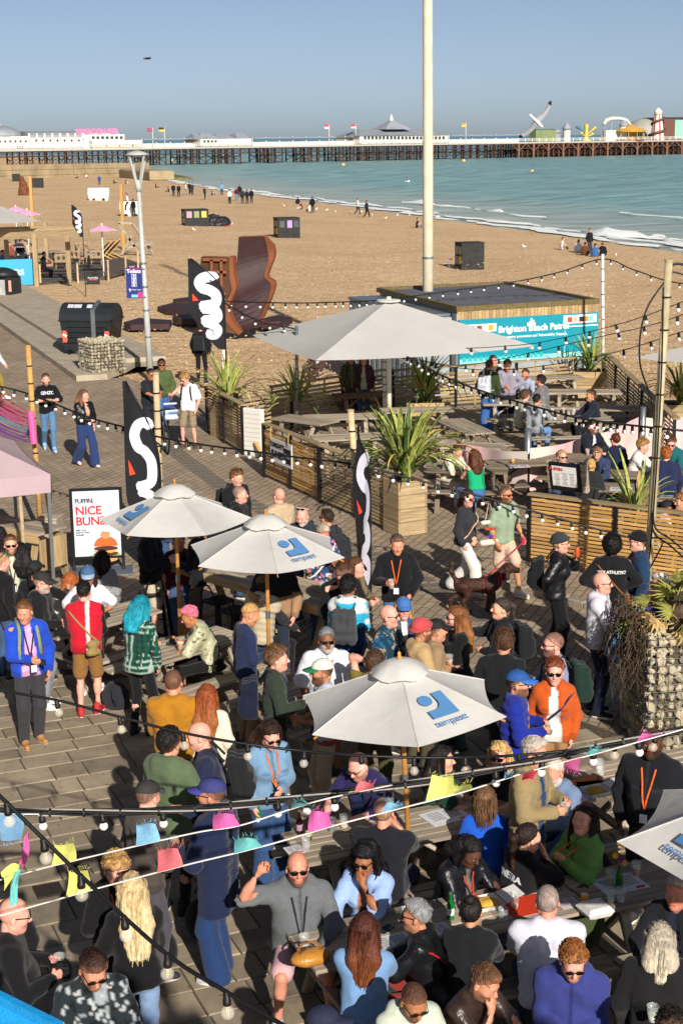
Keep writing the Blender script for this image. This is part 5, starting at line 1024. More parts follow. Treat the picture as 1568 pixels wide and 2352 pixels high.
def make_hair(rt,hair,Hm,hs,ns,far,hat,sk):
 """hair: (style, colour, length, colour of the tips)"""
 st,hc_=hair[0],hair[1];L=hair[2]if len(hair)>2 else.2;key=(st,L,hat is not None,ns%3,far);cutp=((0,.085,.084),(0,.625,-.78));low=((0,0,-.07),(0,0,-1))
 if key not in _hc:
  t={'crop':.000,'short':.004,'quiff':.006,'curly':.024,'afro':.055,'long':.012,'wavy':.018,'bob':.016,'bun':.006,'pony':.006,'fade':.0,'fringe':.016,'thin':.004,'braids':.012,'bigcurl':.03}[st]
  if hat:t=min(t,.004)
  pr=[ell((0,-.014,.026),(.0815+t*.8,.103+t,.098+t))]
  if st in('quiff','short','fringe'):pr.append(ell((0,.022,.10),(.056,.072,.026+t)))
  if hat:pr=pr[:1]
  cuts=[cutp,low]
  if st=='fade':cuts=[((0,.085,.075),(0,.45,-.89))]
  if st=='thin':pr=[ell((0,-.03,.012),(.084,.096,.088))]
  if st=='fringe':cuts=[((0,.10,.035),(0,.70,-.71)),low]
  V,Fq,N=surf(pr,.02,.017 if not far else.03,cuts);Vs,Fs=[V],[Fq];n0=len(V)
  A={'curly':.012,'afro':.012,'bigcurl':.02,'wavy':.006,'crop':.001}.get(st,.005);fq={'curly':75,'afro':95,'bigcurl':55}.get(st,90)
  Vs[0]=V+N*(A*(vnoise(V,fq,5+ns%3)+.7*vnoise(V,fq*1.8,6+ns%3)))[:,None]if not far else V
  ext=[]
  if st in('long','wavy','bigcurl','braids'):
   for q in(-1,1):ext+=[seg((q*.048,-.07,.03),(q*.072,-.125,-L*.5),.052,.056),seg((q*.072,-.125,-L*.5),(q*.055,-.15,-L),.056,.026),seg((q*.076,-.02,.03),(q*.094,-.02,-L*.45),.026,.034),seg((q*.094,-.02,-L*.45),(q*.10,.01,-L*.85),.034,.014)]
   ext.append(seg((0,-.09,.03),(0,-.16,-L*.95),.055,.045))
  elif st=='bob':ext=[seg((q*.06,-.05,.02),(q*.075,-.05,-L),.05,.035)for q in(-1,1)]+[seg((0,-.09,.0),(0,-.09,-L),.055,.04),seg((-.08,.0,.0),(-.085,.02,-L*.9),.024,.018),seg((.08,.0,.0),(.085,.02,-L*.9),.024,.018)]
  elif st=='pony':ext=[seg((0,-.105,.045),(0,-.15,.02),.026,.032),seg((0,-.15,.02),(0,-.155,-L),.034,.014)]
  elif st=='bun':ext=[ell((0,-.06,.125),(.042,.045,.040))]
  if ext:
   v_,f_,n_=surf(ext,.03,.020 if not far else.03)
   if not far:st_=np.array([1,1,.25])if st in('long','pony','bob','braids')else np.array([1,1,.6]);v_=v_+n_*((.006 if st!='bigcurl' else.018)*(vnoise(v_*st_,75,3)+.7*vnoise(v_*st_,140,4)))[:,None]
   Vs.append(v_);Fs.append(f_+n0);n0+=len(v_)
  if not far and st in('long','wavy','bigcurl','curly','braids','bob','afro','quiff','short','fringe')and not(hat and st in('short','curly','quiff')):
   r=random.Random(ns%3);mb=MB();kk={'curly':220,'afro':220,'bigcurl':220,'long':210,'wavy':220,'braids':60,'bob':130}.get(st,130)
   for _ in range(kk):
    if st in('long','wavy','bigcurl','braids','bob')and r.random()<.8:
     a=r.uniform(-1,1)*2.35;rx_=.092+r.uniform(0,.012);x0,y0=rx_*math.sin(a),-.014-rx_*1.2*math.cos(a);pts=[];l_=L*r.uniform(.8,1.12)if abs(a)<1.7 else L*r.uniform(.6,.9);ph=r.uniform(0,6);wv={'wavy':.013,'bigcurl':.026,'braids':.004}.get(st,.005)
     for i in range(7):u_=i/6;z=.06-u_*(l_+.06);sp=1+.38*u_*(1-.35*u_);pts.append((x0*sp*(1-.2*u_*u_)+wv*math.sin(ph+u_*9),y0*sp-.035*u_*max(0,math.cos(a))+wv*math.cos(ph+u_*8),z))
     if y0>.03:continue
     mb.tube(pts,[.002,.004,.0045,.0045,.004,.003,.001]if st!='braids' else[.008]*7,4,cap=False)
    else:
     th_,ph_=r.uniform(0,6.28),r.uniform(.15,1.45);d=Vector((math.cos(th_)*math.sin(ph_),math.sin(th_)*math.sin(ph_),math.cos(ph_)));p=Vector((d.x*(.0815+t*.8),-.014+d.y*(.103+t),.026+d.z*(.098+t)))
     if(p.y-.085)*.625-(p.z-.078)*.78>-.008:continue
     if st in('curly','afro','bigcurl'):
      rr_=r.uniform(.006,.012)*(1.4 if st=='bigcurl' else 1);e1_=d.orthogonal().normalized();e2_=d.cross(e1_);a0=r.uniform(0,6);mb.tube([p+d*.004+(e1_*math.cos(a0+i*1.1)+d*(math.sin(a0+i*1.1)*.6+.2))*rr_+e2_*(i-2.5)*.004 for i in range(6)],[.002,.0032,.0036,.0036,.003,.001],3,cap=False)
     else:
      fl=Vector((r.uniform(-.3,.3),.6,.2))if st=='quiff' else Vector((r.uniform(-.6,.6),.4,-.3));fl=(fl-d*fl.dot(d))*.055;mb.tube([p-fl*.8,p+d*.006,p+fl*.9+d*.006],[.002,.0042,.001],4,cap=False)
   v_=np.array([tuple(q)for q in mb.v],F32)
   if len(v_):Vs.append(v_);Fs.append(np.array(mb.f)+n0);n0+=len(v_)
  _hc[key]=(np.concatenate(Vs),np.concatenate(Fs))
 V,Fq=_hc[key];c=np.array(C(hc_));col=np.tile(c,(len(V),1))*(1+.45*vnoise(V*[1,1,.3],110,ns))[:,None]
 if len(hair)>3 and hair[3]:c2=np.array(C(hair[3]));m=np.clip((-V[:,2]+.02)/max(L,.1),0,1)[:,None];col=col*(1-m)+c2*m*(1+.2*vnoise(V*[1,1,.3],90,ns))[:,None]
 if st in('crop','short','quiff','fade','thin','curly','fringe')and not far:
  d_=-((V-np.array(cutp[0]))@np.array(cutp[1]));sd_=np.clip((np.abs(V[:,0])-.05)/.03,0,1);m=np.clip(1-d_/(.05 if st!='fringe' else.03),0,1)*(.35+.4*sd_)*(.6 if st=='curly' else 1)+(.22 if st=='crop' else 0);m=np.minimum(m,.75)[:,None];col=col*(1-m)+sk*.8*m
 o=colored('hair',V,Fq,np.maximum(col,.001),HAIR,rt);o.matrix_local=Hm
 return o
CUPM=mat('clear_plastic','#dfe6e6',.08,.02,alpha=.28,spec=.6);BEER=mat('amber_beer','#b8701c',.15,.1,spec=.5);DARKB=mat('dark_stout','#1c0f0a',.2,.1);FROTH=mat('beer_froth','#eadfc8',.8)
def cup_at(p,label,fill=.5,beer=BEER,group=None,s=1.0,M=None):
 t_=thing('plastic_cup',label,'cup',tuple(p),0,group);MB().lathe([(.031*s,0),(.033*s,.004),(.043*s,.12*s),(.046*s,.122*s),(.044*s,.125*s)],14,cap=False).build('cup_wall',CUPM,t_,True)
 if fill:hh=.005+.11*fill;r1=.032+.010*fill;MB().lathe([(.030*s,.003),(r1*s,hh*s)],12).build('drink',beer,t_,True);MB().lathe([(r1*s,hh*s+.0005),(r1*s,hh*s+.006)],12).build('froth',FROTH if beer is BEER else beer,t_)
 return t_
def held(who,side,what='cup',**kw):
 rt,Rw,loc,wr,el,hm,hc,nb,s,onto,Rc=PEOPLE[who];y=wr[side]-el[side];y/=np.linalg.norm(y);Rt=np.eye(3);p=wr[side]+y*.075*s+np.array([-side*.035,.01,0]);wp=Vector(Rw@p)+loc;yw=Vector(Rw@y)
 if what=='cup':return cup_at(wp-Vector((0,0,.06)),'clear plastic cup held by the '+kw.pop('short'),**kw)
 return wp,yw
 # --------- the crowd (head tops in display pixels, facing in degrees: 0 to the camera, 90 to the right)
p=person;SK1,SK2,SK3,SKB,SKP='#c98e72','#d9a287','#a97352','#5b3a2b','#dba08c';BLK='#151517';NAV='#1d2742';WSH=('#dcdad4','#e8e6e0');BSH=('#1c1c1e','#d9d6cf')
p(24,1230,15,'man in green blazer and sunglasses beside the grey tent leg',1.76,skin=SK2,hair=('quiff','#5a3a22'),beard='#5a3a22',glass=1,top='jacket',tc='#1f6b43',open_=('#c9c2ad',1,'.16'),lan='#2a2a2e',arms=('down','pocket'))
p(-2,1212,170,'dark-haired woman at the left edge behind the green blazer',1.62,f=1,skin=SK1,hair=('bob','#191316',.2),top='sweat',tc=BLK)
p(50,1250,-170,'black-haired person behind the green blazer shoulder',1.60,f=1,hair=('long','#141114',.3),top='sweat',tc='#1f2022')
p(2,1270,130,'blond man in black hoodie with backpack at the left edge',1.76,skin=SKP,hair=('crop','#a07c50'),glass='^c',top='hoodie',tc=BLK,pack='#1b1b1d')
p(80,1290,160,'person in black baseball cap seen from behind near the tent',1.68,hair=('pony','#1c1614',.2),hat=('cap','#1d2224'),top='sweat',tc=BLK,arms=('out','down'))
p(98,1315,82,'grey-bearded man in black cap and black hoodie with grey jeans',1.80,skin=SKP,hair=('crop','#6b6460'),beard='#a8a29a',hat=('cap','#2a2826'),top='hoodie',tc='#17181b',bot='jeans',bc='#85868a',shoe=WSH,arms=('front','front'),glass='c',hp=8)
p(192,1337,180,'man in red varsity jacket with black sleeves and tan shorts',1.74,skin=SKP,hair=('short','#16120f'),top='jacket',tc='#bb1a2c',slc='#141416',bot='shorts',bc='#8a6234',bag=('#8f7a4a',1,.17,235),shoe=('#b02a2a','#e8e6e2'),arms=('front','front'),pat=('stripe','#e5e2dc'))
p(201,1302,8,'woman in denim cap and white tee with hands on hips',1.70,f=1,skin='#a9704f',hair=('bob','#2a1c18',.2),hat=('cap','#3f5f82','#8fa6bd'),top='tee',tc='#dcdce2',bot='leggings',bc='#131316',shoe=WSH,arms=('hip','hip'),hp=6)
p(161,1318,178,'woman with long copper hair in white fluffy cardigan',1.62,sit=True,f=1,hair=('wavy','#a85a2a',.30,'#c08a52'),top='jacket',tc='#cfcac0',bot='jeans',bc=BLK,lean=14)
p(234,1266,170,'woman in silver sequin jacket seated below the poster',1.66,sit=True,f=1,hair=('long','#241814',.22),top='silver',tc='#b9bbbd',bot='chino',bc=BLK,lean=22)
p(55,1382,25,'man in bright blue work jacket and pink tee with tan boots',1.82,skin=SK1,hair=('quiff','#6a4528'),top='jacket',tc='#1f46b8',open_=('#d3a3cf',1,'.14'),bot='chino',bc='#37363a',shoe=('#a8794a','#b98f63'),lan='#26262c',arms=('front','down'),hy=30,hp=10,pack='#7f8a6a')
p(326,1372,150,'woman with turquoise hair in green plaid shirt',1.74,f=1,skin=SKP,hair=('wavy','#0f7f93',.26,'#1d9fb2'),top='shirt',tc='#143a30',pat=('plaid','#16503f','#0f1f1c','#9fb3a6'),bot='slim',bc='#141417',shoe=(BLK,BLK),fat=.35,hp=15,arms=('down','front'))
p(345,1190,75,'man in black overshirt and beige shorts under the left umbrella',1.84,skin=SKP,hair=('short','#4a3424'),beard='#5a4030',top='jacket',tc='#15171c',bot='shorts',bc='#b3a890',arms=('cup','down'),fat=.3)
p(447,1196,-95,'man in black zip jacket and brown trousers holding a cup',1.80,skin=SK2,hair=('short','#3a2a1e'),top='jacket',tc='#15161b',bot='chino',bc='#5a4d42',arms=('hold','hold'))
p(410,1226,10,'person in maroon top seated behind the umbrella pole',1.66,sit=True,seat=.62,hair=('short','#2c2220'),top='sweat',tc='#5c1f30')
p(387,1116,175,'brown-haired person just behind the left umbrella top',1.66,f=1,hair=('bob','#3a261c',.14),top='sweat',tc='#2a2a2e')
p(545,1080,42,'curly-haired man in black with sunglasses on his head',1.80,skin=SK2,hair=('curly','#6a4a2c'),glass='^1',top='jacket',tc='#18191c',pack='#1a1a1c',arms=('hold','down'),hp=10)
p(550,1117,82,'man with cropped grey hair in black hoodie and leather jacket',1.80,skin=SKP,hair=('crop','#6f6660'),top='hoodie',tc='#16171a',pack='#202226',arms=('hold','front'))
p(641,1121,-150,'bald man in beige bomber with black strap',1.80,skin=SKP,hair=('bald',None),top='jacket',tc='#b59f80',bag=('#161616',1,0),bot='chino',bc='#2b2b30',arms=('front','front'))
p(692,1168,-22,'bald white-bearded man with white sunglasses on head',1.78,skin=SKP,hair=('bald',None),beard='#c9c2ba',glass='^w',top='jacket',tc='#2a313c',hp=18,arms=('front','front'),pack='#22262e')
p(751,1171,-140,'dark-haired man in charcoal jacket behind colourful denim jacket',1.76,hair=('short','#2e2119'),glass=1,top='jacket',tc='#2b2d33',pack='#26282c')
p(745,1207,32,'silver-haired man in painted denim jacket and red sunglasses',1.80,skin='#c97f62',hair=('quiff','#b5a894'),glass='r',top='jacket',tc='#27496b',pat=('blots','#d9d6d2','#c25a9a','#c9962f','#1b2233'),hp=28,arms=('phone','hold'),bag=('#e3dfdc',1,0))
p(630,1264,-12,'man in black and tan sweater holding a beer under umbrella',1.82,skin=SKP,hair=('short','#4a3424'),top='sweat',tc='#18191b',pat=('lower','#9a7a5a'),bot='jeans',bc='#22293a',arms=('hold','down'),fat=.35)
p(606,1321,128,'man in olive cap and beige padded vest seated sideways',1.78,sit=True,seat=.56,skin='#b98563',hair=('short','#231a15'),hat=('cap','#5c4a1e'),top='vest',tc='#b3a68c',slc='#26292d',bot='slim',bc='#1b1b1f',arms=('knee','knee'),lean=12,hy=-10)
p(582,1387,105,'man with shaved blond sides in navy sweatshirt',1.78,skin='#c98a68',hair=('fade','#b08650'),top='sweat',tc='#222c4c',bot='chino',bc='#8d7352',arms=('front','front'),hp=22)
p(635,1487,92,'curly-haired man in dark green fleece with navy backpack',1.80,skin=SKP,hair=('curly','#6b4a2e'),top='jacket',tc='#2c362c',bot='shorts',bc='#4a4f58',pack='#171c30',shoe=WSH,arms=('hold','pocket'))
p(428,1395,-80,'pink-haired man in palm print shirt seated at a table',1.76,sit=True,skin='#b0754f',hair=('quiff','#d8718a'),top='camp',tc='#a8a886',pat=('blots','#6f7350','#3a3c30','#cfcab0'),bot='slim',bc=BLK,arms=('phone','table'),lean=26,hp=22,bag=('#17171a',-1,.14,200))
p(397,1540,178,'man in mustard sweatshirt seen from behind',1.84,skin=SK1,hair=('crop','#4a3424'),glass='^1',top='sweat',tc='#a5701c',bot='jeans',bc='#1d2436',fat=.35,arms=('front','front'))
p(475,1575,172,'woman with very long red hair in cream knit',1.66,f=1,hair=('long','#8a4520',.44,'#a86a38'),top='sweat',tc='#d8cdb8',bot='jeans',bc='#55627a')
p(388,1677,150,'curly dark-haired man in olive green parka',1.84,skin=SK1,hair=('curly','#1d1714'),top='coat',tc='#56664a',scarf=1,bot='slim',bc='#18181b',arms=('hold','hold'),shoe=BSH)
p(454,1659,-88,'bald man in navy tee leaning in with black backpack',1.84,skin=SKP,hair=('bald',None),top='tee',tc='#202640',pack='#1d1e20',bot='jeans',bc='#2a3242',lan='#1b1b1f',lean=10,hp=8,fat=.4,arms=('hold','front'))
p(625,1664,28,'long-haired woman in denim jacket and jeans with bottle',1.72,f=1,skin=SKP,hair=('long','#2c1c16',.30,'#5a3a26'),glass=1,top='jacket',tc='#6d8fad',bot='wide',bc='#2f4a72',lan='#d2702c',hp=24,arms=('down','front'),shoe=('#1f2430','#e2e0da'))
p(341,1795,120,'man in mesh back cap and brown-grey jacket',1.82,skin=SKP,hair=('crop','#4a3a30'),hat=('cap','#34302e','#4f5560'),top='jacket',tc='#4a423e',scarf=1,bot='chino',bc='#4b4650',hy=-30,hp=10,arms=('hold','down'),fat=.25)
p(486,1791,-112,'man in purple-blue cap and navy jacket with grey trainers',1.86,skin='#b98163',hair=('crop','#4a3a30'),hat=('cap','#35386f','#3f4490'),glass='c',top='coat',tc='#1b2542',bot='wide',bc='#223863',shoe=('#a2a4a6','#d0cdc6'),arms=('out','hold'),hy=-10,fat=.3)
p(269,1970,22,'curly blonde woman in black tee with orange lanyard',1.68,f=1,skin=SKP,hair=('curly','#b8905a'),top='sweat',tc='#141416',bot='jeans',bc='#20242e',lan='#d2502c',arms=('hold','hold'),hp=22,text=('UNIE',.1,'#c8c8cc','front',-.22))
p(302,2011,-160,'woman with long blonde hair in black hoodie',1.70,f=1,skin=SKP,hair=('wavy','#cbb083',.46,'#dcc89c'),top='hoodie',tc='#121214',bot='jeans',bc='#7f9cc0',glass='^1',arms=('front','hold'),shoe=('#8d8a88','#caa27a'))
p(37,2063,105,'bald man in black sweater with camera at bottom left',1.82,skin=SKP,hair=('bald',None),glass='c',top='sweat',tc='#131317',bot='jeans',bc='#1d2436',arms=('hold','hold'),hp=12,fat=.35)
p(218,2199,18,'man in sunglasses and sparkling dark knit at the bottom',1.80,skin=SK1,hair=('quiff','#3a261c'),beard='#6a4a34',glass=1,top='sweat',tc='#20282c',pat=('blots','#8c9498','#101316','#aab0b2'),hp=30,hy=-5,arms=('hold','hold'))
p(-6,2012,20,'woman in black cap cut by the left edge',1.66,f=1,skin=SK1,hair=('long','#8a6238',.3),hat=('cap','#1b1c1e'),top='sweat',tc=BLK)
p(-62,1838,80,'person in black jacket with one hand in view at left edge',1.80,hair=('short','#2a211c'),top='jacket',tc='#17181a',bot='slim',bc='#1d1d20',arms=('down','down'))
p(682,1958,8,'bald man in grey hoodie waving with pink shorts',1.84,sit=True,skin='#c98a70',hair=('bald',None),glass=1,beard='#3a2a22',top='hoodie',tc='#63676a',bot='shorts',bc='#c9a0a4',arms=('wave','table'),lan='#1d1d22',fat=.35,lean=4,shoe=('#b4b5ba','#d6d4d0'),stance=.2,knee=(.22,.38))
p(836,1944,-25,'woman with long black curls in pale blue blazer',1.72,sit=True,f=1,skin='#9a6446',hair=('bigcurl','#0f0d0f',.34),glass=1,top='jacket',tc='#93aede',open_=('#8a5a3e',1,'.10'),bot='jeans',bc='#2a3242',arms=('table','face'),bag=('#141416',1,0),hp=12)
p(815,1735,-38,'bald man in glasses and indigo jacket leaning on a table',1.86,sit=True,skin=SKP,hair=('bald',None),glass='c',beard='#a07a5c',top='jacket',tc='#252250',open_=('#1b2a48',1,'.1'),arms=('table','table2'),lean=24,hp=26,fat=.5)
p(880,1834,165,'broad man in black tee seen from behind with orange lanyard',1.86,sit=True,skin='#c98d74',hair=('crop','#9a7a62'),glass='^1',top='tee',tc='#1b1c24',bot='jeans',bc='#22293a',arms=('face','chin'),fat=.5,lean=8)
p(836,2104,176,'woman with wavy auburn hair in denim shirt from behind',1.70,sit=True,f=1,skin='#b07a5a',hair=('wavy','#4a2418',.34,'#7a4426'),top='shirt',tc='#6f93bd',bot='jeans',bc='#1d1f24',arms=('table2','face'),lean=12,fat=.3)
p(958,2069,-105,'woman with short grey hair in black leather jacket, red strap',1.70,sit=True,f=1,skin='#b07a5c',hair=('short','#8b8d8f'),glass=1,top='leather',tc='#15161a',bot='jeans',bc='#8a2f2c',bag=('#b01c26',1,0),arms=('table2','table2'),lean=16)
p(958,2275,22,'man in pale mint hoodie and sunglasses at the bottom',1.78,sit=True,skin='#a9714f',hair=('crop','#1f1613'),beard='#2a1d18',glass=1,top='hoodie',tc='#b7bfb0',bot='jeans',bc='#3a4048',hp=30,lean=14,arms=('table','table2'))
p(741,2317,95,'person in navy baseball cap at the bottom edge',1.74,sit=True,hair=('short','#2a211c'),hat=('cap','#20263e'),top='jacket',tc='#c9c5b8',lean=16)
p(1088,1931,42,'woman with braided hair in black leather puffer eating',1.70,sit=True,f=1,skin=SKB,hair=('braids','#141012',.16),top='leather',tc='#14151a',open_=('#6a6664',1,'.05'),arms=('table2','table'),hp=28,lean=20,fat=.4,lan='#b03a2a')
p(1211,1893,118,'woman with dark ponytail in black jacket seen from behind',1.70,sit=True,f=1,skin=SK2,hair=('pony','#241813',.36,'#4a2a1c'),top='jacket',tc='#121317',arms=('face','table'),lean=16,text=('AMETRA',.075,'#b9bbc0','back',-.2))
p(1345,1849,-58,'smiling woman in green blouse with long brown hair',1.72,sit=True,f=1,skin=SK2,hair=('long','#2a1a14',.36),top='jacket',tc='#6fa050',bot='slim',bc='#15171c',arms=('clasp','clasp'),hp=-14,hy=-20,lan='#d2602c',lean=4)
p(1230,1696,62,'grey-haired man standing in khaki field jacket',1.86,skin='#cf9478',hair=('quiff','#b5ada2'),glass=1,top='coat',tc='#8d7c58',open_=('#1e3a66',1,'.12'),bot='jeans',bc='#24314c',arms=('hold','hold'),hp=8)
p(1147,1708,-20,'blonde woman in sunglasses and black top at a table',1.68,sit=True,f=1,skin=SKP,hair=('wavy','#c8a468',.28),glass=1,top='tee',tc='#1a1a1d',arms=('table','table2'))
p(1268,1746,-45,'older man with white cap of hair in chambray shirt',1.78,sit=True,skin='#cf8f78',hair=('crop','#d6cfc0'),beard='#d0c8c0',top='shirt',tc='#6b7f9e',arms=('table','table2'),lean=20,hp=14)
p(1014,1716,78,'dark-haired woman in green sequin top in profile',1.66,sit=True,f=1,skin=SK2,hair=('long','#1b1413',.3),top='tee',tc='#173a2c',arms=('table','table2'),lean=12)
p(1113,1810,176,'person with brown bob in bright blue sweatshirt',1.60,sit=True,f=1,hair=('bob','#6a4c34',.2),top='sweat',tc='#1d56c0',lean=12)
p(1499,1673,-28,'tall man in black jacket and orange lanyard standing at right',1.90,skin='#5a3626',hair=('bald',None),beard='#2a2420',top='jacket',tc='#16171c',bot='chino',bc='#17181c',arms=('down','down'),lan='#d8622c',fat=.35)
p(1080,2062,172,'woman with hair in a bun and black blazer from behind',1.68,sit=True,f=1,skin='#b98565',hair=('bun','#1d1614'),top='jacket',tc='#17181c',bot='jeans',bc='#b9c0d2',arms=('table2','chin'),lean=10)
p(1257,2036,176,'broad man in white shirt with grey fade from behind',1.88,sit=True,skin='#c98e78',hair=('crop','#8d8680'),top='shirt',tc='#cfcfdc',bot='jeans',bc='#2a3b5c',arms=('table2','table2'),fat=.6,lean=14)
p(1318,2180,-12,'ginger man in sunglasses and purple-blue hoodie',1.82,sit=True,skin=SKP,hair=('curly','#8f5a2c'),beard='#9a6a44',glass=1,top='hoodie',tc='#333a78',bot='jeans',bc='#2a3242',arms=('front','front'),hp=24,hy=-12,lean=12,fat=.3)
p(1126,2226,52,'man in brown leather jacket with hand on chin',1.78,sit=True,skin='#c98d70',hair=('short','#5a3d28'),beard='#6a4a34',top='leather',tc='#332720',bot='jeans',bc='#22304e',arms=('chin','table'),hp=26,lean=20)
p(1515,2124,172,'person with long thinning grey hair in black hoodie',1.76,sit=True,skin=SKP,hair=('long','#a89e8c',.22,'#c8bda6'),top='hoodie',tc='#1a1a1c',lean=12,fat=.3)
p(1556,2013,-30,'older man in black jacket at the right edge',1.80,sit=True,skin='#c9826a',hair=('short','#a8a09a'),top='jacket',tc='#191a20',open_=('#1d2438',1,'.12'),arms=('table','down'))
p(1542,2326,-10,'dark curly-haired head at the bottom right corner',1.76,sit=True,hair=('curly','#1c1512'),top='sweat',tc='#22262e')
p(1381,1315,72,'bald man in white hoodie and navy trousers with a cup',1.86,skin=SKP,hair=('bald',None),glass=1,top='hoodie',tc='#cbc7ce',bot='chino',bc='#171d36',shoe=('#19191b','#d6d4cf'),arms=('clasp','hold'))
p(749,1444,4,'grey-haired man in white short-sleeved shirt and sunglasses',1.78,skin='#7d5139',hair=('quiff','#86878a'),beard='#bdb8b2',glass=1,top='camp',tc='#d6d6dd',bot='jshorts',bc='#22294a',lan='#c9642c',arms=('down','down'),hy=-6,fat=.2)
p(740,1516,-82,'man in white cap with green brim and pale blue polo',1.78,skin='#b07a5a',hair=('crop','#33281f'),beard='#33281f',hat=('cap','#d6d1c2','#1d6b48'),top='polo',tc='#aeb6c6',pat=('trim','#9c4338','#aeb6c6'),bot='chino',bc='#b8a184',arms=('front','front'),shoe=WSH)
p(799,1325,168,'man with black curls in aqua and white windbreaker',1.80,skin='#8d5d43',hair=('curly','#120f0f'),top='jacket',tc='#2c9ec4',scarf=1,pat=('block','#c9cccc','#c6c6c2','#1c3d78'),pack='#3b3e40',bot='jeans',bc='#2a3550',arms=('front','front'))
p(788,1295,28,'young man in black sweatshirt looking down beside flag',1.88,skin=SKP,hair=('fringe','#4a2f1e'),top='sweat',tc='#131316',hp=26,hy=15,lan='#6a5a5c',arms=('hold','hold'),fat=.25)
p(816,1282,62,'brown-haired woman behind the flag pole with tan bag',1.68,f=1,skin=SKP,hair=('long','#5a3a24',.3),top='jacket',tc='#7a6444',arms=('hold','hold'),bag=('#2a3040',1,0))
p(912,1230,-5,'man in black bomber with orange lanyard on the promenade',1.86,skin='#cf9074',hair=('short','#5a4a3e'),top='jacket',tc='#16171b',open_=('#121214',1,'.08'),bot='jeans',bc='#3f6392',arms=('hold','pocket'),lan='#d2622c',hp=14,hy=-14)
p(892,1390,70,'bald man in dark floral shirt and sunglasses',1.78,skin=SKP,hair=('bald',None),glass=1,top='camp',tc='#133648',pat=('blots','#6a5a34','#1e5f8a','#b8a68a'),bot='chino',bc='#2b3242',arms=('down','hold'),fat=.3)
p(926,1374,8,'woman in blue cap with blonde hair and denim jacket',1.68,f=1,skin=SKP,hair=('long','#b38f5c',.3),hat=('cap','#3c6aa8'),glass='c',top='jacket',tc='#2c4f7c',open_=('#d8d6d2',1,'.07'),bot='jeans',bc='#2a3b5c',lan='#2a2a2e')
p(966,1424,105,'man in coral red beanie and beige jacket',1.78,skin='#b57f60',hair=('crop','#2c211b'),beard='#3a2b22',hat=('beanie','#b8484a'),glass='c',top='jacket',tc='#b09468',scarf=1,bot='chino',bc='#4a4430',arms=('hold','cup'),hy=-15)
p(1001,1424,95,'person in black cap and light brown coat behind red beanie',1.74,hair=('crop','#2a211c'),hat=('cap','#1b1c1f'),top='jacket',tc='#8d7656',bot='chino',bc='#35383c',hy=-10)
p(1049,1395,-82,'woman with long light brown hair in black tee and sunglasses',1.76,f=1,skin=SKP,hair=('long','#7a4c2a',.38,'#a8703c'),glass=1,top='tee',tc='#141517',bot='chino',bc='#3b4a48',arms=('mouth','front'),fat=.3)
p(1153,1374,-82,'woman with dark ponytail in black bomber gesturing',1.70,f=1,skin=SK2,hair=('pony','#3a302d',.16),top='jacket',tc='#16181c',bot='chino',bc='#2a2c30',arms=('out','front'),pack='#1b1c1f',hp=-4)
p(1157,1448,142,'curly-haired man in black tee seen from behind',1.86,skin=SK1,hair=('curly','#4e3422'),glass='c',top='tee',tc='#1a1b1d',slv=.55,bot='jeans',bc='#22262e',hy=-45,fat=.3)
p(1188,1542,82,'man in blue cap and shiny blue bomber holding a cup',1.78,skin=SK1,hair=('short','#2c1f18'),beard='#3a2a20',hat=('cap','#23508f','#2a62b0'),glass=1,top='puffer',tc='#1a2a8a',bot='jeans',bc='#5a7aa8',arms=('hold','hold'),lan='#c99a2c')
p(1273,1516,-6,'woman with red curls in orange jacket and khaki trousers',1.74,f=1,skin=SKP,hair=('curly','#7a3a1a'),glass=1,top='jacket',tc='#b5501c',open_=('#dedbd6',1,'.12'),bot='chino',bc='#96724a',bag=('#232a4c',1,0),arms=('down','down'))
p(1271,1454,-84,'bald bearded man in lavender shirt with dark green backpack',1.82,skin=SKP,hair=('crop','#5a4238'),beard='#3a261c',glass=1,top='shirt',tc='#8c92b4',pack='#1a2e28',bot='chino',bc='#2b2f3a',arms=('hold','front'))
p(1285,1227,82,'person in grey beanie and black leather jacket drinking a can',1.78,f=1,skin=SKP,hair=('short','#c79a4a'),hat=('beanie','#33383a'),glass='c',top='leather',tc='#17171b',bot='wide',bc='#111114',pack='#17191d',arms=('back','mouth'))
p(1405,1235,172,'person with black afro in black track jacket and jeans',1.80,skin=SKB,hair=('afro','#100d0d'),top='jacket',tc='#16171a',pat=('shoulder','#d9d7d2'),bot='flare',bc='#6f9ac8',bag=('#7a4a22',1,.1,200),arms=('hip','hip'),text=('NIKE ATHLETICS',.055,'#c9c8c4','back',-.16),shoe=WSH)
p(1465,1222,-92,'man in black beanie and navy sweatshirt beside light pole',1.82,skin=SKP,hair=('crop','#3a2c24'),hat=('beanie','#16171a'),glass='c',top='sweat',tc='#1b3350',lan='#d8562c',bot='chino',bc='#1b1c22',arms=('hold','down'),fat=.3)
p(1517,1318,-80,'white-haired man in sunglasses behind the gabion palm',1.78,skin='#c98a70',hair=('short','#cfcbc6'),glass=1,top='jacket',tc='#23252c',bot='chino',bc='#22242a')
p(1500,1350,150,'bald man in blue shirt just behind the palm fronds',1.74,skin='#d4968a',hair=('bald',None),top='shirt',tc='#3a4fa8',bot='chino',bc='#22242a')
p(860,1498,155,'brown-haired man in olive jacket with hand on head',1.78,skin=SKP,hair=('fringe','#4a3222'),top='jacket',tc='#6f6228',bot='chino',bc='#4c4a2c',arms=('down','head'),lean=6)
p(1073,1126,58,'woman in charcoal sweatshirt and white trousers walking',1.72,f=1,skin=SKP,hair=('long','#3f2a20',.32),glass='c',top='sweat',tc='#2e2e33',bot='wide',bc='#d3cfc9',bag=('#bfa283',1,.12,80),walk=1,arms=('down','down'),shoe=('#9aa88c','#d8d6d0'),hy=25)
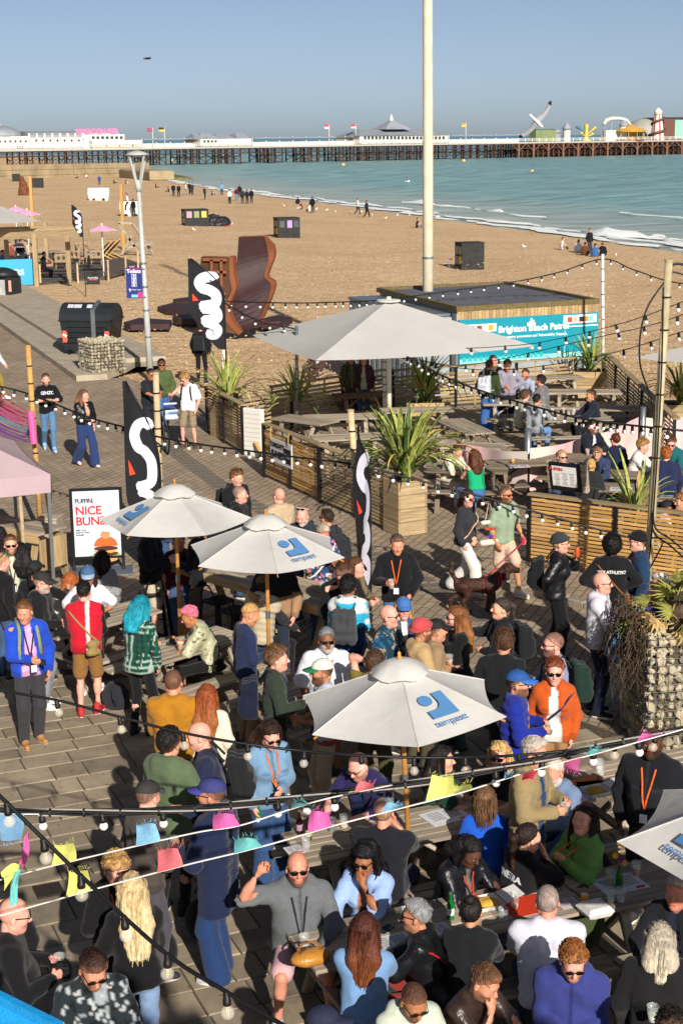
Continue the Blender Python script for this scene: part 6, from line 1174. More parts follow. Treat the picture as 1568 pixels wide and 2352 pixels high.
p(1160,1117,42,'man in sage tee and beige shorts walking the dog',1.80,skin='#b9805f',hair=('crop','#33261e'),beard='#4a382c',glass=1,top='tee',tc='#8b9c84',bot='shorts',bc='#c2ab95',walk=-1,arms=('down','wf'),shoe=('#c9bfae','#d9d6d0'))
p(105,859,18,'young man in black KENZO tee and ripped jeans walking',1.84,skin=SKP,hair=('quiff','#2a1d16'),beard='#5a4234',top='tee',tc='#131315',slv=.55,bot='jeans',bc='#54799f',walk=-1,arms=('plate','plate'),shoe=('#8fb8e0','#e2e4e6'),text=('KENZO',.1,'#d3d8e2','front',-.15))
p(192,896,38,'woman in cropped leather jacket and wide blue jeans walking',1.74,f=1,skin=SKP,hair=('long','#6a4a34',.26,'#9a7048'),top='crop',tc='#131316',open_=('#c28e78',1,'.05'),bot='wide',bc='#263a66',walk=-1,arms=('front','down'),hy=-25,shoe=('#e0ddd8','#b08a62'))
p(-14,772,80,'person in white shirt and mustard trousers at the left edge',1.80,skin=SKP,hair=('short','#5a4030'),top='shirt',tc='#d6d6da',bot='chino',bc='#8a7438',walk=1,arms=('wb','wf'),shoe=WSH)
p(347,848,45,'dark-haired man in black printed tee pushing a bicycle',1.76,skin='#a8704e',hair=('short','#120f10'),glass=1,top='tee',tc='#1b2026',bot='slim',bc='#22252c',arms=('table','table2'),lean=14,hp=10)
p(371,826,8,'young man in olive sweater and jeans with a pendant',1.84,skin='#a26a48',hair=('fringe','#120f10'),glass=1,top='sweat',tc='#4a5a34',bot='jeans',bc='#3f679c',walk=1,arms=('down','down'))
p(421,859,-18,'blond man in white tee and khaki shorts with carrier bag',1.80,skin=SKP,hair=('curly','#a8804c'),glass=1,top='tee',tc='#dedee4',bot='shorts',bc='#8a7a62',arms=('out','down'),hp=26,hy=25,shoe=('#4a4038','#6a5f54'),pack='#1d1e21',stance=.14)
p(460,743,172,'man in black with backpack on the shingle behind the flag',1.80,hair=('short','#2a211c'),top='jacket',tc='#17181b',pack='#1f2125',bot='slim',bc='#19191c')
p(806,812,5,'person in olive jacket under the edge of the big parasol',1.74,hair=('short','#3a2c20'),top='jacket',tc='#4a4a30',bot='jeans',bc='#2a3242',pack='#222')
p(835,816,-5,'person in maroon jacket under the edge of the big parasol',1.70,f=1,skin=SKP,hair=('bob','#3a241c',.18),top='jacket',tc='#4a2b34',open_=('#b8b89c',1,'.1'))
G2='people in the patio'
p(1123,827,152,'man in green jumper with grey and orange rucksack',1.82,skin=SK1,hair=('short','#5a3a24'),top='sweat',tc='#2f3d22',bot='wide',bc='#355f9c',pack='#b9bcc6',group=G2)
p(1132,817,25,'dark-haired man behind the orange rucksack',1.82,skin=SK1,hair=('short','#1d1614'),top='sweat',tc='#5a5344',bot='jeans',bc='#4a72a8',group=G2)
p(1164,829,-12,'man in lilac-grey zip top leaning over a patio table',1.80,skin='#c28a6a',hair=('fringe','#1b1413'),top='sweat',tc='#8f8a98',bot='chino',bc='#1d1d22',arms=('front','hip'),hp=30,lean=8,group=G2)
p(1206,848,-28,'red-faced man drinking in pale blue shirt',1.76,sit=True,skin='#d08468',hair=('short','#33241c'),beard='#5a3a28',top='shirt',tc='#9aa4b8',arms=('mouth','table'),group=G2)
p(1241,863,-125,'man in grey plaid shirt seated at the beer table',1.76,sit=True,skin=SK1,hair=('curly','#231a17'),top='shirt',tc='#5c5b5f',pat=('check','#7a797d'),arms=('table','table2'),group=G2)
p(1205,897,118,'man in cream jumper seated with his back turned',1.76,sit=True,skin=SKP,hair=('curly','#5a3d28'),top='sweat',tc='#aba796',bot='chino',bc='#1d1d20',lean=14,hy=-20,arms=('table','table'),group=G2)
p(1232,906,150,'man in pale grey-blue jumper seated with his back turned',1.80,sit=True,hair=('short','#1f1815'),top='sweat',tc='#8f9498',bot='jeans',bc='#5f86b8',lean=14,arms=('table','table'),fat=.2,group=G2)
p(1357,895,-82,'man in dark navy shirt facing the beer table',1.84,sit=True,skin='#c58868',hair=('short','#3a2a20'),top='shirt',tc='#1a1f2e',bot='slim',bc='#1b1c22',arms=('table','table'),group=G2)
p(1055,1023,42,'woman in cream fleece bent over a patio table',1.68,sit=True,f=1,skin=SK2,hair=('bun','#4a2f20'),top='sweat',tc='#cbc6b0',bot='chino',bc='#c2b8a4',lean=24,hp=30,arms=('table2','table2'),group=G2)
p(1089,1033,-158,'woman in bright green top and denim shorts from behind',1.70,sit=True,f=1,skin=SKP,hair=('long','#5a3020',.28),top='tank',tc='#18a06c',bot='jeans',bc='#3f6698',lean=12,arms=('table','table2'),group=G2)
p(1289,1034,22,'blonde woman in sunglasses and gingham jacket',1.66,sit=True,f=1,skin=SKP,hair=('pony','#a8865a',.1),glass=1,top='jacket',tc='#1c2433',pat=('check','#c5c8ce'),open_=('#d8d8dc',1,'.12'),arms=('table','table2'),group=G2)
p(1360,966,32,'bearded man in sunglasses and navy jacket in patio',1.82,sit=True,skin=SKP,hair=('curly','#2c1e18'),beard='#2e1f18',glass=1,top='jacket',tc='#171b28',open_=('#d3d3d8',1,'.06'),arms=('table','table2'),lean=8,group=G2)
p(1371,1022,-18,'man in glasses and blue-grey bomber in the patio',1.76,sit=True,skin='#c89a78',hair=('fringe','#151112'),glass='c',top='jacket',tc='#2c3a58',open_=('#17181c',1,'.06'),arms=('table','table2'),lean=14,group=G2)
p(1356,1054,168,'blonde woman with white scrunchie and black jacket',1.66,sit=True,f=1,hair=('pony','#b8945c',.04),top='puffer',tc='#26272a',lean=12,group=G2)
p(1413,996,-155,'woman with hair clip and navy top from behind',1.68,sit=True,f=1,skin=SKP,hair=('bun','#5a2c1a'),glass=1,top='shirt',tc='#1b2238',group=G2)
p(1479,1010,66,'blond man in white sweatshirt with yellow chest print',1.78,sit=True,skin=SKP,hair=('curly','#9c743e'),top='sweat',tc='#d6d2ce',arms=('table2','table2'),lean=14,hp=14,text=('##',.14,'#b8962c','front',-.2),group=G2)
p(1540,1004,-12,'man in teal hoodie and sunglasses at right of patio',1.80,sit=True,skin=SKP,hair=('curly','#4e3422'),glass=1,top='hoodie',tc='#1a5c62',arms=('table','table2'),hp=20,lean=12,group=G2)
p(1528,1029,178,'ginger-haired man in navy sweatshirt from behind',1.80,sit=True,skin=SKP,hair=('curly','#a05a26'),top='sweat',tc='#1f2745',bot='jeans',bc='#6a92c4',lean=14,fat=.25,group=G2)
p(1532,1150,95,'man in black cap low behind the right front fence',1.70,sit=True,seat=.3,skin='#c07c5e',hair=('short','#33241c'),beard='#33241c',hat=('cap','#1c1c1f'),glass=1,top='sweat',tc='#c9c9cd',lean=22,group=G2)
p(1566,1136,-80,'ginger person at the right edge of the patio',1.66,sit=True,hair=('curly','#a8703c'),top='sweat',tc='#cfc9c2',lean=20,group=G2)
# --------- umbrellas
CANV=mat('umbrella_canvas','#dbdad5',.85,.10,1.6,bump=.25,bscale=12);LOGO=mat('logo_blue','#4f7fb0',.8,.05);BAMB=wood('umbrella_pole_wood','#a8702c','#c98f48',grain=12);CANV2=mat('parasol_canvas','#d6d5d0',.85,.06,1.0,bump=.2,bscale=5)
def thin_cloth(m,f_=.35):
 t=m.node_tree;b=t.nodes['Principled BSDF'];tr_=node(t,'ShaderNodeBsdfTranslucent');mx=node(t,'ShaderNodeMixShader');mx.inputs[0].default_value=f_
 t.links.new(b.inputs['Base Color'].links[0].from_socket,tr_.inputs['Color']);t.links.new(b.outputs[0],mx.inputs[1]);t.links.new(tr_.outputs[0],mx.inputs[2]);t.links.new(mx.outputs[0],t.nodes['Material Output'].inputs['Surface'])
thin_cloth(CANV);thin_cloth(CANV2)
def canopy_panel(A,v0,v1,n=6,sag=.03,scal=.0):
 mb=MB();vs=[]
 for i in range(n+1):
  for j in range(n+1):
   t,u_=i/n,j/n;p=Vector(A).lerp(Vector(v0).lerp(Vector(v1),u_),t);c=4*u_*(1-u_)
   p.z-=sag*c*t*(1.2-t*.4);p-=(Vector(v0)+Vector(v1))*.5*0;r_=Vector((p.x,p.y,0));p-=r_*(scal*c*t*t);vs.append(p)
 fs=[(i*(n+1)+j,(i+1)*(n+1)+j,(i+1)*(n+1)+j+1,i*(n+1)+j+1)for i in range(n)for j in range(n)];mb.add(vs,fs);return mb
def logo(M_,s,parent):
 pts=[(.60,1),(.98,1),(.98,0),(0,0),(0,.34)]+[(.28+.32*math.sin(a),.34+.30*(1-math.cos(a)))for a in np.linspace(0,math.pi/2,7)]
 o=MB().prism([(x*s,y*s)for x,y in pts],.003).build('printed_logo',LOGO,parent);o.matrix_local=M_
 o=MB().prism([((.22+.24*math.cos(a))*s,(.78+.22*math.sin(a))*s)for a in np.linspace(0,2*math.pi,20,endpoint=False)],.003).build('printed_logo',LOGO,parent);o.matrix_local=M_
 letter('tempest',.36*s,LOGO,M_@Matrix.Translation((.5*s,-.34*s,0)),parent,bold=0)
def umbrella(label,c,zr,R_,a0,logo_i,tilt=(0,0),rise=.40,zb=0.0):
 t_=thing('umbrella',label,'umbrella',(c[0],c[1],zb),0);t_.rotation_euler=(tilt[0],tilt[1],0);zr-=zb;A=(0,0,zr+rise);V_=[(R_*math.cos(rad(a0+60*k)),R_*math.sin(rad(a0+60*k)),zr)for k in range(6)]
 for k in range(6):
  o=canopy_panel(A,V_[k],V_[(k+1)%6],sag=.05,scal=.06).build('canopy_panel',CANV,t_,True)
  MB().tube([Vector(A).lerp(Vector(V_[k]),f_)+Vector((0,0,.002))for f_ in(.2,.6,1.0)],.007,5).build('seam',CANV,t_)
  MB().bar((0,0,zr+rise-.03),tuple(Vector(V_[k])*.99-Vector((0,0,.02))),.012,.016).build('rib',BAMB,t_)
  MB().bar((0,0,zr-.15),tuple(Vector(V_[k])*.5+Vector((0,0,(zr+rise/2)*1-zr*.5-.03))),.01,.014).build('strut',BAMB,t_)
 mb=MB();vs=[(0,0,zr+rise+.06)]
 for rr_,zz in((.10,.045),(.19,.0),(.27,-.07)):vs+=[(rr_*R_*math.cos(rad(a0+15*k))*(1+.03*math.cos(k*1.57)),rr_*R_*math.sin(rad(a0+15*k))*(1+.03*math.cos(k*1.57)),zr+rise+zz+(.016*math.cos(k*1.57+.5)if rr_>.2 else 0))for k in range(24)]
 mb.add(vs,[(0,1+k,1+(k+1)%24)for k in range(24)]+[(1+24*j+k,25+24*j+k,25+24*j+(k+1)%24,1+24*j+(k+1)%24)for j in(0,1)for k in range(24)]);mb.build('vent_cap',CANV,t_,True);MB().lathe([(.016,zr+rise+.05),(.022,zr+rise+.07),(.014,zr+rise+.09),(.018,zr+rise+.11),(.002,zr+rise+.13)],10).build('finial',BAMB,t_,True)
 MB().tube([(0,0,0),(0,0,zr+rise)],.024,10).build('pole',BAMB,t_,True);MB().lathe([(.03,zr*.62),(.03,zr*.62+.1)],10).build('ferrule',STEEL,t_)
 MB().lathe([(.26,.0),(.26,.05),(.05,.09),(.045,.3)],16).build('base',IRON,t_)
 ca=rad(a0+60*logo_i+30);cd=Vector((math.cos(ca),math.sin(ca),0));al=math.atan2(rise,R_*math.cos(rad(30)));up=Vector((0,0,1))*math.sin(al)-cd*math.cos(al);right=(-cd).cross(Vector((0,0,1)));rr_=R_*.866
 org=cd*(rr_*.76)+Vector((0,0,zr+rise*.24-.005))-right*.15;nrm=right.cross(up);logo(frame(org+nrm*.012,right,up),.29,t_)
 return t_
def umb(label,x,y,zr,a0,li,R_=.99,**kw):q=P(x,y,zr);return umbrella(label,(q.x,q.y),zr,R_,a0,li,**kw)
umb('cream tempest umbrella at the left beside the poster',404,1192,2.25,-62,4);umb('cream tempest umbrella in the middle over the tall table',612,1267,2.2,-80,0);umb('cream tempest umbrella in front over the blue-capped man',944,1622,1.98,-84,0,tilt=(0,rad(-2.5)));umb('cream tempest umbrella cut off at the right edge',1745,1930,2.1,-180,0,R_=1.02)
zc=2.35;cs=[P(580,770,zc),P(725,828,zc),P(1228,795,zc)];cs.insert(2,None);cs=[cs[0],cs[1],cs[3],cs[0]+cs[3]-cs[1]];cen=(cs[0]+cs[2])/2
t_=thing('big_parasol','huge pale square parasol over the patio tables','parasol',(cen.x,cen.y,0));zA=PD(890,690,cen.y).z;L_=[tuple(q-cen+Vector((0,0,zc)))for q in cs];L_=[(a[0],a[1],zc)for a in L_]
for k in range(4):canopy_panel((0,0,zA),L_[k],L_[(k+1)%4],8,.10,.03).build('canopy_panel',CANV2,t_,True);MB().bar((0,0,zA-.05),tuple(Vector(L_[k])*.99-Vector((0,0,.03))),.03,.04).build('rib',WHITE,t_)
MB().lathe([(.28,zA-.02),(.28,zA+.015),(.06,zA+.03),(.05,zA+.09)],16).build('top_cap',WHITE,t_);MB().tube([(0,0,0),(0,0,zA)],.06,12).build('pole',WHITE,t_,True);MB().box((0,0,.05),(.8,.8,.1),ch=.02).build('base',STEEL,t_)
q0,q1,q2=P(1452,822,2.3),P(1700,770,2.3),P(1700,838,2.3);t_=thing('white_awning','white awning tip reaching in at the right edge','awning');A=(q1+q2)/2+Vector((1.2,.4,.5))
canopy_panel(tuple(A),tuple(q0),tuple(q2),6,.04).build('canopy_panel',CANV2,t_,True);canopy_panel(tuple(A),tuple(q1),tuple(q0),6,.04).build('canopy_panel',CANV2,t_,True);MB().tube([(A.x,A.y,0),tuple(A)],.05,8).build('pole',WHITE,t_)
# --------- poles and strings of bulbs
def light_pole(label,x,yb,yt,r,m,xt=None,D=None,name='light_pole',yb_D=None):
 b_=P(x,yb)if D is None else Vector((PD(x,yb,D).x,D,0));tp_=PD(xt or x,yt,b_.y);t_=thing(name,label,'pole',tuple(b_));e_=tp_-b_
 MB().tube([(0,0,-.02),tuple(e_*.5),tuple(e_)],[r,r,r*.92],12).build('shaft',m,t_,True);MB().lathe([(r*1.05,-.015),(r*1.05,.012),(r*.6,.02)],12,tuple(e_)).build('cap',m,t_)
 for k in range(6):f_=.45+.09*k;c=e_*f_;MB().lathe([(r*1.06,-.012),(r*1.06,.012)],12,tuple(c)).build('cable_tie',BLKM,t_)
 return b_,tp_
light_pole('square timber pole with ribbons beside the man in KENZO tee',96,1235,795,.05,NEWW,65);light_pole('pale round pole beside the front black flag',374,1300,857,.055,POLEW,358);light_pole('pale round pole in front of the slatted fence with flag',838,1400,943,.05,POLEW,805);bD,tD=light_pole('tall cream metal pole wrapped in cables at the right',1481,1402,598,.062,mat('weathered_pole','#b3a684',.6,.25,3,bump=.3),1535)
light_pole('white pole rising from the plant behind the black flag',514,990,688,.05,WHITE,513);light_pole('slim grey pole beside the yucca',682,1010,750,.04,STEEL,681);light_pole('white cable-wrapped pole under the big parasol',884,985,794,.05,WHITE,881);light_pole('slim white pole at the back corner of the patio',1384,905,585,.045,WHITE,1383)
t_=thing('tall_column','very tall white steel column rising behind the hut','column',tuple(P(982,850)));q=t_.location;MB().tube([(0,0,-.1),(0,0,5.5),(-.02,0,12.2),(-.05,0,24)],[.165,.155,.145,.13],20).build('shaft',BEIGEM,t_,True);MB().lathe([(.16,12.0),(.16,12.25)],20).build('joint_collar',STEEL,t_);MB().lathe([(.36,0),(.36,.06),(.26,.1)],20).build('base_plate',STEEL,t_);MB().lathe([(.172,3.4),(.172,3.46)],20).build('band',STEEL,t_)
CAB=mat('black_cable','#141416',.5,.1);BULBW=mat('white_bulb','#e9e6df',.3,.03,spec=.5);BULBC=mat('clear_bulb','#e8e4dc',.05,.02,alpha=.25,spec=.8);FILA=mat('filament','#d9a24a',.4,emit=.6)
def bulb_meshes():
 sk=MB().lathe([(.010,.012),(.016,.0),(.0165,-.028),(.019,-.03),(.019,-.05),(.015,-.055)],10).mesh('socket',CAB,True);bw=MB().lathe([(.012,-.05)]+[(.0245*math.cos(a),-.075+.0245*math.sin(a))for a in np.linspace(1.0,-1.5,8)],12).mesh('bulb',BULBW,True);bc_=MB().lathe([(.013,-.05),(.016,-.058)]+[(.031*math.cos(a),-.088+.031*math.sin(a))for a in np.linspace(.9,-1.5,9)],14).mesh('bulb',BULBC,True);fl=MB().tube([(.004,0,-.055),(.006,0,-.1),(0,0,-.105),(-.006,0,-.1),(-.004,0,-.055)],.0016,5).mesh('filament',FILA,True)
 return sk,bw,bc_,fl
SKT,BW,BC,FIL=bulb_meshes()
def smooth_path(pts,n=8):
 out=[]
 for i in range(len(pts)-1):
  p0,p1,p2,p3=pts[max(i-1,0)],pts[i],pts[i+1],pts[min(i+2,len(pts)-1)]
  for k in range(n):t=k/n;out.append(.5*((2*p1)+(p2-p0)*t+(2*p0-5*p1+4*p2-p3)*t*t+(3*p1-p0-3*p2+p3)*t**3))
 return out+[pts[-1]]
def string_lights(label,path,r,kind='white',bulbs=None,every=None,bs=1.0,tilt=.25,wrap=0):
 pts=[PD(x,y,D)for x,y,D in path];sp_=smooth_path(pts);t_=thing('string_lights',label,'string lights',(0,0,0));MB().tube(sp_,r,6).build('cable',CAB,t_,True);xs_=[]
 if every:
  acc=0.0;nxt=every*.5
  for a,b_ in zip(sp_[:-1],sp_[1:]):
   l=(b_-a).length
   while acc+l>=nxt:xs_.append(a.lerp(b_,(nxt-acc)/max(l,1e-6)));nxt+=every
   acc+=l
 else:
  for bx_ in bulbs:
   best=None
   for a,b_ in zip(sp_[:-1],sp_[1:]):
    for f_ in(0,.25,.5,.75):q=a.lerp(b_,f_);sx=784+FD*q.x/(q.y*math.cos(PITCH)-(q.z-CH)*math.sin(PITCH))if True else 0;best=min(best,(abs(sx-bx_),tuple(q)))if best else(abs(sx-bx_),tuple(q))
   xs_.append(Vector(best[1]))
 rr_=random.Random(len(sp_))
 for q in xs_:
  ro=(rr_.uniform(-tilt,tilt),rr_.uniform(-tilt,tilt),rr_.uniform(0,6));q=q-Vector((0,0,r*.6));so=put('socket',SKT,t_,q,ro,(bs,)*3)
  put('bulb',BW if kind=='white' else BC,so)
  if kind!='white':put('filament',FIL,so)
 if wrap:
  for k in range(6):
   a0=k*1.05;mb=MB();mb.tube([p_+Vector((0,math.cos(a0+i*.12)*wrap,math.sin(a0+i*.12)*wrap))for i,p_ in enumerate(sp_)],.006,5);mb.build('bundled_wire',CAB if k%3 else mat('grey_wire','#9a958c',.6),t_,True)
  for i in range(4,len(sp_)-1,5):q=sp_[i];d=(sp_[i+1]-sp_[i]).normalized();MB().tube([q-d*.006,q+d*.006],wrap+.009,8).build('cable_tie',CAB,t_)
 return t_
string_lights('nearest string of clear filament bulbs at the bottom left',[(-60,1778,6.7),(0,1828,6.6),(180,2005,6.4),(375,2185,6.1),(520,2278,5.9),(680,2372,5.7)],.010,'clear',[8,90,178,272,375,508,640],bs=1.0,tilt=.12)
string_lights('string of clear filament bulbs crossing the whole crowd',[(-40,1580,10.4),(130,1608,10.3),(270,1645,10.2),(415,1682,10.1),(560,1708,10),(690,1724,10),(820,1735,9.9),(950,1740,9.9),(1060,1740,9.9),(1183,1735,9.8),(1300,1724,9.8),(1410,1706,9.8),(1620,1664,9.8)],.010,'clear',[125,270,415,560,690,820,942,1060,1183,1296,1405,1500],tilt=.2)
string_lights('thick bundled cable with white bulbs across the foreground',[(-40,1862,8.9),(100,1866,8.9),(226,1866,8.9),(366,1862,8.9),(498,1853,8.9),(630,1839,8.9),(760,1823,8.9),(884,1808,8.9),(1008,1790,8.9),(1130,1767,8.9),(1238,1745,8.9),(1355,1720,8.9),(1460,1698,8.9),(1620,1664,8.9)],.011,'white',[85,226,366,498,630,760,884,1008,1130,1238,1355,1460],bs=1.12,tilt=.1,wrap=.019)
string_lights('string of white bulbs along the promenade between poles',[(-40,878,27.6),(68,905,27.5),(200,957,26.6),(290,982,25.8),(362,1003,25.1),(470,1022,24.6),(560,1034,24.2),(680,1050,23.6),(812,1066,23.1),(900,1088,23.1),(1000,1113,23.1),(1110,1142,23.1),(1230,1176,23.1),(1350,1210,23.1),(1484,1245,23.0)],.016,'white',every=.235,bs=1.25)
string_lights('string of white bulbs sloping from the flag pole over the patio',[(513,694,37.5),(590,735,37.2),(682,757,37),(780,790,36.8),(883,803,36.6),(940,822,34),(1022,866,32),(1121,903,30),(1229,934,28),(1333,961,26.5),(1494,982,23.2),(1600,992,23)],.018,'white',every=.36,bs=1.4)
string_lights('string of white bulbs over the hut roof to the back pole',[(514,692,37.5),(680,696,39),(849,691,42),(918,684,44),(1168,649,45),(1280,626,44.5),(1383,595,44),(1450,618,43.5),(1530,645,43),(1600,655,42.6)],.017,'white',every=.42,bs=1.4)
for k,pth in enumerate(([(883,800,36.6),(1059,800,35),(1158,795,34),(1253,784,33),(1436,740,30),(1600,680,28)],[(883,806,36.6),(1028,838,35),(1135,828,34),(1370,775,31),(1500,745,29),(1600,710,28)],[(883,812,36.6),(1060,846,35),(1200,846,34),(1400,812,31),(1600,750,28)])):
 string_lights(['highest thin wire of bulbs across the hut sign','middle thin wire of bulbs across the hut sign','lowest thin wire of bulbs in front of the patio crowd'][k],pth,.009,'white',every=1.05,bs=1.6)
t_=thing('cable_bunch','tangle of black cables hanging from the right pole','cables');bD3=bD.y
for k,pth in enumerate(([(1530,640,bD3),(1480,720,bD3-.1),(1468,830,bD3-.1),(1500,960,bD3),(1495,1240,bD3)],[(1522,660,bD3-.12),(1516,900,bD3-.12),(1494,1240,bD3-.12),(1470,1400,bD3-.1)],[(1500,1150,bD3),(1503,1210,bD3-.2),(1540,1240,bD3-.6),(1600,1290,bD3-1)],[(1498,1160,bD3),(1500,1222,bD3-.2),(1540,1255,bD3-.6),(1600,1310,bD3-1)],[(1532,612,bD3),(1560,606,bD3),(1600,620,bD3)],[(1530,622,bD3),(1565,630,bD3),(1610,650,bD3)],[(1494,1235,bD3-.1),(1520,1248,bD3-.5),(1470,1340,bD3-.2)])):
 MB().tube(smooth_path([PD(*q)for q in pth]),.013 if k!=4 else.02,6).build('cable',CAB,t_,True)
def bunting(label,path,flags):
 t_=thing('bunting',label,'bunting');pts=smooth_path([PD(*q)for q in path]);MB().tube(pts,.008,6,flat=.5).build('tape',mat('white_tape','#dcd8d0',.8),t_,True);Dm=path[0][2]
 for i,(x0,y0,x1,y1,c)in enumerate(flags):
  r_=random.Random(i+len(path));n=5;mb=MB();vs=[];yb0,yb1=[np.interp(xx,[q[0]for q in path],[q[1]for q in path])for xx in(x0,x1)];up_=(y0+y1)/2<(yb0+yb1)/2+4
  for a in range(n+1):
   for b_ in range(n+1):
    u_,w_=a/n,b_/n;xx=x0+(x1-x0)*u_;yb=yb0+(yb1-yb0)*u_;ye=y0 if up_ else y1;sh_=(x1-x0)*.12*w_*(1 if u_<.5 else-1)*abs(u_-.5)*2
    yy=yb+(ye+(2.5*math.sin(u_*5+i))-yb)*w_;vs.append(PD(xx+sh_+3*math.sin(w_*3+i),yy,Dm+.05*math.sin(u_*4+i)*w_-.02+.10*w_))
  mb.add(vs,[(a*(n+1)+b_,(a+1)*(n+1)+b_,(a+1)*(n+1)+b_+1,a*(n+1)+b_+1)for a in range(n)for b_ in range(n)]);mb.build('cloth_flag',cmat(c,.9,'bunting'),t_,True)
  mb=MB()
  for k in range(12):u_=k/11;xx=x0+(x1-x0)*(.1+.8*u_);q=PD(xx,(y0 if up_ else y1)+6*math.sin(u_*5+i),Dm+.08);mb.tube([q,q+Vector((r_.uniform(-.02,.02),0,(.02 if up_ else-.02)+r_.uniform(-.01,.012)))],.0012,3)
  mb.build('frayed_threads',cmat(c,.9,'bunting'),t_)['kind']='stuff'
PKc,YLc,BLc,TLc,COc='#d060a0','#cfd070','#80b4d2','#6cbcb8','#cf6a70'
bunting('upper white bunting tape with pink, yellow and blue rags',[(-40,2030,8.3),(0,2021,8.3),(120,1989,8.3),(309,1944,8.3),(457,1911,8.3),(551,1896,8.3),(672,1857,8.35),(760,1832,8.5),(900,1803,8.7)],[(118,1939,176,1992,YLc),(309,1893,366,1945,BLc),(486,1870,549,1905,PKc),(669,1846,722,1862,TLc),(817,1796,863,1840,COc)])
bunting('lower white bunting tape with coral, cyan and pink rags',[(-40,2112,7.9),(0,2103,7.9),(211,2044,7.9),(418,1989,7.9),(551,1957,7.9),(642,1933,8.0),(764,1897,8.1),(878,1867,8.2),(1056,1821,8.4),(1211,1773,8.5),(1400,1722,8.6),(1620,1660,8.7)],[(151,2001,208,2065,YLc),(358,1950,418,2004,COc),(535,1926,600,1958,TLc),(707,1865,764,1912,PKc),(880,1845,932,1867,BLc),(980,1782,1045,1801,YLc),(1032,1803,1084,1822,YLc),(1155,1782,1176,1797,BLc),(1197,1774,1230,1790,'#d83a50'),(1294,1745,1334,1769,PKc),(1347,1722,1395,1738,TLc),(1463,1686,1530,1702,PKc)])
bunting('pale blue rag hanging from the cable bundle at the left',[(-30,1870,8.8),(0,1870,8.8),(90,1870,8.8)],[(-6,1875,56,1930,'#7fb0d8')])
t_=thing('bunting_knot','knotted pink, yellow and teal rags at the left edge','bunting')
for i,(c,L1,L2)in enumerate(((PKc,[(44,1988),(50,1955),(58,1918)],[(56,1990),(66,1962),(68,1912)]),(YLc,[(42,1986),(22,1990),(4,2000)],[(46,1996),(32,2015),(12,2042)]),(TLc,[(40,1990),(24,2030),(24,2078)],[(52,1994),(40,2035),(44,2082)]))):
 mb=MB();vs=[];n=8;a_,b_=smooth_path([PD(x,y,7.95)for x,y in L1],4),smooth_path([PD(x,y,7.95)for x,y in L2],4)
 for p_,q in zip(a_,b_):vs+=[p_.lerp(q,k/4)+Vector((0,.03*math.sin(k*1.6+len(vs)*.1),0))for k in range(5)]
 mb.add(vs,[(r_*5+k,r_*5+5+k,r_*5+6+k,r_*5+1+k)for r_ in range(len(a_)-1)for k in range(4)]);mb.build('rag',cmat(c,.9,'bunting'),t_,True)
t_=thing('ribbon_canopy','fan of magenta and purple ribbons tied to the timber pole','ribbons')
for k in range(26):f_=k/25;c=('#d8386c','#d23a7a','#c84a86','#5a8ab0','#8a3a9a','#6f2f8a')[min(5,int(f_*6))];a=PD(73+5*f_,950+66*f_,27.4);b_=PD(-70,845+100*f_+8*math.sin(k*2.1),29.5-f_);MB().tube(catenary(b_,a,.08+.12*math.sin(k)**2,10),.018,4,flat=.25).build('ribbon',cmat(c,.5,'ribbon'),t_,True)
MB().tube([PD(71,945,27.3),PD(79,1020,27.2)],.062,10).build('ribbon_wrap',cmat('#d85a98',.5,'ribbon'),t_)
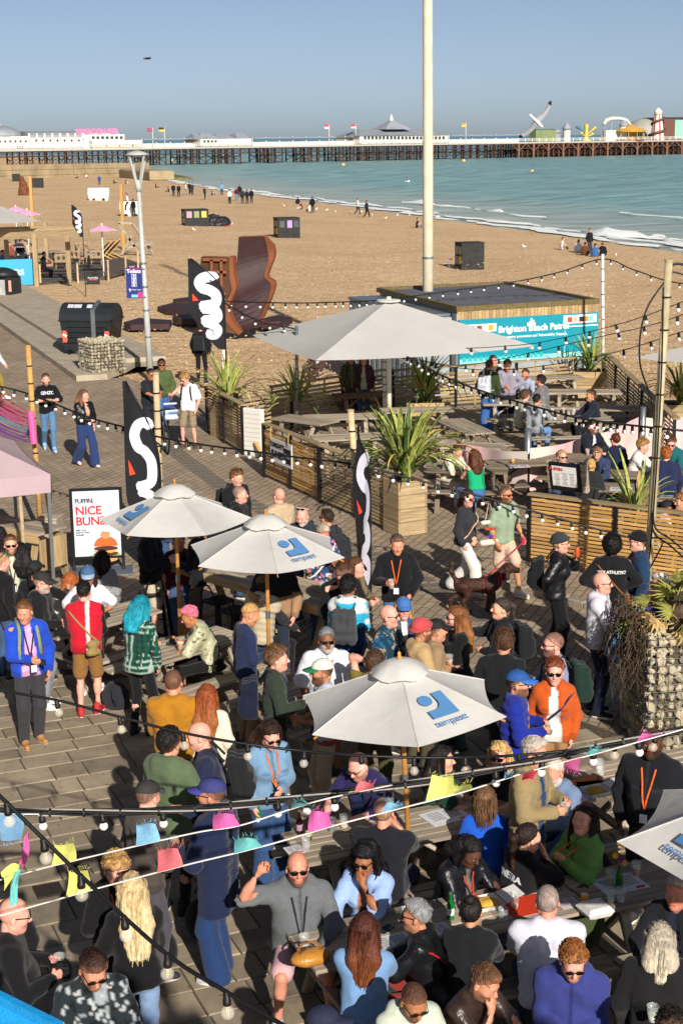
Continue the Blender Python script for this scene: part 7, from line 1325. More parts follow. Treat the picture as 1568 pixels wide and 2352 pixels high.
# --------- black teardrop flags
FLG=mat('flag_black','#16171b',.75,.12,3,bump=.3,bscale=9);FLW=mat('flag_white','#c9c9d6',.8,.04);FLR=mat('flag_red','#e0452c',.8)
def teardrop(label,xl,yt,xr,yb,D,edge=0.0,seed=0,pole_to=0.0):
 t_=thing('teardrop_flag',label,'flag');a,b_=PD(xl,yb,D),PD(xr,yt,D);w,z0,z1=b_.x-a.x,a.z,b_.z;hgt=z1-z0;xp=b_.x;rot=Matrix.Rotation(edge,3,'Z');org=Vector((xp,D,0));n=22
 def loc(u_,v_):return org+rot@Vector((-w*u_,.05*math.sin(v_*9+u_*5+seed)*u_-.01,z0+hgt*v_))
 def uedge(v_):return(.16+.84*min(1,(v_/.42))**.8 if v_<.42 else 1.0-.02*(v_-.42)/.58)
 def upole(v_):return 0 if v_<.55 else 0.92*(1-math.cos((v_-.55)/.45*math.pi/2))**1.1
 mb=MB();vs=[]
 for i in range(n+1):
  v_=i/n
  for k in range(6):vs.append(loc(upole(v_)+(uedge(v_)-upole(v_))*k/5,v_))
 mb.add(vs,[(i*6+k,i*6+k+1,i*6+7+k,i*6+6+k)for i in range(n)for k in range(5)]);mb.build('sail',FLG,t_,True)
 MB().tube([tuple(org+Vector((.01,0,pole_to)))]+[tuple(loc(upole(i/n)-.02,i/n))for i in range(n+1)],.018,8).build('mast',BLKM,t_,True)
 def ribbon(name,pts,hw,m):
  sp_=smooth_path([Vector((q[0],q[1],0))for q in pts],6);vs=[];asp=w/hgt
  for i,q in enumerate(sp_):
   d=sp_[min(i+1,len(sp_)-1)]-sp_[max(i-1,0)];d=Vector((d.x*w,d.y*hgt,0)).normalized();nn=Vector((-d.y/w,d.x/hgt,0));hwi=hw*w*(1 if 1<i<len(sp_)-2 else.6)
   for s in(-1,1):p_=q+nn*(hwi*s);c_=loc(p_.x,p_.y);vs.append(c_+rot@Vector((0,-.012,0)))
  MB().add(vs,[(2*i,2*i+1,2*i+3,2*i+2)for i in range(len(sp_)-1)]).build(name,m,t_,True)
 if w>.12:
  ribbon('printed_letter',[(.24,.765),(.30,.80),(.55,.79),(.68,.74),(.58,.68),(.40,.655),(.22,.60),(.24,.51),(.48,.485),(.70,.48)],.15,FLW)
  ribbon('printed_letter',[(.66,.455),(.45,.45),(.24,.425),(.20,.355),(.38,.325),(.66,.32)],.15,FLW)
  ribbon('printed_letter',[(.62,.30),(.40,.28),(.18,.225),(.26,.16),(.42,.165),(.36,.21)],.12,FLW)
  MB().add([loc(.88,.62)+Vector((0,-.02,0)),loc(.70,.545)+Vector((0,-.02,0)),loc(.87,.54)+Vector((0,-.02,0))],[(0,1,2)]).build('printed_triangle',FLR,t_)
 return t_
teardrop('black teardrop flag with white logo beside the poster, nearest',300,875,358,1335,24.9,seed=1);teardrop('black teardrop flag with white logo in front of rusty sculpture',437,593,511,803,36.8,seed=2,pole_to=.5);teardrop('black teardrop flag seen edge-on at the pale pole',745,960,846,1390,22.7,rad(72),3);teardrop('small far black teardrop flag on the shingle',168,470,187,545,72,seed=4)
# --------- the patrol hut
FL,FR,BL=P(1049,708,2.45),P(1373,690,2.45),P(867,664,2.45);fx=(FR-FL).normalized();fy=(BL-FL);fy=(fy-fx*fy.dot(fx)).normalized();fy=(BL-FL).normalized();wH=(FR-FL).length;dH=(BL-FL).length;hut=thing('patrol_hut','teal signed beach patrol hut with flat dark roof','hut')
def hpt(u_,v_,z):q=FL+fx*u_+fy*v_;return Vector((q.x,q.y,z))
def hbox(name,u0,u1,v0,v1,z0,z1,m,parent=hut):mb=MB();mb.prism([(q.x,q.y)for q in(hpt(u0,v0,0),hpt(u1,v0,0),hpt(u1,v1,0),hpt(u0,v1,0))],z1-z0,c=(0,0,z0));return mb.build(name,m,parent)
TEAL=mat('sign_teal','#0f8a9c',.5,.05);GREYC=mat('container_grey','#9aa3a6',.6,.1,1);MOSS=mat('mossy_edge','#8a6f2e',.95,.45,9,bump=.8,col2='#6f6a52');ROOFM=mat('felt_roof','#5d5f66',.85,.2,1.5,bump=.3)
hbox('wall',.05,wH-.05,.05,dH-.05,0,2.35,GREYC);hbox('roof',.1,wH-.1,.1,dH-.1,2.36,2.42,ROOFM)
for u0,u1,v0,v1 in((-.03,wH+.03,-.03,.1),(-.03,wH+.03,dH-.1,dH+.03),(-.03,.1,.1,dH-.1),(wH-.1,wH+.03,.1,dH-.1)):hbox('parapet_edge',u0,u1,v0,v1,2.36,2.50,MOSS)
nb_=int(wH/.105)
for k in range(nb_):u0=wH*k/nb_;hbox('cladding_board',u0+.004,u0+wH/nb_-.004,-.012,.045,2.12,2.355,TIMB)
hbox('door_frame',-.02,.0,-.02,.3,.1,2.3,GREYC);zs0,zs1=.92,2.13
hbox('sign_panel',.06,wH-.01,-.03,.0,zs0,zs1,TEAL);fr_=frame(hpt(0,-.034,0),fx,(0,0,1));SWH=mat('sign_print_white','#e6eaea',.6);MINT=mat('sign_mint','#8fd6cf',.6);hs_=zs1-zs0
letter('Brighton Beach Patrol',.25,SWH,fr_@Matrix.Translation((wH*.535,zs0+hs_*.66,.0)),hut,bold=.008);letter('Drowning prevention and Vulnerability Support',.105,SWH,fr_@Matrix.Translation((wH*.54,zs0+hs_*.52,.0)),hut,bold=.002)
def sbox(name,u0,u1,v0,v1,m,dz=.004):o=MB().box(((u0+u1)/2,(v0+v1)/2,0),(u1-u0,v1-v0,.006)).build(name,m,hut);o.matrix_local=fr_@Matrix.Translation((0,0,dz));return o
sbox('printed_panel',wH*.745,wH*.985,zs0+hs_*.77,zs0+hs_*.96,SWH);sbox('printed_line',wH*.745,wH*.995,zs0+hs_*.69,zs0+hs_*.715,SWH);sbox('printed_panel',wH*.06,wH*.27,zs0+hs_*.70,zs0+hs_*.88,SWH);sbox('printed_line',wH*.02,wH*.28,zs0+hs_*.6,zs0+hs_*.625,SWH)
for k,(u_,c)in enumerate(((.79,'#d8453a'),(.83,'#e9a9a0'),(.875,'#2a2420'),(.905,'#d8862a'),(.94,'#7ab8d8'),(.10,'#8a8a90'),(.15,'#8a3a3a'),(.23,'#d8a02a'))):v0=.80 if u_>.5 else.73;sbox('printed_badge',wH*(u_-.017),wH*(u_+.017),zs0+hs_*v0,zs0+hs_*(v0+.12),cmat(c,.6,'badge'),.009)
sbox('printed_strip',.07,wH-.02,zs0,zs0+hs_*.10,MINT)
for k in range(15):sbox('printed_beach_hut',.15+k*.17,.15+k*.17+.12,zs0+.05,zs0+.17,mat('sign_hut_teal','#2fb0b0',.6),.008)
for k,(dx,dy,w_,h_)in enumerate(((0,0,.14,.06),(-.09,-.05,.09,.09),(.09,-.05,.09,.09),(.0,.07,.06,.1),(.06,.05,.08,.03))):sbox('printed_quad_bike',wH*.515+dx-w_/2,wH*.515+dx+w_/2,zs0+hs_*.85+dy-h_/2,zs0+hs_*.85+dy+h_/2,SWH,.004+.001*k)
sbox('printed_mast',wH*.755,wH*.76,zs0+.1,zs0+.75,MINT);sbox('printed_mast',wH*.735,wH*.78,zs0+.62,zs0+.635,MINT,.006)
t_=thing('grey_container','grey steel container along the left side of the patrol hut','container');hbox('body',-1.0,-.05,.4,dH-.2,.0,2.2,GREYC,t_);hbox('roof_edge',-1.04,-.04,.36,dH-.16,2.21,2.28,STEEL,t_);hbox('front_flap',-1.0,-.07,.2,.39,1.6,2.19,GREYC,t_)
for k in range(14):hbox('rib',-1.03,-1.0,.5+k*.4,.7+k*.4,.1,2.15,GREYC,t_)
# --------- lamp post and toilets sign
b_=P(346,866);zt=PD(312,352,b_.y).z;t_=thing('lamp_post','tall grey lamp post with flat lantern at the beach edge','lamp post',tuple(b_));xo=PD(318,420,b_.y).x-b_.x;zc_=PD(316,440,b_.y).z;GAL=mat('lamp_grey','#aeb2ae',.5,.1,2)
MB().tube([(0,0,0),(xo*.35,0,zc_*.35),(xo,0,zc_)],[.105,.085,.06],12).build('column',GAL,t_,True);MB().lathe([(.06,0),(.10,.15),(.085,.35)],12,(xo,0,zc_-.02)).build('bracket_collar',GAL,t_,True)
for a in(-1,1):
 for c in(-.1,.1):MB().bar((xo+.05*a,c*.5,zc_+.2),(xo+.22*a,c*2,zt-.02),.045,.06).build('lantern_arm',GAL,t_)
MB().lathe([(.34,0),(.36,.03),(.2,.10),(.05,.14)],20,(xo,0,zt-.06)).build('lantern_canopy',GAL,t_,True);MB().lathe([(.14,-.04),(.16,0)],16,(xo,0,zt-.06)).build('lamp_glass',mat('lamp_glass','#c9cdd0',.2),t_)
for z in(1.2,2.0,2.7,3.4):MB().lathe([(.10,z),(.10,z+.05)],12,(xo*z/zc_,0,0)).build('band',STEEL,t_)
a,c=PD(291,650,b_.y-.05),PD(328,650,b_.y-.05);z1,z0=PD(310,614,b_.y).z,PD(310,684,b_.y).z;t_=thing('toilets_sign','dark blue Toilets sign fixed to the lamp post','sign');fr_=frame((a.x,b_.y-.12,z0),(1,0,0),(0,0,1));w_,h_=c.x-a.x,z1-z0;NVS=mat('sign_navy','#1f2f78',.5,.05)
def tb(name,u0,u1,v0,v1,m,dz=.012):o=MB().box(((u0+u1)/2*w_,(v0+v1)/2*h_,0),((u1-u0)*w_,(v1-v0)*h_,.012)).build(name,m,t_);o.matrix_local=fr_@Matrix.Translation((0,0,dz));return o
tb('panel',0,1,0,1,NVS,0);letter('Toilets',.15,SWH,fr_@Matrix.Translation((w_*.5,h_*.83,.012)),t_,bold=.004)
for k in range(3):tb('pictogram_frame',.36,.64,.66-.14*k,.79-.14*k,SWH);tb('pictogram_ground',.39,.61,.672-.14*k,.778-.14*k,NVS,.016);tb('pictogram',.46,.54,.685-.14*k,.765-.14*k,SWH,.020)
tb('printed_arrow',.2,.24,.22,.32,SWH);tb('printed_arrow',.15,.29,.27,.29,SWH,.014);letter('Milner Road',.055,SWH,fr_@Matrix.Translation((w_*.62,h_*.26,.012)),t_);tb('printed_patch',.7,.98,.02,.2,mat('sign_magenta','#d8307a',.5));tb('printed_patch',.3,.68,.03,.12,mat('sign_cyan','#7ac8e8',.5),.013);tb('printed_line',.1,.9,.95,.965,_M['sign_magenta']);tb('bracket',.98,1.2,.96,.98,STEEL);tb('bracket',.98,1.2,.03,.05,STEEL)
# --------- bin, gabions, tent and counter on the left
def stone_meshes(m,n=6):
 out=[]
 for k in range(n):
  bm=bmesh.new();bmesh.ops.create_icosphere(bm,subdivisions=1,radius=1.0);r=random.Random(k+40)
  for v in bm.verts:v.co*=r.uniform(.62,1.2)
  me=bpy.data.meshes.new('stone');bm.to_mesh(me);bm.free();me.materials.append(m);out.append(me)
 return out
FLINT=wood('flint_stone','#8d8470','#c4b89c',.9,3);STN=stone_meshes(FLINT);WIRE=mat('wire_mesh','#8a8d88',.45,.1,metal=.6)
def gabion(label,c,w,d,h,rz_,step,z0=0.0):
 t_=thing('gabion',label,'gabion',(c[0],c[1],z0),rz_);r=random.Random(step*100);n=0
 MB().box((0,0,h/2),(w-step*1.6,d-step*1.6,h-step*1.2)).build('core',JOINT,t_)
 def st(x,y,z,nx,ny):s=step*r.uniform(.40,.82);put('stone',r.choice(STN),t_,(x,y,z),(r.uniform(0,6),r.uniform(0,6),r.uniform(0,6)),(s*r.uniform(.8,1.25),s*r.uniform(.8,1.2),s*r.uniform(.7,1.1)))
 for iz in range(int(h/step)):
  z=(iz+.5)*h/int(h/step)
  for ix in range(int(w/step)):st(-w/2+(ix+.5)*w/int(w/step)+r.uniform(-.02,.02),-d/2+step*.5,z,0,-1)
  for iy in range(1,int(d/step)):
   for sx in((-1,)if step>.1 else(-1,1)):st(sx*(w/2-step*.5),-d/2+(iy+.5)*d/int(d/step),z,-1,0)
 for ix in range(int(w/step)):
  for iy in range(int(d/step)):st(-w/2+(ix+.5)*w/int(w/step),-d/2+(iy+.5)*d/int(d/step),h-step*.4,0,0)
 g=max(.075,step*.62);mb=MB()
 for s in(-1,1):
  for i in range(int(w/g)+1):x=-w/2+i*w/int(w/g);mb.tube([(x,s*d/2,0),(x,s*d/2,h)],.0028,4,cap=False)
  for i in range(int(d/g)+1):y=-d/2+i*d/int(d/g);mb.tube([(s*w/2,y,0),(s*w/2,y,h)],.0028,4,cap=False)
 for k in range(int(h/g)+1):z=k*h/int(h/g);mb.tube([(-w/2,-d/2,z),(w/2,-d/2,z),(w/2,d/2,z),(-w/2,d/2,z),(-w/2,-d/2,z)],.0028,4,cap=False)
 mb.build('wire_basket',WIRE,t_)['kind']='stuff';return t_
a,b_=P(211,858,.16),P(290,851,.16);ga_=math.atan2((b_-a).y,(b_-a).x);wg=(b_-a).length;yv=Vector((-math.sin(ga_),math.cos(ga_),0));q=(a+b_)/2+yv*.55
gabion('stone-filled gabion block in front of the black bin',(q.x,q.y),wg,1.1,.95,ga_,.105,.16)
BIN=mat('bin_plastic','#23272b',.45,.15,2,bump=.1);q=P(214,812,.16);bz_=rad(-12);t_=thing('waste_bin','large black wheeled bin with sloping lid beside the kerb','bin',tuple(q),bz_)
mb=MB();mb.prism([(-.80,-.5),(.80,-.5),(.80,.5),(-.80,.5)],.02,c=(0,0,.18));v0=[(-.78,-.48,.2),(.78,-.48,.2),(.78,.48,.2),(-.78,.48,.2),(-.88,-.56,1.12),(.88,-.56,1.12),(.88,.56,1.12),(-.88,.56,1.12)];mb.add(v0,[(3,2,1,0),(4,5,6,7),(0,1,5,4),(1,2,6,5),(2,3,7,6),(3,0,4,7)]);mb.build('body',BIN,t_)
mb=MB();n=8;vs=[]
for i in range(n+1):a=math.pi*i/n;vs+=[(-.90,-.58*math.cos(a),1.16+.52*math.sin(a)),(.90,-.58*math.cos(a),1.16+.52*math.sin(a))]
mb.add(vs,[(2*i,2*i+1,2*i+3,2*i+2)for i in range(n)]+[tuple(range(0,2*n+2,2))[::-1],tuple(range(1,2*n+2,2))]);mb.build('lid',BIN,t_)
MB().box((0,0,1.14),(1.86,1.2,.06),ch=.02).build('rim',BIN,t_);MB().bar((.3,-.62,.4),(.3,-.63,1.5),.14,.05,(0,1,0)).build('lift_bracket',STEEL,t_);MB().bar((.3,-.6,1.5),(.3,0,1.74),.14,.04).build('lift_bracket',STEEL,t_)
for z in(.45,.62,.79,.96):MB().box((.0,-.535-.04*z,z),(1.3,.05,.05),ch=.01).build('moulded_rib',BIN,t_)
for s in(-1,1):MB().box((s*.72,-.56,.62),(.16,.02,.38)).build('reflector',cmat('#d8604a',.5),t_);MB().box((s*.72,-.575,.66),(.15,.01,.07),Matrix.Rotation(rad(30),3,'Y')).build('reflector_stripe',cmat('#e6e2de',.5),t_)
for k,(x,y,w_)in enumerate(((-.55,.35,.2),(-.3,.2,.26),(.1,.25,.18))):o=MB().box((x,-.35+.0*y,1.16+.52*math.sin(.95)+.012),(w_,.16,.006),Matrix.Rotation(rad(38),3,'X')).build('sticker',cmat('#b9bcc0',.6),t_)
for sx in(-1,1):
 for sy in(-1,1):MB().lathe([(.08,-.03),(.08,.03)],12,(sx*.65,sy*.38,.085),M=Matrix.Rotation(math.pi/2,3,'Y')).build('wheel',BLKM,t_)
q=P(10,690,0);t_=thing('grey_bin','grey and black bin cut off by the left edge','bin',tuple(q),rad(-15));MB().box((0,0,.62),(1.3,1.0,.95),ch=.06).build('body',BIN,t_);MB().box((-.1,-.52,.62),(.9,.04,.7),ch=.02).build('grey_panel',mat('grey_panel','#a8aaa6',.7,.2,3),t_);MB().lathe([(.72,1.1),(.66,1.3),(.3,1.45),(.02,1.5)],14).build('lid',BIN,t_,True);MB().box((.6,-.52,.7),(.12,.04,.5)).build('reflector',cmat('#d8a08a',.5),t_)
TENT=mat('tent_fabric','#c6aeb3',.8,.06,1.5,bump=.3,bscale=4);thin_cloth(TENT,.25);e_=P(118,1090,2.1);tc_=Vector((e_.x,e_.y,0))+Matrix.Rotation(rad(22),3,'Z')@Vector((-1.5,1.5,0));t_=thing('popup_tent','pale lilac pop-up tent corner at the left edge','tent',tuple(tc_),rad(22))
cc=[(-1.5,-1.5,2.1),(1.5,-1.5,2.1),(1.5,1.5,2.1),(-1.5,1.5,2.1)]
for k in range(4):
 a,c=cc[k],cc[(k+1)%4];canopy_panel((0,0,2.85),a,c,8,.08).build('roof_panel',TENT,t_,True);mb=MB();vs=[]
 for i in range(9):p_=Vector(a).lerp(Vector(c),i/8);o_=Vector((p_.x,p_.y,0)).normalized()*(.012*math.sin(i*2.2));vs+=[p_+o_,p_+o_*2-Vector((0,0,.28))]
 mb.add(vs,[(2*i,2*i+1,2*i+3,2*i+2)for i in range(8)]);mb.build('valance',TENT,t_,True);MB().bar((a[0]*.97,a[1]*.97,0),(a[0]*.97,a[1]*.97,2.1),.05,.05,(0,1,0)).build('leg',STEEL,t_);MB().bar((a[0]*.95,a[1]*.95,1.9),(c[0]*.95,c[1]*.95,2.0),.02,.03).build('truss_bar',STEEL,t_)
MB().tube([(.5,-1.3,0),(.48,-1.35,2.0)],.03,8).build('side_pole',POLEW,t_);MB().tube([(1.05,-1.45,0),(1.02,-1.45,2.0)],.03,8).build('side_pole',POLEW,t_)
q=P(118,1313,0);t_=thing('concrete_pillar','square concrete pillar under the tent corner','pillar',(q.x,q.y+.15,0),rad(-8));MB().box((0,0,.44),(.34,.34,.88),ch=.02).build('shaft',CONC,t_);MB().box((0,0,.9),(.36,.36,.04),ch=.01).build('cap',CONC,t_)
q=P(95,1215,1.0);t_=thing('timber_counter','timber trestle counter under the lilac tent','counter',(q.x-.55,q.y+.3,0),rad(-35))
for k in range(5):plank('top_plank',1.9,.12,.04,GREYW,t_,(0,-.25+.125*k,1.02))
plank('edge_board',1.9,.03,.16,TIMB,t_,(0,-.33,.96))
for k in range(6):plank('front_board',.5,.09,.03,TIMB,t_,(.95,-.26+.1*k,.68),(0,math.pi/2,0))
for s in(-.8,.8):beam('leg',(s,-.2,1.0),(s,-.45,0),.1,.06,TIMB,t_);beam('leg',(s,.2,1.0),(s,.45,0),.1,.06,TIMB,t_)
q=PD(112,1140,23.6);t_=thing('brass_horn','brass horn ornament poking out beside the lilac tent','horn',(q.x,q.y,0));MB().tube([(0,0,0),(0,0,q.z-.1)],.03,8).build('stand',BLKM,t_);MB().lathe([(.03,-.25),(.05,-.05),(.07,.16),(.06,.165),(.02,.1)],14,(0,0,q.z)).build('bell',mat('brass','#a8842f',.25,.1,metal=.9),t_,True)
q0,q1=PD(-40,2272,5.4),PD(140,2362,5.2);t_=thing('blue_board','bright blue board edge at the bottom left corner','board');MB().add([tuple(q0),tuple(q1),tuple(q1+Vector((0,-.5,-.55))),tuple(q0+Vector((0,-.5,-.55)))],[(0,1,2,3)]).build('top_sheet',cmat('#1a8fd0',.5,'board'),t_);MB().bar(tuple(q0),tuple(q1),.03,.04).build('edge',cmat('#1a8fd0',.5,'board'),t_)
# --------- gabion with a palm on the right
a=P(1452,1735,0);t_=gabion('tall stone gabion wrapped in wire at the right',(a.x+.62,a.y+.5),1.1,1.0,1.42,rad(8),.105);gx,gy=a.x+.62,a.y+.5
FAN=mat('palm_leaf','#6d8038',.6,.3,4,col2='#a8a050',stretch=(1,14,1));FAND=mat('palm_leaf_dry','#b89a64',.8,.25,4,stretch=(1,14,1));ROOT=mat('palm_fibre','#4c3d30',.95,.6,8);t_=thing('fan_palm','ragged fan palm with dead fronds on the tall gabion','palm',(gx,gy,1.4));r=random.Random(12)
def fan_mesh(m,n=13):
 mb=MB()
 for i in range(n):
  a=rad(-78+156*i/(n-1));L_=.42*(1-.12*abs(a));d=Vector((math.cos(a),math.sin(a),0));nn=Vector((-d.y,d.x,0));p0=Vector((.45,0,.1));mb.add([p0,p0+d*L_*.5+nn*.024+Vector((0,0,.012)),p0+d*L_+Vector((0,0,-.06-.05*(i%3))),p0+d*L_*.5-nn*.024+Vector((0,0,.012))],[(0,1,2,3)])
 mb.tube([(0,0,0),(.25,0,.07),(.45,0,.1)],[.014,.010,.007],5);return mb.mesh('frond',m,True)
FANS=[fan_mesh(FAN),fan_mesh(FAND,11),fan_mesh(FAN,15)]
for i in range(54):
 dry=i>=18;az=i*2.4;el_=r.uniform(-.2,1.1)if not dry else r.uniform(-1.0,.1);s=r.uniform(.5,.85);put('frond',FANS[1]if dry else r.choice((FANS[0],FANS[2])),t_,(r.uniform(-.15,.15),r.uniform(-.15,.15),r.uniform(0,.25)-(.1 if dry else 0)),(r.uniform(-.5,.5),-el_,az),(s,s,s))
put('frond',FANS[0],t_,(.2,-.1,.2),(.4,-1.3,.6),(.9,.9,.9));put('frond',FANS[2],t_,(.3,-.1,.2),(.2,-1.1,2.0),(.8,.8,.8));MB().lathe([(.2,-.1),(.16,.3),(.1,.4)],10).build('trunk',ROOT,t_)
mb=MB()
for i in range(260):
 x=-.58+r.uniform(-.14,.12);y=r.uniform(-.55,.5);z=r.uniform(-.1,.3);pts=[(x,y,z)]
 for k in range(7):x+=r.uniform(-.075,.06);y+=r.uniform(-.08,.08);z-=r.uniform(-.02,.26)*r.uniform(.3,1);pts.append((x,y,max(z,-1.36)))
 mb.tube(pts,[.006,.0055,.005,.0045,.004,.003,.003,.002],3,cap=False)
mb.build('hanging_roots',ROOT,t_)['kind']='stuff'
# --------- the beach: boxes, barriers, sculpture
BOXM=mat('black_ply','#2b2b2a',.75,.3,4,bump=.3)
def beach_box(label,x0,x1,y0,y1,posters,rz_=rad(15),side=.5):
 b0,b1=PB(x0,y1),PB(x1,y1);w_=(b1-b0).length;hgt=PD(x0,y0,b0.y).z-b0.z-.1;c=(b0+b1)/2+Vector((-w_*.1,w_*.45,-.18));t_=thing('beach_box',label,'box',tuple(c),rz_);MB().box((0,0,hgt/2+.1),(w_*.92,w_*.8,hgt+.2),ch=.01).build('body',BOXM,t_);MB().box((0,0,hgt+.22),(w_*.95,w_*.83,.05),ch=.01).build('lid',BOXM,t_)
 for k,(u_,v_,ww,hh,c_)in enumerate(posters):MB().box((u_*w_*.46,-w_*.405,.2+v_*hgt),(ww*w_,.012,hh*hgt)).build('poster',cmat(c_,.7,'poster'),t_)
 for k in range(4):MB().box((-w_*.465,(-.2+.4*(k%2))*w_*.8,.2+(.35+.38*(k//2))*hgt),(.012,w_*.26,hgt*.3)).build('poster',cmat(('#c9a24a','#8d8a94','#7a9a62','#b88aa0')[k],.7,'poster'),t_)
beach_box('black box with three bright posters on the beach',428,476,480,520,[(-.62,.72,.2,.4,'#b890a0'),(0,.72,.2,.4,'#86966a'),(.62,.72,.2,.4,'#c2b25a')]);beach_box('black box with one lilac poster on the beach',637,690,499,547,[(-.6,.7,.2,.34,'#55585a'),(.08,.7,.2,.38,'#a98ad0'),(.66,.7,.2,.34,'#4c4f50')]);beach_box('large black box nearest the tall column on the beach',1056,1115,556,620,[])
for x0,x1,y0,y1,lb in((71,98,409,431,'plain black box on the beach near the groyne'),(29,48,399,417,'small black box left of the plain one near the groyne'),(18,32,394,408,'small grey box at the left near the groyne')):beach_box(lb,x0,x1,y0,y1,[])
q=PB(497,520);t_=thing('tarpaulin_heap','crumpled black tarpaulin heap beside the poster box','tarpaulin',(q.x,q.y+.8,q.z-.05));v_,f_,n_=surf([ell((-.4,0,.45),(.75,.6,.62)),ell((.45,0,.35),(.7,.55,.5)),ell((.1,-.2,.2),(1.0,.6,.35))],.3,.07,[((0,0,0),(0,0,-1))]);v_=v_+n_*(.10*vnoise(v_,5,3)+.05*vnoise(v_,14,4))[:,None];put('sheet',np_mesh('sheet',v_,f_,mat('black_tarp','#23232a',.5,.2,3,bump=.6,bscale=6),False),t_);MB().tube([(.2,-.75,.1),(.8,-.6,.12),(1.1,-.4,.1)],.03,5).build('red_piping',cmat('#a02a30'),t_)
WBL=mat('white_barrier','#dcd9d2',.7,.1,1.5)
for x0,x1,y0,y1,lb in((207,247,430,460,'white plastic barrier block with dark top on the beach'),(276,326,461,497,'white barrier block being climbed on the beach')):
 b0,b1=PB(x0,y1),PB(x1,y1);w_=(b1-b0).length;hgt=PD(x0,y0,b0.y).z-b0.z;c=(b0+b1)/2;t_=thing('barrier_block',lb,'barrier',(c.x,c.y+.5,c.z-.05));mb=MB();k=w_/2;mb.add([(-k*.86,-.5,0),(k*.86,-.5,0),(k*.86,.5,0),(-k*.86,.5,0),(-k,-.5,hgt*.55),(k,-.5,hgt*.55),(k,.5,hgt*.55),(-k,.5,hgt*.55),(-k*.96,-.45,hgt),(k*.96,-.45,hgt),(k*.96,.45,hgt),(-k*.96,.45,hgt)],[(3,2,1,0),(8,9,10,11)]+[(r_*4+i,r_*4+(i+1)%4,r_*4+4+(i+1)%4,r_*4+4+i)for r_ in(0,1)for i in range(4)]);mb.build('body',WBL,t_);MB().box((0,0,hgt+.03),(w_*.92,.8,.05)).build('dark_cover',BOXM,t_)
 for s in(-.45,.45):MB().lathe([(.22,-.02),(.22,.02)],12,(s*k,-.51,.1),M=Matrix.Rotation(math.pi/2,3,'X')).build('forklift_slot',BOXM,t_)
CORT=mat('corten_steel','#4a2c22',.6,.45,2.5,bump=.7,bscale=4,col2='#3b2830');CORE=mat('corten_edge','#7d4a2e',.8,.15,2);sc_=thing('rusty_sculpture','tall rusty steel sculpture of curved plates on the beach','sculpture')
def plate(name,Lp_,Rp_,th_,m,me_):
 l=smooth_path([PD(*q)for q in Lp_],5);r_=smooth_path([PD(*q)for q in Rp_],5);n=len(l);mb=MB();off=[Vector((.06*th_/.25,th_,.02))for _ in range(n)];vs=[]
 for i in range(n):vs+=[l[i],r_[i],r_[i]+off[i],l[i]+off[i]]
 fs,mi=[],[]
 for i in range(n-1):
  k=i*4
  for j,mm in((0,0),(1,1),(2,0),(3,1)):fs.append((k+j,k+(j+1)%4,k+4+(j+1)%4,k+4+j));mi.append(mm)
 fs+=[(0,1,2,3),((n-1)*4+3,(n-1)*4+2,(n-1)*4+1,(n-1)*4)];mi+=[1,1];mb.add(vs,fs);mb.m=mi;return mb.build(name,[m,me_],sc_)
D0=P(560,768).y
plate('curved_plate',[(548,545,D0+1.3),(543,610,D0+1.5),(530,672,D0+1.2),(522,715,D0+.7),(545,758,D0+.1),(590,752,D0-.1)],[(607,543,D0+1.5),(616,590,D0+1.7),(607,634,D0+1.5),(622,660,D0+1.2),(596,735,D0+.5),(640,742,D0+.2)],.35,CORT,CORE)
plate('edge_strip',[(607,543,D0+1.45),(616,590,D0+1.65),(607,634,D0+1.45),(622,660,D0+1.15),(596,735,D0+.45)],[(627,564,D0+1.5),(629,590,D0+1.6),(614,634,D0+1.4),(631,656,D0+1.1),(604,730,D0+.4)],.3,CORE,CORE)
plate('framed_back',[(462,590,D0+.3),(458,640,D0+.4),(462,690,D0+.3),(480,730,D0+.1),(500,760,D0)],[(527,592,D0+.35),(526,640,D0+.45),(530,668,D0+.4),(515,705,D0+.2),(545,768,D0)],.3,mat('corten_dark','#4f3420',.8,.3,2),CORE)
plate('edge_strip',[(526,590,D0+.3),(527,640,D0+.4),(531,668,D0+.35),(514,706,D0+.15),(520,740,D0+.05),(548,770,D0-.05)],[(536,591,D0+.3),(537,630,D0+.4),(542,662,D0+.35),(527,704,D0+.1),(532,735,D0),(556,762,D0-.1)],.4,CORE,CORE)
for L2,R2 in(((466,596),(521,597)),((466,624),(521,625)),((468,672),(519,675)),((486,596),(486,672)),((508,597),(509,674))):MB().bar(tuple(PD(*L2,D0+.25)),tuple(PD(*R2,D0+.25)),.12,.10).build('frame_rib',CORE,sc_)
for k,pts in enumerate(([(362,712),(395,703),(450,708),(440,722),(380,718)],[(285,748),(320,738),(395,743),(390,752),(300,754)],[(396,735),(430,727),(480,736),(470,742),(410,740)],[(398,694),(440,688),(475,692),(470,700),(405,699)],[(590,742),(640,731),(672,738),(640,750),(600,750)])):
 q=[P(*z)for z in pts];MB().prism([(z.x,z.y)for z in q],.22,c=(0,0,-.08)).build('ground_plate',[CORT],sc_)
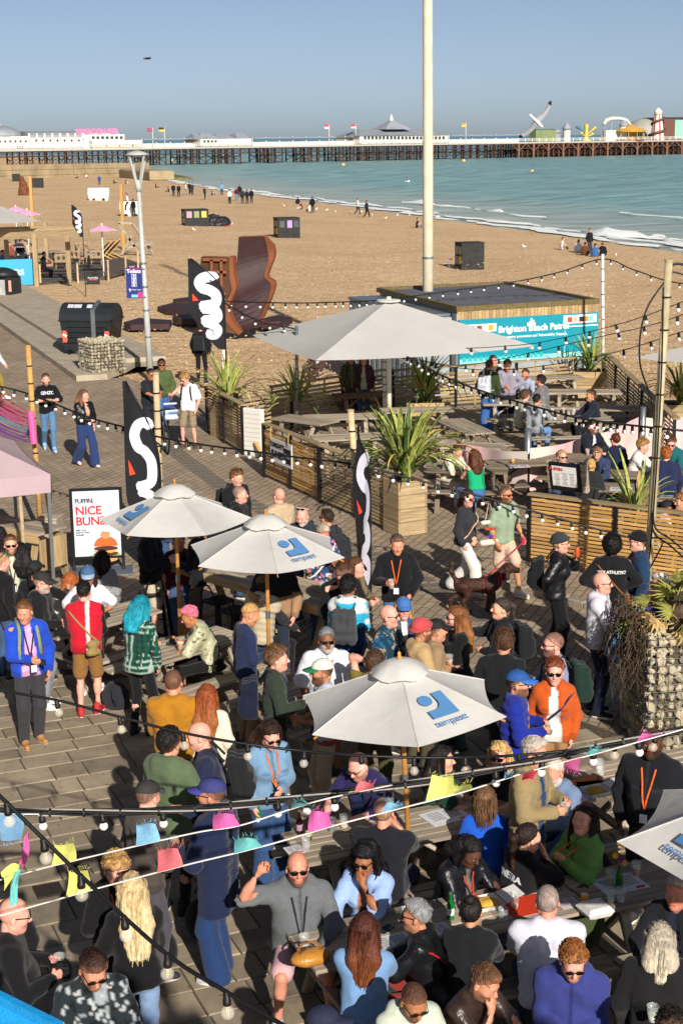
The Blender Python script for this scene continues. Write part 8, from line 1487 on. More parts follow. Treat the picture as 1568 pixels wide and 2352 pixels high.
 # --------- players deck at the left
t_=thing('deck_pergola','rough timber pergola beams over the far left deck','pergola');b1,b2=P(86,661),P(161,654);zb_=PD(86,536,b1.y).z
for b_ in(b1,b2):beam('post',tuple(b_),(b_.x,b_.y,zb_),.22,.22,OLDW,t_)
for x,y in((110,620),(20,640)):q=P(x,y);beam('post',tuple(q),(q.x,q.y,zb_),.2,.2,OLDW,t_)
for k,(xa,ya,xb,yb,D_)in enumerate(((-40,545,205,533,b1.y),(-40,531,190,524,b1.y+3.5),(-40,538,200,528,b1.y+1.6))):beam('beam',tuple(PD(xa,ya,D_)),tuple(PD(xb,yb,D_)),.16,.34,OLDW,t_)
DK=[P(-60,668),P(82,660),P(250,640),P(330,612),P(250,585),P(-60,585)];mb=MB();mb.prism([(q.x,q.y)for q in DK],.14,c=(0,0,-.02));tag(mb.build('deck_floor',mat('deck_boards','#5a5048',.8,.3,2)),kind='structure')
q0,q1=P(-30,664),P(82,659);t_=thing('players_banner','turquoise banner panel of the far left deck bar','banner');hb_=PD(82,594,q1.y).z;o=MB().bar((q0.x,q0.y,hb_/2),(q1.x,q1.y,hb_/2),.04,hb_).build('panel',mat('turquoise_banner','#2fb4d6',.6,.15,.4,col2='#3f9fd0'),t_);d=(q1-q0).normalized();letter('PLAYERS',.38,SWH,frame(tuple(q0+d*1.15+Vector((0,-.04,hb_*.45))),d,(0,0,1)),t_,bold=.01)
for x,y,w_,lb in((215,657,30,'black PLAYERS board on the rope fence of the deck'),(304,622,16,'small black PLAYERS board next to the Toilets sign'),(210,595,20,'black PLAYERS board among the wicker chairs')):
 q=P(x,y);ww=w_*q.y/FD;t_=thing('rope_board',lb,'sign',tuple(q));MB().box((0,0,ww*.6),(ww,.06,ww*.95),ch=.01).build('board',BOXM,t_);letter('PLAYERS',ww*.2,SWH,frame((0,-.035,ww*.55),(1,0,0),(0,0,1)),t_);MB().box((0,-.035,ww*.48),(ww*.6,.01,ww*.05)).build('printed_line',cmat('#d8507a'),t_)
for x,y in((94,655),(180,652),(250,645),(290,632),(318,622)):q=P(x,y);t_=thing('rope_post',f'pale rope fence post of the deck, the one near {("turquoise panel", "black board left end", "black board right end", "wicker chairs", "Toilets sign")[(94, 180, 250, 290, 318).index(x)]}','post',tuple(q));MB().tube([(0,0,0),(0,0,1.0)],.05,8).build('shaft',POLEW,t_);MB().lathe([(.07,1.0),(.07,1.05)],8).build('cap',POLEW,t_)
PKF=mat('pink_canvas','#dba0c0',.8,.05);WICK=mat('wicker','#9a8468',.9,.3,14,bump=.8)
def parasol(label,x,y,w_,D_,m):q=PD(x,y,D_);R_=w_/2*D_/FD;t_=thing('parasol',label,'parasol',(q.x,q.y,0));[canopy_panel((0,0,q.z),(R_*math.cos(a),R_*math.sin(a),q.z-R_*.34),(R_*math.cos(a+math.pi/4),R_*math.sin(a+math.pi/4),q.z-R_*.34),3,.03,.03).build('canopy_panel',m,t_)for a in np.arange(8)*math.pi/4];MB().tube([(0,0,0),(0,0,q.z+.1)],.04,6).build('pole',WHITE,t_);return t_
parasol('pink parasol standing over the wicker chairs',234,517,70,P(240,640).y,PKF);parasol('pink parasol right of two, behind the pergola',62,482,66,95,PKF);parasol('pink parasol left of two, behind the pergola',36,474,62,98,PKF)
t_=thing('white_sail','white stretched sail canopy at the far left edge','canopy');canopy_panel(tuple(PD(-30,462,80)),tuple(PD(92,507,78)),tuple(PD(-60,512,74)),6,.1).build('sail',CANV2,t_,True);canopy_panel(tuple(PD(-30,462,80)),tuple(PD(-40,500,92)),tuple(PD(92,507,78)),6,.1).build('sail',CANV2,t_,True);MB().tube([P(-40,600),tuple(PD(-30,462,80))],.06,8).build('mast',WHITE,t_)
def wicker(x,y,rz_,c,lb):q=P(x,y);t_=thing('wicker_chair',lb,'chair',(q.x,q.y,.12),rz_,'wicker chairs on the deck');v_,f_,n_=surf([seg((-.3,.25,.4),(.3,.25,.4),.08),seg((-.3,-.2,.3),(.3,-.2,.3),.1),seg((-.33,-.25,.5),(-.33,.28,.65),.07),seg((.33,-.25,.5),(.33,.28,.65),.07),seg((-.28,.3,.75),(.28,.3,.75),.07),seg((-.28,.3,.4),(-.28,.3,.75),.08),seg((.28,.3,.4),(.28,.3,.75),.08),seg((0,.3,.4),(0,.3,.75),.08)],.1,.06);put('shell',np_mesh('shell',v_,f_,WICK),t_);MB().box((0,-.03,.42),(.5,.45,.1),ch=.03).build('cushion',cmat(c),t_);[MB().tube([(sx*.28,sy*.22,0),(sx*.28,sy*.22,.35)],.03,6).build('leg',WICK,t_)for sx in(-1,1)for sy in(-1,1)]
for x,y,a,c,lb in((105,628,40,'#8a2a3a','wicker chair beside the pergola post'),(140,622,200,'#c8486a','wicker chair facing away near the pergola'),(178,612,160,'#c8486a','wicker chair with pink cushion in the middle of the deck'),(200,606,60,'#d86a8a','wicker chair with bright pink cushion'),(222,612,190,'#b84a5a','wicker chair nearest the pink parasol'),(190,592,20,'#a02a4a','wicker chair at the back of the deck')):wicker(x,y,rad(a),c,lb)
for x,y,lb in((125,612,'round deck table left among the wicker chairs'),(205,620,'round deck table right among the wicker chairs'),(55,600,'deck table under the pergola')):q=P(x,y);t_=thing('deck_table',lb,'table',(q.x,q.y,.12));MB().lathe([(.45,.72),(.45,.76)],18).build('top',GREYW,t_);MB().lathe([(.22,0),(.05,.04),(.04,.72)],12).build('pedestal',BLKM,t_)
for k,x in enumerate((238,250,262)):q=P(x,600-k*2);t_=thing('deck_chair',f'folded-back black deck chair, {("left", "middle", "right")[k]} of three','deck chair',(q.x,q.y,.1),rad(-70),'deck chairs beside the pink parasol');[MB().bar((s*.28,-.5,0),(s*.28,.5,1.1),.04,.05).build('frame_bar',NEWW,t_)for s in(-1,1)];[MB().bar((s*.25,.5,0),(s*.25,-.4,.5),.04,.05).build('frame_bar',NEWW,t_)for s in(-1,1)];MB().bar((0,-.35,.3),(0,.45,1.02),.5,.02).build('sling',BOXM,t_)
t_=thing('swing_frame','crossed timber swing frame standing on the shingle','frame');q=P(300,585);
for a,c in(((272,512),(322,583)),((304,512),(352,582)),((304,540),(280,585)),((330,555),(290,572)),((272,512),(304,512)),((352,558),(320,566))):MB().bar(tuple(PD(*a,q.y)),tuple(PD(*c,q.y+(.6 if c[0]>330 else 0))),.14,.16).build('timber',GREYW,t_)
for x,yt,yb,lb in((79,407,570,'tall orange timber post by the left statue'),(285,424,574,'tall orange timber post beside the swing frame')):q=P(x,yb);t_=thing('timber_post',lb,'post',tuple(q));zt=PD(x,yt,q.y).z;beam('shaft',(0,0,-.1),(0,0,zt),.2,.2,NEWW,t_);plank('top_cap',.22,.22,.04,NEWW,t_,(0,0,zt+.02))
q=PB(56,449);t_=thing('bear_sculpture','brown wooden animal sculpture on the far beach','sculpture',tuple(q));v_,f_,n_=surf([seg((0,0,.5),(0,0,1.4),.7,.5),seg((-.1,-.2,1.7),(-.15,-.3,2.2),.4,.38),seg((-.5,-.2,.1),(-.4,0,.9),.25),seg((.6,-.1,.1),(.4,0,.9),.28)],.3,.14);v_=v_+n_*(.08*vnoise(v_,5,2))[:,None];put('figure',np_mesh('figure',v_,f_,mat('driftwood_brown','#6a4028',.9,.4,2,bump=.6)),t_);MB().box((0,0,.03),(1.6,1.2,.1)).build('plinth',BOXM,t_)
# --------- gulls
GW=mat('gull_white','#e6e4e0',.8,.05);GG=mat('gull_grey','#9a9ca2',.8,.08);GB=mat('gull_black','#1a1a1c',.8);GY=mat('gull_beak','#d8a83a',.6)
def gull(x,y,rz_,lb,s=1.0):q=PB(x,y);t_=thing('gull',lb,'gull',tuple(q),rz_,'gulls standing on the beach');v_,f_,_=surf([seg((-.14,0,.2),(.08,0,.24),.05,.08),seg((.1,0,.28),(.15,0,.36),.045,.05)],.05,.03);put('body',np_mesh('body',v_*s,f_,GW),t_);v_,f_,_=surf([seg((-.24,0,.2),(.04,0,.28),.025,.06)],.03,.03);put('wing',np_mesh('wing',v_*s,f_,GG),t_);MB().lathe([(.015,.19),(.002,.27)],5,(0,0,0),M=Matrix.Rotation(math.pi/2,3,'Y')).build('beak',GY,t_,loc=(0,0,.36*s));[MB().tube([(0,.03*k,0),(0,.03*k,.18)],.008,4).build('leg',GY,t_)for k in(-1,1)]
for k,(x,y)in enumerate(((670,500),(533,513),(446,526),(653,470),(687,472),(750,480),(808,486),(830,484),(855,492),(885,499),(912,492),(940,492),(1203,566),(1412,586),(726,478),(770,484))):q=P(x,y);gull(x,y+6,rad(k*77),('gull on the sand left of the lilac poster box','gull below the tarpaulin heap','gull in front of the poster box','gull left of the seated pair','gull just left of the seated pair in black and white','gull above the lilac poster box, right','gull left of the walking couple','gull beside the walking couple','gull right of the walking couple','gull farther right of the walking couple','gull near the water behind the seated sunbather','gull left of the tall column by the water','lone gull between column and seated group','gull right of the seated group','gull right of the seated pair','gull halfway to the walking couple')[k],.8)
q=PD(1232,279,47);t_=thing('flying_gull','large grey and white gull gliding in front of the pier','gull',tuple(q));wd=Vector((.64,-.18,.74)).normalized();bd=Vector((.78,-.35,-.52)).normalized();bd=(bd-wd*bd.dot(wd)).normalized();wn_=wd.cross(bd)
def wing(s,nm,f0,f1,m):
 vs=[];n=7
 for i in range(n+1):
  f_=f0+(f1-f0)*i/n;ch=.19*(1-.45*f_)*(1 if f_<.9 else max(.12,(1.02-f_)/.12));sw=-.10*f_*f_+.04*math.sin(f_*3);c=wd*(s*.70*f_)+bd*sw+wn_*(.06*math.sin(f_*2.6))
  for a,b_ in((.4,.012),(-.6,.004),(-.6,-.004),(.4,-.012)):vs.append(c+bd*(ch*a)+wn_*b_)
 MB().add(vs,[(i*4+k,i*4+(k+1)%4,i*4+4+(k+1)%4,i*4+4+k)for i in range(n)for k in range(4)]).build(nm,m,t_,True)
for s in(-1,1):wing(s,'wing',.02,.84,GG);wing(s,'wing_tip',.84,1.0,GB)
v_,f_,_=surf([seg(tuple(bd*-.14),tuple(bd*.12),.035,.048),seg(tuple(bd*.12),tuple(bd*.21),.036,.034),seg(tuple(bd*-.27),tuple(bd*-.14),.04,.03)],.03,.016);put('body',np_mesh('body',v_,f_,GW),t_);MB().tube([tuple(bd*.235),tuple(bd*.29)],[.02,.006],6).build('beak',GY,t_)
q=PD(340,134,60);t_=thing('dark_bird','dark bird flying high in the sky at left','bird',tuple(q));MB().tube([(-.18,0,-.02),(0,0,0),(.12,0,.0)],[.01,.05,.02],6).build('body',GB,t_);[MB().add([(0,-.06,0),(s*.12,-.05,.05),(s*.2,0,.0),(s*.12,.06,.045),(0,.06,0)],[(0,1,2,3,4)]).build('wing',GB,t_)for s in(-1,1)]
q=P(935,425,-1.0);t_=thing('floating_gull','gull skimming low over the sea near the column','gull',(q.x,q.y,-.4));v_,f_,_=surf([seg((-.3,0,0),(.3,0,.05),.1,.14)],.05,.06);put('body',np_mesh('body',v_,f_,GW),t_);[MB().add([(-.12,0,.1),(.12,0,.1),(.0,s*.9,.35),(-.15,s*.9,.33)],[(0,1,2,3)]).build('wing',GG,t_)for s in(-1,1)]
# --------- the dog and its lead
q=P(1094,1405,0);dog=thing('dog','curly brown dog in a pink harness crossing the promenade','dog',(q.x,q.y,0),rad(8))
pr=[seg((.14,0,.42),(.26,0,.44),.125,.115),seg((-.2,0,.43),(.14,0,.41),.105,.11),seg((-.26,0,.42),(-.2,0,.43),.10,.10),seg((.3,0,.50),(.42,0,.62),.085,.075),ell((.47,0,.66),(.095,.08,.08)),seg((.52,0,.64),(.62,0,.62),.05,.042),seg((.44,.08,.66),(.43,.10,.54),.035,.045),seg((.44,-.08,.66),(.43,-.10,.54),.035,.045),seg((-.32,0,.50),(-.40,0,.66),.035,.03),seg((-.40,0,.66),(-.38,0,.78),.03,.035)]
for x,y,k in((.22,.07,.10),(.20,-.07,-.04),(-.24,.07,-.12),(-.22,-.07,.06)):
 if x>0:pr+=[seg((x,y,.40),(x+k*.4,y,.22),.062,.045,.04),seg((x+k*.4,y,.22),(x+k,y,.05),.042,.036,.03),seg((x+k,y,.045),(x+k+.05,y,.035),.036,.034,.02)]
 else:pr+=[seg((x,y,.42),(x+.05+k*.3,y,.28),.085,.055,.04),seg((x+.05+k*.3,y,.28),(x-.06+k*.8,y,.19),.045,.036,.03),seg((x-.06+k*.8,y,.19),(x-.02+k,y,.05),.036,.034,.03),seg((x-.02+k,y,.045),(x+.03+k,y,.035),.036,.034,.02)]
v_,f_,n_=surf(pr,.05,.016);v_=v_+n_*(.010*(vnoise(v_,60,2)+vnoise(v_,100,3)))[:,None];col=np.tile(np.array(C('#3b2218')),(len(v_),1))*(1+.3*vnoise(v_,50,5))[:,None];col[v_[:,0]>.60]=C('#1a0f0c');put('body',np_mesh('body',v_,f_,HAIR,True,np.maximum(col,.002)),dog)
HAR=cmat('#c01f50',.7);MB().tube([(.30+.02*math.sin(a),.125*math.cos(a),.45+.125*math.sin(a))for a in np.linspace(0,6.283,18)],.012,5,flat=.5).build('harness',HAR,dog);MB().tube([(.08,.118*math.cos(a),.41+.12*math.sin(a))for a in np.linspace(0,6.283,18)],.012,5,flat=.5).build('harness',HAR,dog);MB().tube([(.35+.0*a,.1*math.cos(a),.53+.1*math.sin(a))for a in np.linspace(0,6.283,18)],.011,5).build('collar',HAR,dog)
wp,yw=held('man in sage tee and beige shorts walking the dog',-1,'x');dp=dog.matrix_basis@Vector((.1,0,.54));dp=Vector((q.x,q.y,0))+Matrix.Rotation(rad(8),3,'Z')@Vector((.1,0,.54));t_=thing('dog_lead','pink dog lead between the walker and the dog','lead');MB().tube(catenary(wp,dp,.03,10),.007,5).build('strap',HAR,t_);MB().lathe([(.03,-.05),(.03,.05)],8,tuple(wp)).build('handle',HAR,t_)
def tote(label,who,side,w_,h_,c,drop=.25,name='tote_bag',pr_=None):
 wp,yw=held(who,side,'x');t_=thing(name,label,'bag',(wp.x,wp.y,wp.z-drop-h_),rad(20));v_,f_,n_=surf([seg((-w_*.38,0,.05),(w_*.38,0,.05),.045),seg((-w_*.36,0,h_*.5),(w_*.36,0,h_*.5),.06),seg((-w_*.4,0,h_-.04),(w_*.4,0,h_-.04),.025)],.12,.025);v_=v_+n_*(.008*vnoise(v_,20,2))[:,None];put('body',np_mesh('body',v_,f_,cmat(c,.7)),t_)
 for s in(-1,1):MB().tube([(-w_*.22,s*.02,h_-.03),(-w_*.1,s*.01,h_+drop*.7),(0,0,h_+drop),(w_*.1,s*.01,h_+drop*.7),(w_*.22,s*.02,h_-.03)],.009,5,flat=.5).build('handle',cmat('#274a9a' if name!='tote_bag' else c,.7),t_)
 for k,(x,z,ww,hh,cc_)in enumerate(pr_ or()):MB().box((x,-.066,z),(ww,.012,hh)).build('print',cmat(cc_,.7),t_)
tote('blue and white carrier bag in the hand of the blond man','blond man in white tee and khaki shorts with carrier bag',1,.36,.42,'#b4c4d4',.16,'carrier_bag',[(-.02,.33,.2,.07,'#1f3f8a'),(.05,.18,.2,.04,'#5a7ab0')])
wp=PEOPLE['man in sage tee and beige shorts walking the dog'];lc=wp[2];t_=thing('canvas_tote','cream canvas tote with coloured lettering on the dog walker shoulder','bag',tuple(lc+Vector(wp[1]@np.array([.30,-.02,.86]))),rad(25));v_,f_,n_=surf([seg((-.12,0,.06),(.12,0,.06),.05),seg((-.12,0,.38),(.12,0,.38),.035)],.2,.025);put('body',np_mesh('body',v_,f_,cmat('#cfc6b4')),t_);MB().tube([(-.08,0,.38),(-.02,.02,.6),(.0,.03,.70),(.04,.02,.6),(.08,0,.38)],.012,5,flat=.5).build('handle',cmat('#cfc6b4'),t_);[letter(w_,.05,cmat(c_,.7),frame((0,-.05,.27-.06*k),(1,0,0),(0,0,1)),t_,bold=.003)for k,(w_,c_)in enumerate((('MAKING','#b8442c'),('IT','#5a9a3a'),('NOW','#6a3a9a')))]
q=P(384,1043,0);bk=thing('bicycle','dark bicycle pushed by the man in black tee','bicycle',(q.x,q.y,0),math.atan2(.96,-.28));TY=mat('tyre','#1a1a1b',.8)
for x in(.0,1.06):
 w_=thing('wheel',None,None);w_.parent=bk;w_.location=(x,0,.345);MB().tube([(.33*math.cos(a),0,.33*math.sin(a))for a in np.linspace(0,6.2832,26)],.024,6,cap=False).build('tyre',TY,w_,True);MB().tube([(.30*math.cos(a),0,.30*math.sin(a))for a in np.linspace(0,6.2832,26)],.009,5,cap=False).build('rim',STEEL,w_,True);mb=MB();[mb.tube([(0,0,0),(.3*math.cos(a),0,.3*math.sin(a))],.002,3)for a in np.linspace(0,6.28,16)];mb.build('spokes',STEEL,w_)['kind']='stuff'
mb=MB();[mb.tube([a,c],.018,6)for a,c in(((.16,0,.82),(.46,0,.32)),((.2,0,.74),(.66,0,.80)),((.46,0,.32),(.68,0,.86)),((.46,0,.32),(1.06,0,.345)),((.66,0,.80),(1.06,0,.345)))];mb.build('frame',BLKM,bk,True);[MB().tube([(.15,s*.0,.84),(.07,s*.05,.6),(.0,s*.05,.345)],.014,6).build('fork_blade',BLKM,bk)for s in(-1,1)];MB().tube([(.2,-.34,1.0),(.13,-.12,1.02),(.13,.12,1.02),(.2,.34,1.0)],.014,6).build('handlebar',BLKM,bk,True);MB().tube([(.16,0,.82),(.13,0,1.02)],.018,6).build('stem',BLKM,bk);MB().lathe([(.02,0),(.07,.02),(.05,.05)],10,(.7,0,.88)).build('saddle',BLKM,bk,True);MB().lathe([(.09,-.01),(.09,.01)],12,(.46,0,.32),M=Matrix.Rotation(math.pi/2,3,'X')).build('chainring',STEEL,bk)
# --------- things held and things on tables
for who,sd_,sh_,kw in(('man in black bomber with orange lanyard on the promenade',1,'man in black bomber on promenade',{}),('bald man in white hoodie and navy trousers with a cup',-1,'bald man in white hoodie',{}),('man in blue cap and shiny blue bomber holding a cup',1,'man in shiny blue bomber',dict(beer=DARKB,fill=.3)),('grey-haired man standing in khaki field jacket',1,'man in khaki jacket',dict(fill=.1)),('curly-haired man in dark green fleece with navy backpack',1,'man in dark green fleece',dict(beer=DARKB,fill=.6)),('man in black zip jacket and brown trousers holding a cup',1,'man in brown trousers',dict(fill=.1)),('man in black overshirt and beige shorts under the left umbrella',1,'man in beige shorts',{}),('man in black and tan sweater holding a beer under umbrella',1,'man in tan sweater',dict(fill=.7)),('man in coral red beanie and beige jacket',-1,'man in coral beanie',{}),('curly blonde woman in black tee with orange lanyard',1,'curly blonde woman',dict(beer=mat('lime_drink','#b8c84a',.2),fill=.4)),('bald man in black sweater with camera at bottom left',-1,'bald man with camera',dict(fill=.2)),('man in mesh back cap and brown-grey jacket',1,'man in mesh cap',dict(beer=mat('cloudy_beer','#c8b06a',.3),fill=.5)),('red-faced man drinking in pale blue shirt',1,'red-faced drinker',{}),('bald man in navy tee leaning in with black backpack',1,'bald man in navy tee',dict(fill=.2)),('young man in black sweatshirt looking down beside flag',1,'young man beside flag',{}),('man in purple-blue cap and navy jacket with grey trainers',-1,'man in purple-blue cap',dict(fill=.1))):held(who,sd_,'cup',short=sh_,**kw)
PHM=mat('phone_black','#121318',.2);BOT=mat('bottle_brown','#2a160c',.15,spec=.6);BOTG=mat('bottle_green','#0f6a2c',.12,spec=.6);PAP=mat('menu_paper2','#cfd0d4',.7,.04);CAND=mat('candle_amber','#d8901c',.3,.1);FOAMB=mat('foam_box','#d9d7d0',.7)
def handheld(name,label,cat,who,sd_,build):wp,yw=held(who,sd_,'x');t_=thing(name,label,cat,tuple(wp));build(t_,yw);return t_
def phone(t_,y):M_=frame((0,0,0),y,(0,0,1));local_box('body',M_,(.02,.0,0),(.15,.072,.009),PHM,t_,.003);local_box('screen',M_,(.02,0,.006),(.14,.064,.002),mat('phone_screen','#2a3038',.1),t_)
handheld('phone','phone in the hand of the pink-haired man','phone','pink-haired man in palm print shirt seated at a table',1,phone);handheld('phone','phone held by the man in bright blue jacket','phone','man in bright blue work jacket and pink tee with tan boots',1,phone);handheld('phone','phone held by the man in painted denim jacket','phone','silver-haired man in painted denim jacket and red sunglasses',1,phone)
def bottle_parts(t_,m,lab='#d6d3cb',z=0.0):MB().lathe([(.029,z),(.031,z+.01),(.031,z+.13),(.013,z+.17),(.0125,z+.225),(.014,z+.23)],12).build('glass',m,t_,True);MB().lathe([(.0318,z+.04),(.0318,z+.10)],12,cap=False).build('label_wrap',cmat(lab,.6),t_);MB().lathe([(.0145,z+.222),(.0145,z+.236),(.005,z+.238)],10).build('cap',STEEL,t_)
handheld('bottle','green bottle held by the curly blonde woman','bottle','curly blonde woman in black tee with orange lanyard',-1,lambda t_,y:bottle_parts(t_,BOTG,'#3a5aa0',-.12));handheld('bottle','green bottle held by the woman in denim jacket','bottle','long-haired woman in denim jacket and jeans with bottle',1,lambda t_,y:bottle_parts(t_,BOTG,'#d8d8d4',-.14));handheld('drink_can','orange drink can lifted by the person in grey beanie','can','person in grey beanie and black leather jacket drinking a can',-1,lambda t_,y:(MB().lathe([(.026,-.06),(.033,-.05),(.033,.07),(.028,.085)],14).build('body',cmat('#c9542a',.4),t_,True),MB().lathe([(.028,.0851),(.028,.087)],14).build('lid',STEEL,t_)))
def camera_parts(t_,y):MB().box((0,0,0),(.14,.07,.10),ch=.01).build('body',BLKM,t_);MB().lathe([(.036,0),(.04,.09)],14,(0,.03,0),M=Matrix.Rotation(-math.pi/2,3,'X')).build('lens',BLKM,t_);MB().box((0,0,.06),(.05,.05,.03),ch=.005).build('viewfinder',BLKM,t_)
handheld('camera','black camera held by the bald man at bottom left','camera','bald man in black sweater with camera at bottom left',1,camera_parts)
handheld('paper_plate','paper plate of food carried by the young man in KENZO tee','plate','young man in black KENZO tee and ripped jeans walking',-1,lambda t_,y:(MB().lathe([(.06,.02),(.11,.035),(.112,.04),(.06,.026)],16).build('plate',FOAMB,t_),MB().lathe([(.06,.03),(.05,.06),(.01,.065)],10).build('food',cmat('#c8783a'),t_)))
TZ=.772
def on(x,y,z=TZ):return P(x,y,z)
CUPS=[(699,2180,.25,BEER,'in front of the waving man'),(703,1952,.0,BEER,'beside the dark bottles'),(762,1908,.8,DARKB,'of cola near the man in indigo jacket'),(1180,2084,.15,BEER,'between the food tray and orange leaflet'),(1401,2032,.5,mat('pale_drink','#b9b88a',.2),'behind the flower bottle'),(1401,2072,.2,None,'left of the flower bottle'),(1424,2072,.3,None,'right of the flower bottle'),(1053,1846,.7,BEER,'of beer beside the menu'),(1376,1772,.0,BEER,'at the back of the leaflet table'),(1377,1790,.5,BEER,'of beer beside the leaflets'),(1497,2345,.4,None,'with ice at the bottom right'),(415,1496,.9,BEER,'of beer by the pink-haired man'),(1219,1054,.2,BEER,'on the candle table in the patio'),(1348,1045,.7,BEER,'in front of the bearded man'),(1460,939,.8,BEER,'alone on the right patio table'),(1268,950,.7,BEER,'leftmost on the crowded patio table'),(1280,958,.6,BEER,'second on the crowded patio table'),(1293,949,.8,BEER,'third on the crowded patio table'),(1305,956,.5,BEER,'fourth on the crowded patio table'),(1318,951,.7,BEER,'fifth on the crowded patio table'),(740,1356,.2,BEER,'on the tall bar table'),(930,2118,.5,BEER,'of beer behind the grey-haired woman'),(1155,2118,.0,BEER,'empty, at the hair-bun woman elbow'),(1460,2010,.6,BEER,'of beer at the far right of the flower table'),(1012,1850,.3,DARKB,'of stout left of the menu'),(660,1560,.6,BEER,'of beer behind the green fleece'),(700,1575,.2,BEER,'nearly empty behind the white cap'),(1315,955,.4,BEER,'sixth on the crowded patio table'),(1085,1075,.2,BEER,'beside the woman in green top'),(790,1900,.1,BEER,'behind the amber candle')]
for x,y,fl_,m_,lb in CUPS:cup_at(on(x,y,TZ if lb!='on the tall bar table' else 1.06),'clear plastic cup '+lb,fl_,m_ or mat('iced_drink','#c5ccb8',.2))
for x,y,m_,lab,lb in((688,1915,BOT,'#b08aa0','dark brown bottle on the left of the indigo jacket table'),(709,1928,BOT,'#a8b06a','dark bottle with green label near the pink rag'),(1034,2110,BOTG,'#d8d8d4','green bottle beside the hair-bun woman'),(1420,2042,BOTG,'#1d5a2c','green bottle holding flowers on the right table')):t_=thing('bottle',lb,'bottle',tuple(on(x,y)));bottle_parts(t_,m_,lab)
t_=thing('flowers','yellow and purple flowers standing in the green bottle','flowers',tuple(on(1420,2042)+Vector((0,0,.2))))
for k,(dx,dz,c)in enumerate(((-.04,.12,'#e0c020'),(.01,.08,'#a02a8a'),(.04,.05,'#e0c020'))):MB().tube([(0,0,0),(dx,0,dz)],.003,4).build('stem',cmat('#4a7a30'),t_);[MB().bar((dx,0,dz),(dx+.03*math.cos(a),-.02,dz+.03*math.sin(a)),.012,.004).build('petal',cmat(c),t_)for a in np.arange(8)*.785]
def candle(x,y,lb):t_=thing('candle_jar',lb,'candle',tuple(on(x,y)));MB().lathe([(.034,0),(.036,.08),(.03,.082)],14).build('jar',CAND,t_,True);MB().lathe([(.029,.0825),(.029,.084)],12).build('wax',FROTH,t_)
candle(823,1922,'amber candle jar beside the broad man in black tee');candle(1341,2075,'amber candle jar beside the white takeout box');candle(1177,1064,'yellow candle jar on the dark patio table')
def paper(x,y,w_,h_,a,c,lb,name='menu',pr_=True):
 q=on(x,y,TZ+.002);t_=thing(name,lb,'menu' if name=='menu' else 'leaflet',tuple(q),a);MB().box((0,0,0),(w_,h_,.003)).build('sheet',cmat(c,.7,'paper'),t_)
 if pr_:[MB().box((-w_*.2+w_*.42*(k%2),h_*(.34-.1*(k//2)),.0022),(w_*.34,h_*.03,.001)).build('print_line',PK,t_)for k in range(12)];MB().box((w_*.32,-h_*.38,.0022),(w_*.2,h_*.12,.001)).build('red_print',PR,t_)
paper(1022,1874,.42,.30,TA+.1,'#cfd0d4','white menu sheet on the table left of the khaki jacket');paper(1422,2030,.42,.30,TA,'#cfd0d4','white menu sheet under the flower bottle');paper(899,2166,.36,.26,TA,'#cfd0d4','white menu sheet between the two women at the near table');paper(1205,2080,.36,.30,TA,'#c9391c','orange-red leaflet beside the food tray','leaflet',False);paper(1344,1796,.3,.2,TA+.1,'#c9742a','orange leaflet on the rear right table','leaflet',False);paper(1362,1803,.3,.2,TA-.2,'#5a3a7a','purple leaflet under the orange one','leaflet',False);paper(676,1952,.16,.16,TA,'#d0ccd0','printed card on the indigo jacket table','leaflet');paper(1011,2134,.17,.17,TA+.2,'#d0ccd0','printed card near the green bottle','leaflet');paper(1303,2074,.18,.16,TA,'#d0c4cc','printed card beside the amber candle','leaflet');paper(1191,1071,.4,.26,.1,'#d2ccd0','white menu on the dark patio table');paper(1330,1822,.34,.28,TA+.4,'#d0d0d4','white sheet below the open food box');paper(1425,1123,.4,.3,-.2,'#cfd2d8','white menu sheet on the patio table behind the right fence');paper(413,1304,.14,.14,.3,'#d8b8c0','pink printed card on the tall bar table','leaflet')
q=on(886,2135);t_=thing('phone','black phone lying on the near table','phone',tuple(q),TA+.5);MB().box((0,0,.004),(.15,.075,.009),ch=.003).build('body',PHM,t_);MB().box((0,0,.0095),(.138,.066,.001)).build('screen',_M['phone_screen'],t_)
def takeout(x,y,a,lb,open_=False):
 t_=thing('takeout_box',lb,'takeout box',tuple(on(x,y)),a);mb=MB();mb.add([(-.10,-.09,0),(.10,-.09,0),(.10,.09,0),(-.10,.09,0),(-.12,-.11,.045),(.12,-.11,.045),(.12,.11,.045),(-.12,.11,.045)],[(3,2,1,0),(0,1,5,4),(1,2,6,5),(2,3,7,6),(3,0,4,7)]);mb.build('tray',FOAMB,t_)
 if open_:mb=MB();mb.add([(.13,-.11,.046),(.13,.11,.046),(.30,.10,.09),(.30,-.10,.09)],[(0,1,2,3)]);mb.build('open_lid',FOAMB,t_);v_,f_,n_=surf([ell((0,0,.03),(.09,.08,.03))],.02,.015);v_=v_+n_*(.01*vnoise(v_,90,2))[:,None];put('food',np_mesh('food',v_,f_,cmat('#c9a03a')),t_)
 else:mb=MB();mb.add([(-.122,-.112,.046),(.122,-.112,.046),(.122,.112,.046),(-.122,.112,.046),(-.09,-.08,.085),(.09,-.08,.085),(.09,.08,.085),(-.09,.08,.085)],[(4,5,6,7),(0,1,5,4),(1,2,6,5),(2,3,7,6),(3,0,4,7)]);mb.build('lid',FOAMB,t_)
takeout(1365,2098,TA,'closed white takeout box on the right table');takeout(1368,1822,TA,'open white takeout box on the rear right table',True);takeout(1118,2080,TA,'open food tray with chips before the woman in leather puffer',True)
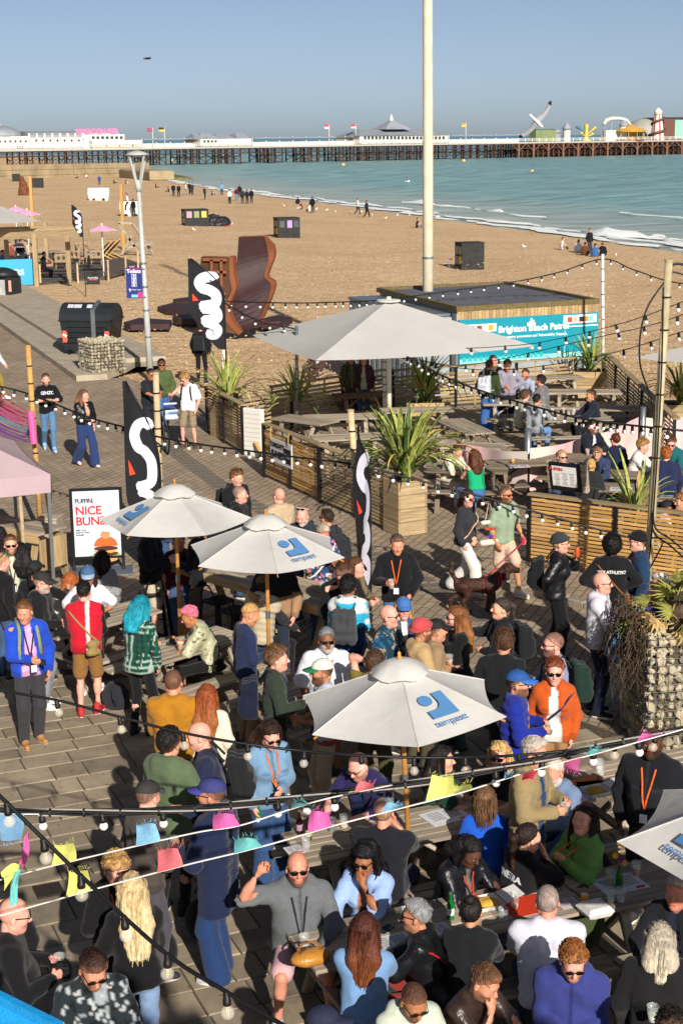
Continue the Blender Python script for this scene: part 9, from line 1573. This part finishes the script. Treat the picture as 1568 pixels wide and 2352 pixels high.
q=on(714,2212);t_=thing('tan_handbag','tan leather handbag lying on the near table end','handbag',tuple(q),TA);v_,f_,n_=surf([ell((0,0,.055),(.17,.10,.065))],.02,.018);v_=v_+n_*(.008*vnoise(v_,30,2))[:,None];colored('body',v_,f_,C('#b07a30'),LEATH,t_);[MB().tube([(-.1,s,.11),(-.05,s*1.6,.15),(.05,s*1.6,.15),(.1,s,.11)],.009,5).build('handle',cmat('#8a5a2a',.5),t_)for s in(-.03,.03)]
def floor_bag(x,y,c,lb,s=1.0):q=P(x,y,0);t_=thing('rucksack',lb,'rucksack',tuple(q),random.uniform(0,3));v_,f_,n_=surf([ell((0,0,.16),(.2,.14,.2)),ell((.05,-.1,.1),(.14,.08,.1))],.08,.022,[((0,0,.005),(0,0,-1))]);v_=v_+n_*(.012*vnoise(v_,22,2))[:,None];colored('body',v_*s,f_,C(c),CLOTH,t_);MB().tube([(-.1,.12,.1),(-.15,.2,.22),(-.05,.12,.32)],.014,5).build('strap',cmat(c),t_)
floor_bag(268,1628,'#26282e','dark rucksack on the ground by the plaid shirt woman');floor_bag(470,2150,'#17181a','black rucksack on the ground behind the navy jacket man');floor_bag(665,1940,'#6f7068','grey bag at the foot of the denim jacket woman',.8);floor_bag(365,2215,'#161719','black rucksack hanging low behind the blonde woman')
q=on(1345,1985,.62);t_=thing('black_handbag','black shoulder bag behind the woman in green blouse','handbag',(q.x,q.y,.47));v_,f_,n_=surf([seg((-.16,0,.1),(.16,0,.1),.09,.09),seg((-.14,0,.2),(.14,0,.2),.06)],.06,.02);colored('body',v_,f_,C('#17181b'),CLOTH,t_);MB().tube([(-.14,0,.22),(0,.05,.42),(.16,0,.22)],.012,5).build('strap',cmat('#17181b'),t_)
q=P(1448,2085,.47);t_=thing('green_rucksack','olive green rucksack beside the man in white shirt','rucksack',(q.x-.45,q.y-.3,.3));v_,f_,n_=surf([ell((0,0,.22),(.17,.15,.25)),ell((0,-.12,.14),(.12,.07,.12))],.06,.022);colored('body',v_,f_,C('#3a4428'),CLOTH,t_);MB().tube([(-.1,.1,.42),(0,.1,.5),(.1,.1,.42)],.014,5).build('handle',cmat('#3a4428'),t_)
# --------- far people on the beach and deck
GF='people far along the beach'
FAR=[(398,422,20,0,'#17181c','#17181c','person in long black coat, left of the pair by the shore'),(410,423,-20,0,'#1d1d20','#1a1a1c','person in black with pale hat, right of the shore pair'),(427,420,90,0,'#cfcac2','#8a8a8a','person in white top walking near the surf'),(435,418,40,0,'#17181c','#17181c','person in black at the surf, left of two'),(441,420,-40,0,'#33363e','#22252c','person in dark clothes at the surf, right of two'),(470,428,60,0,'#2a2a2e','#2a2a2e','child in dark coat by the shore'),(509,420,180,0,'#6a92b8','#2a2e38','person in light blue top at the water edge'),(527,435,-150,0,'#cfd0d0','#17181c','person in white jacket with green pack on the beach'),(543,430,10,0,'#4a1f2a','#4f78b0','man in maroon jumper and jeans on the beach'),(550,424,180,0,'#17181c','#1d1e22','person in black beyond the maroon jumper'),(556,434,180,0,'#2a2d34','#23252b','small dark figure right of the maroon jumper'),(567,435,150,0,'#22252c','#22252c','child in dark clothes near the water'),(577,434,175,0,'#15161a','#232a3c','man in black jumper standing on the beach'),(717,451,170,0,'#17181c','#17181c','dark figure standing at the breakers'),(821,455,110,0,'#d6d3d3','#2a3030','walker in white top near the tall column'),(842,460,120,0,'#1d2438','#17181c','walker in navy jacket near the tall column'),(1354,525,30,0,'#17181b','#3a3a3c','hooded person in black standing by the seated group'),(306,457,150,0,'#17181b','#33363a','person in black leaning on the white barrier'),(228,402,0,0,'#2f4a8a','#22305a','person in blue by the groyne'),(359,419,90,1,'#17181c','#1a1a1e','person in black sitting near the groyne end'),(386,428,-90,1,'#26282e','#22242a','dark figure lounging near the groyne end'),(488,434,80,1,'#4a5a5c','#3a5a8a','person reclining on the shingle by the shore'),(690,463,-60,1,'#17181b','#c9ccd4','person in black sitting, left of the seated pair'),(711,467,-120,1,'#d6d2c8','#22242a','person in white sitting, right of the seated pair'),(684,452,160,1,'#1b1c20','#1b1c20','dark figure crouching at the surf'),(959,500,80,1,'#1d2430','#2a4a78','sunbather in dark top sitting by the tall column'),(1292,545,80,1,'#d6d2cc','#2a2c30','person in white leaning back, left of the seated group'),(1328,550,160,1,'#c4ccd8','#22242a','person in pale shirt in the seated group'),(1343,556,170,1,'#5a3a22','#2a2620','person in brown top in the seated group'),(1366,559,150,1,'#3a629a','#22242a','person in blue top in the seated group'),(1383,557,170,1,'#17181b','#17181b','person in black at the right end of the seated group'),(160,394,60,1,'#17181c','#1a1a1e','dark figure sitting below the groyne, left'),(177,400,-60,1,'#1f2024','#1f2024','dark figure sitting below the groyne, middle'),(199,399,30,1,'#cfcdc8','#22242a','figure in white sitting below the groyne'),(263,410,80,1,'#17181c','#22242a','figure sitting left of the lamp post on the beach'),(290,411,80,1,'#3a3030','#c9c9c9','figure sitting just behind the lamp post'),(30,388,0,1,'#17181c','#17181c','left figure sitting on the groyne'),(40,388,40,1,'#2a2a30','#2a2a30','second figure sitting on the groyne')]
HC=('#1d1614','#3a2a1e','#5a4030','#17120f')
for i,(x,y,yw_,st,tc_,bc_,lb)in enumerate(FAR):person(x,y,yw_,lb,1.74,sit=bool(st),seat=-.02 if st else.45,hair=('short',HC[i%4]),top='jacket',tc=tc_,bot='chino',bc=bc_,far=True,group=GF,walk=(1 if 'walk' in lb else 0),lean=8 if st else 2)
for i,(x,y,yw_,tc_,lb)in enumerate(((101,578,120,'#17181b','person in black seated on a wicker chair of the deck'),(47,549,160,'#1d2748','person in navy bending under the pergola'),(60,553,-60,'#c9b49c','person in tan top under the pergola'),(6,574,90,'#5a7aa8','person in denim blue at the deck edge'),(22,556,30,'#8a4a3a','person in rust top under the pergola'),(40,520,10,'#17181c','person in black behind the pergola beam'))):person(x,y,yw_,lb,1.74,sit=True,seat=.5,hair=('short',HC[i%4]),top='sweat',tc=tc_,bot='chino',bc='#2a2c34',far=True,group='people on the far deck')
q=PD(293,442,P(293,496).y);person(293,442,-90,'person in white top climbing the white barrier',1.7,hair=('short','#1d1614'),top='tee',tc='#d6d6d8',bot='chino',bc='#17181c',far=True,group=GF,sit=True,seat=q.z-.95,root=(q.x,q.y,0))
# --------- the raised promenade the view is taken from: deck, railing and the people along it (they throw the long shadows in front)
bal=thing('upper_promenade',None,None);bal['kind']='structure'
MB().box((2,-2.4,5.1),(44,4,.3)).build('deck_slab',CONC,bal)
for x in range(-16,22,6):MB().box((x,-3.6,2.47),(.5,.5,4.94)).build('column',CONC,bal)
RAILP=mat('railing_paint','#6fa39a',.5);mb=MB()
for i in range(150):x=-12+i*.16;mb.box((x,-.55,5.72),(.022,.022,.9))
mb.build('balusters',RAILP,bal)['kind']='stuff'
for z in(5.3,6.2):MB().box((0,-.55,z),(24,.07,.06)).build('rail',RAILP,bal)
V1,F1,_=surf([seg((-.09,0,.05),(-.09,0,.9),.07,.10),seg((.09,0,.05),(.09,0,.9),.07,.10),seg((-.08,0,.95),(-.09,.02,1.35),.13,.13),seg((.08,0,.95),(.09,.02,1.35),.13,.13),seg((-.2,.02,1.42),(-.3,.15,1.05),.06),seg((-.3,.15,1.05),(-.15,.4,1.05),.05),seg((.2,.02,1.42),(.3,.15,1.05),.06),seg((.3,.15,1.05),(.15,.4,1.05),.05),seg((0,.03,1.45),(0,.05,1.6),.06),ell((0,.06,1.68),(.09,.11,.13))],.05,.05)
vs,fs,n=[],[],0;r=random.Random(5)
for x in(-3.2,-1.4,1.6,2.2,4.4,6.9,7.5,9.6):
 s=r.uniform(.93,1.05);vs.append((V1@rz(r.uniform(-.6,.6)).T)*s+np.array([x,-.95+r.uniform(-.3,.1),5.25]));fs.append(F1+n);n+=len(V1)
tag(put('crowd_along_railing',np_mesh('crowd_along_railing',np.concatenate(vs),np.concatenate(fs),mat('dark_clothes','#3a3a40',.9,.3,2))),kind='stuff')
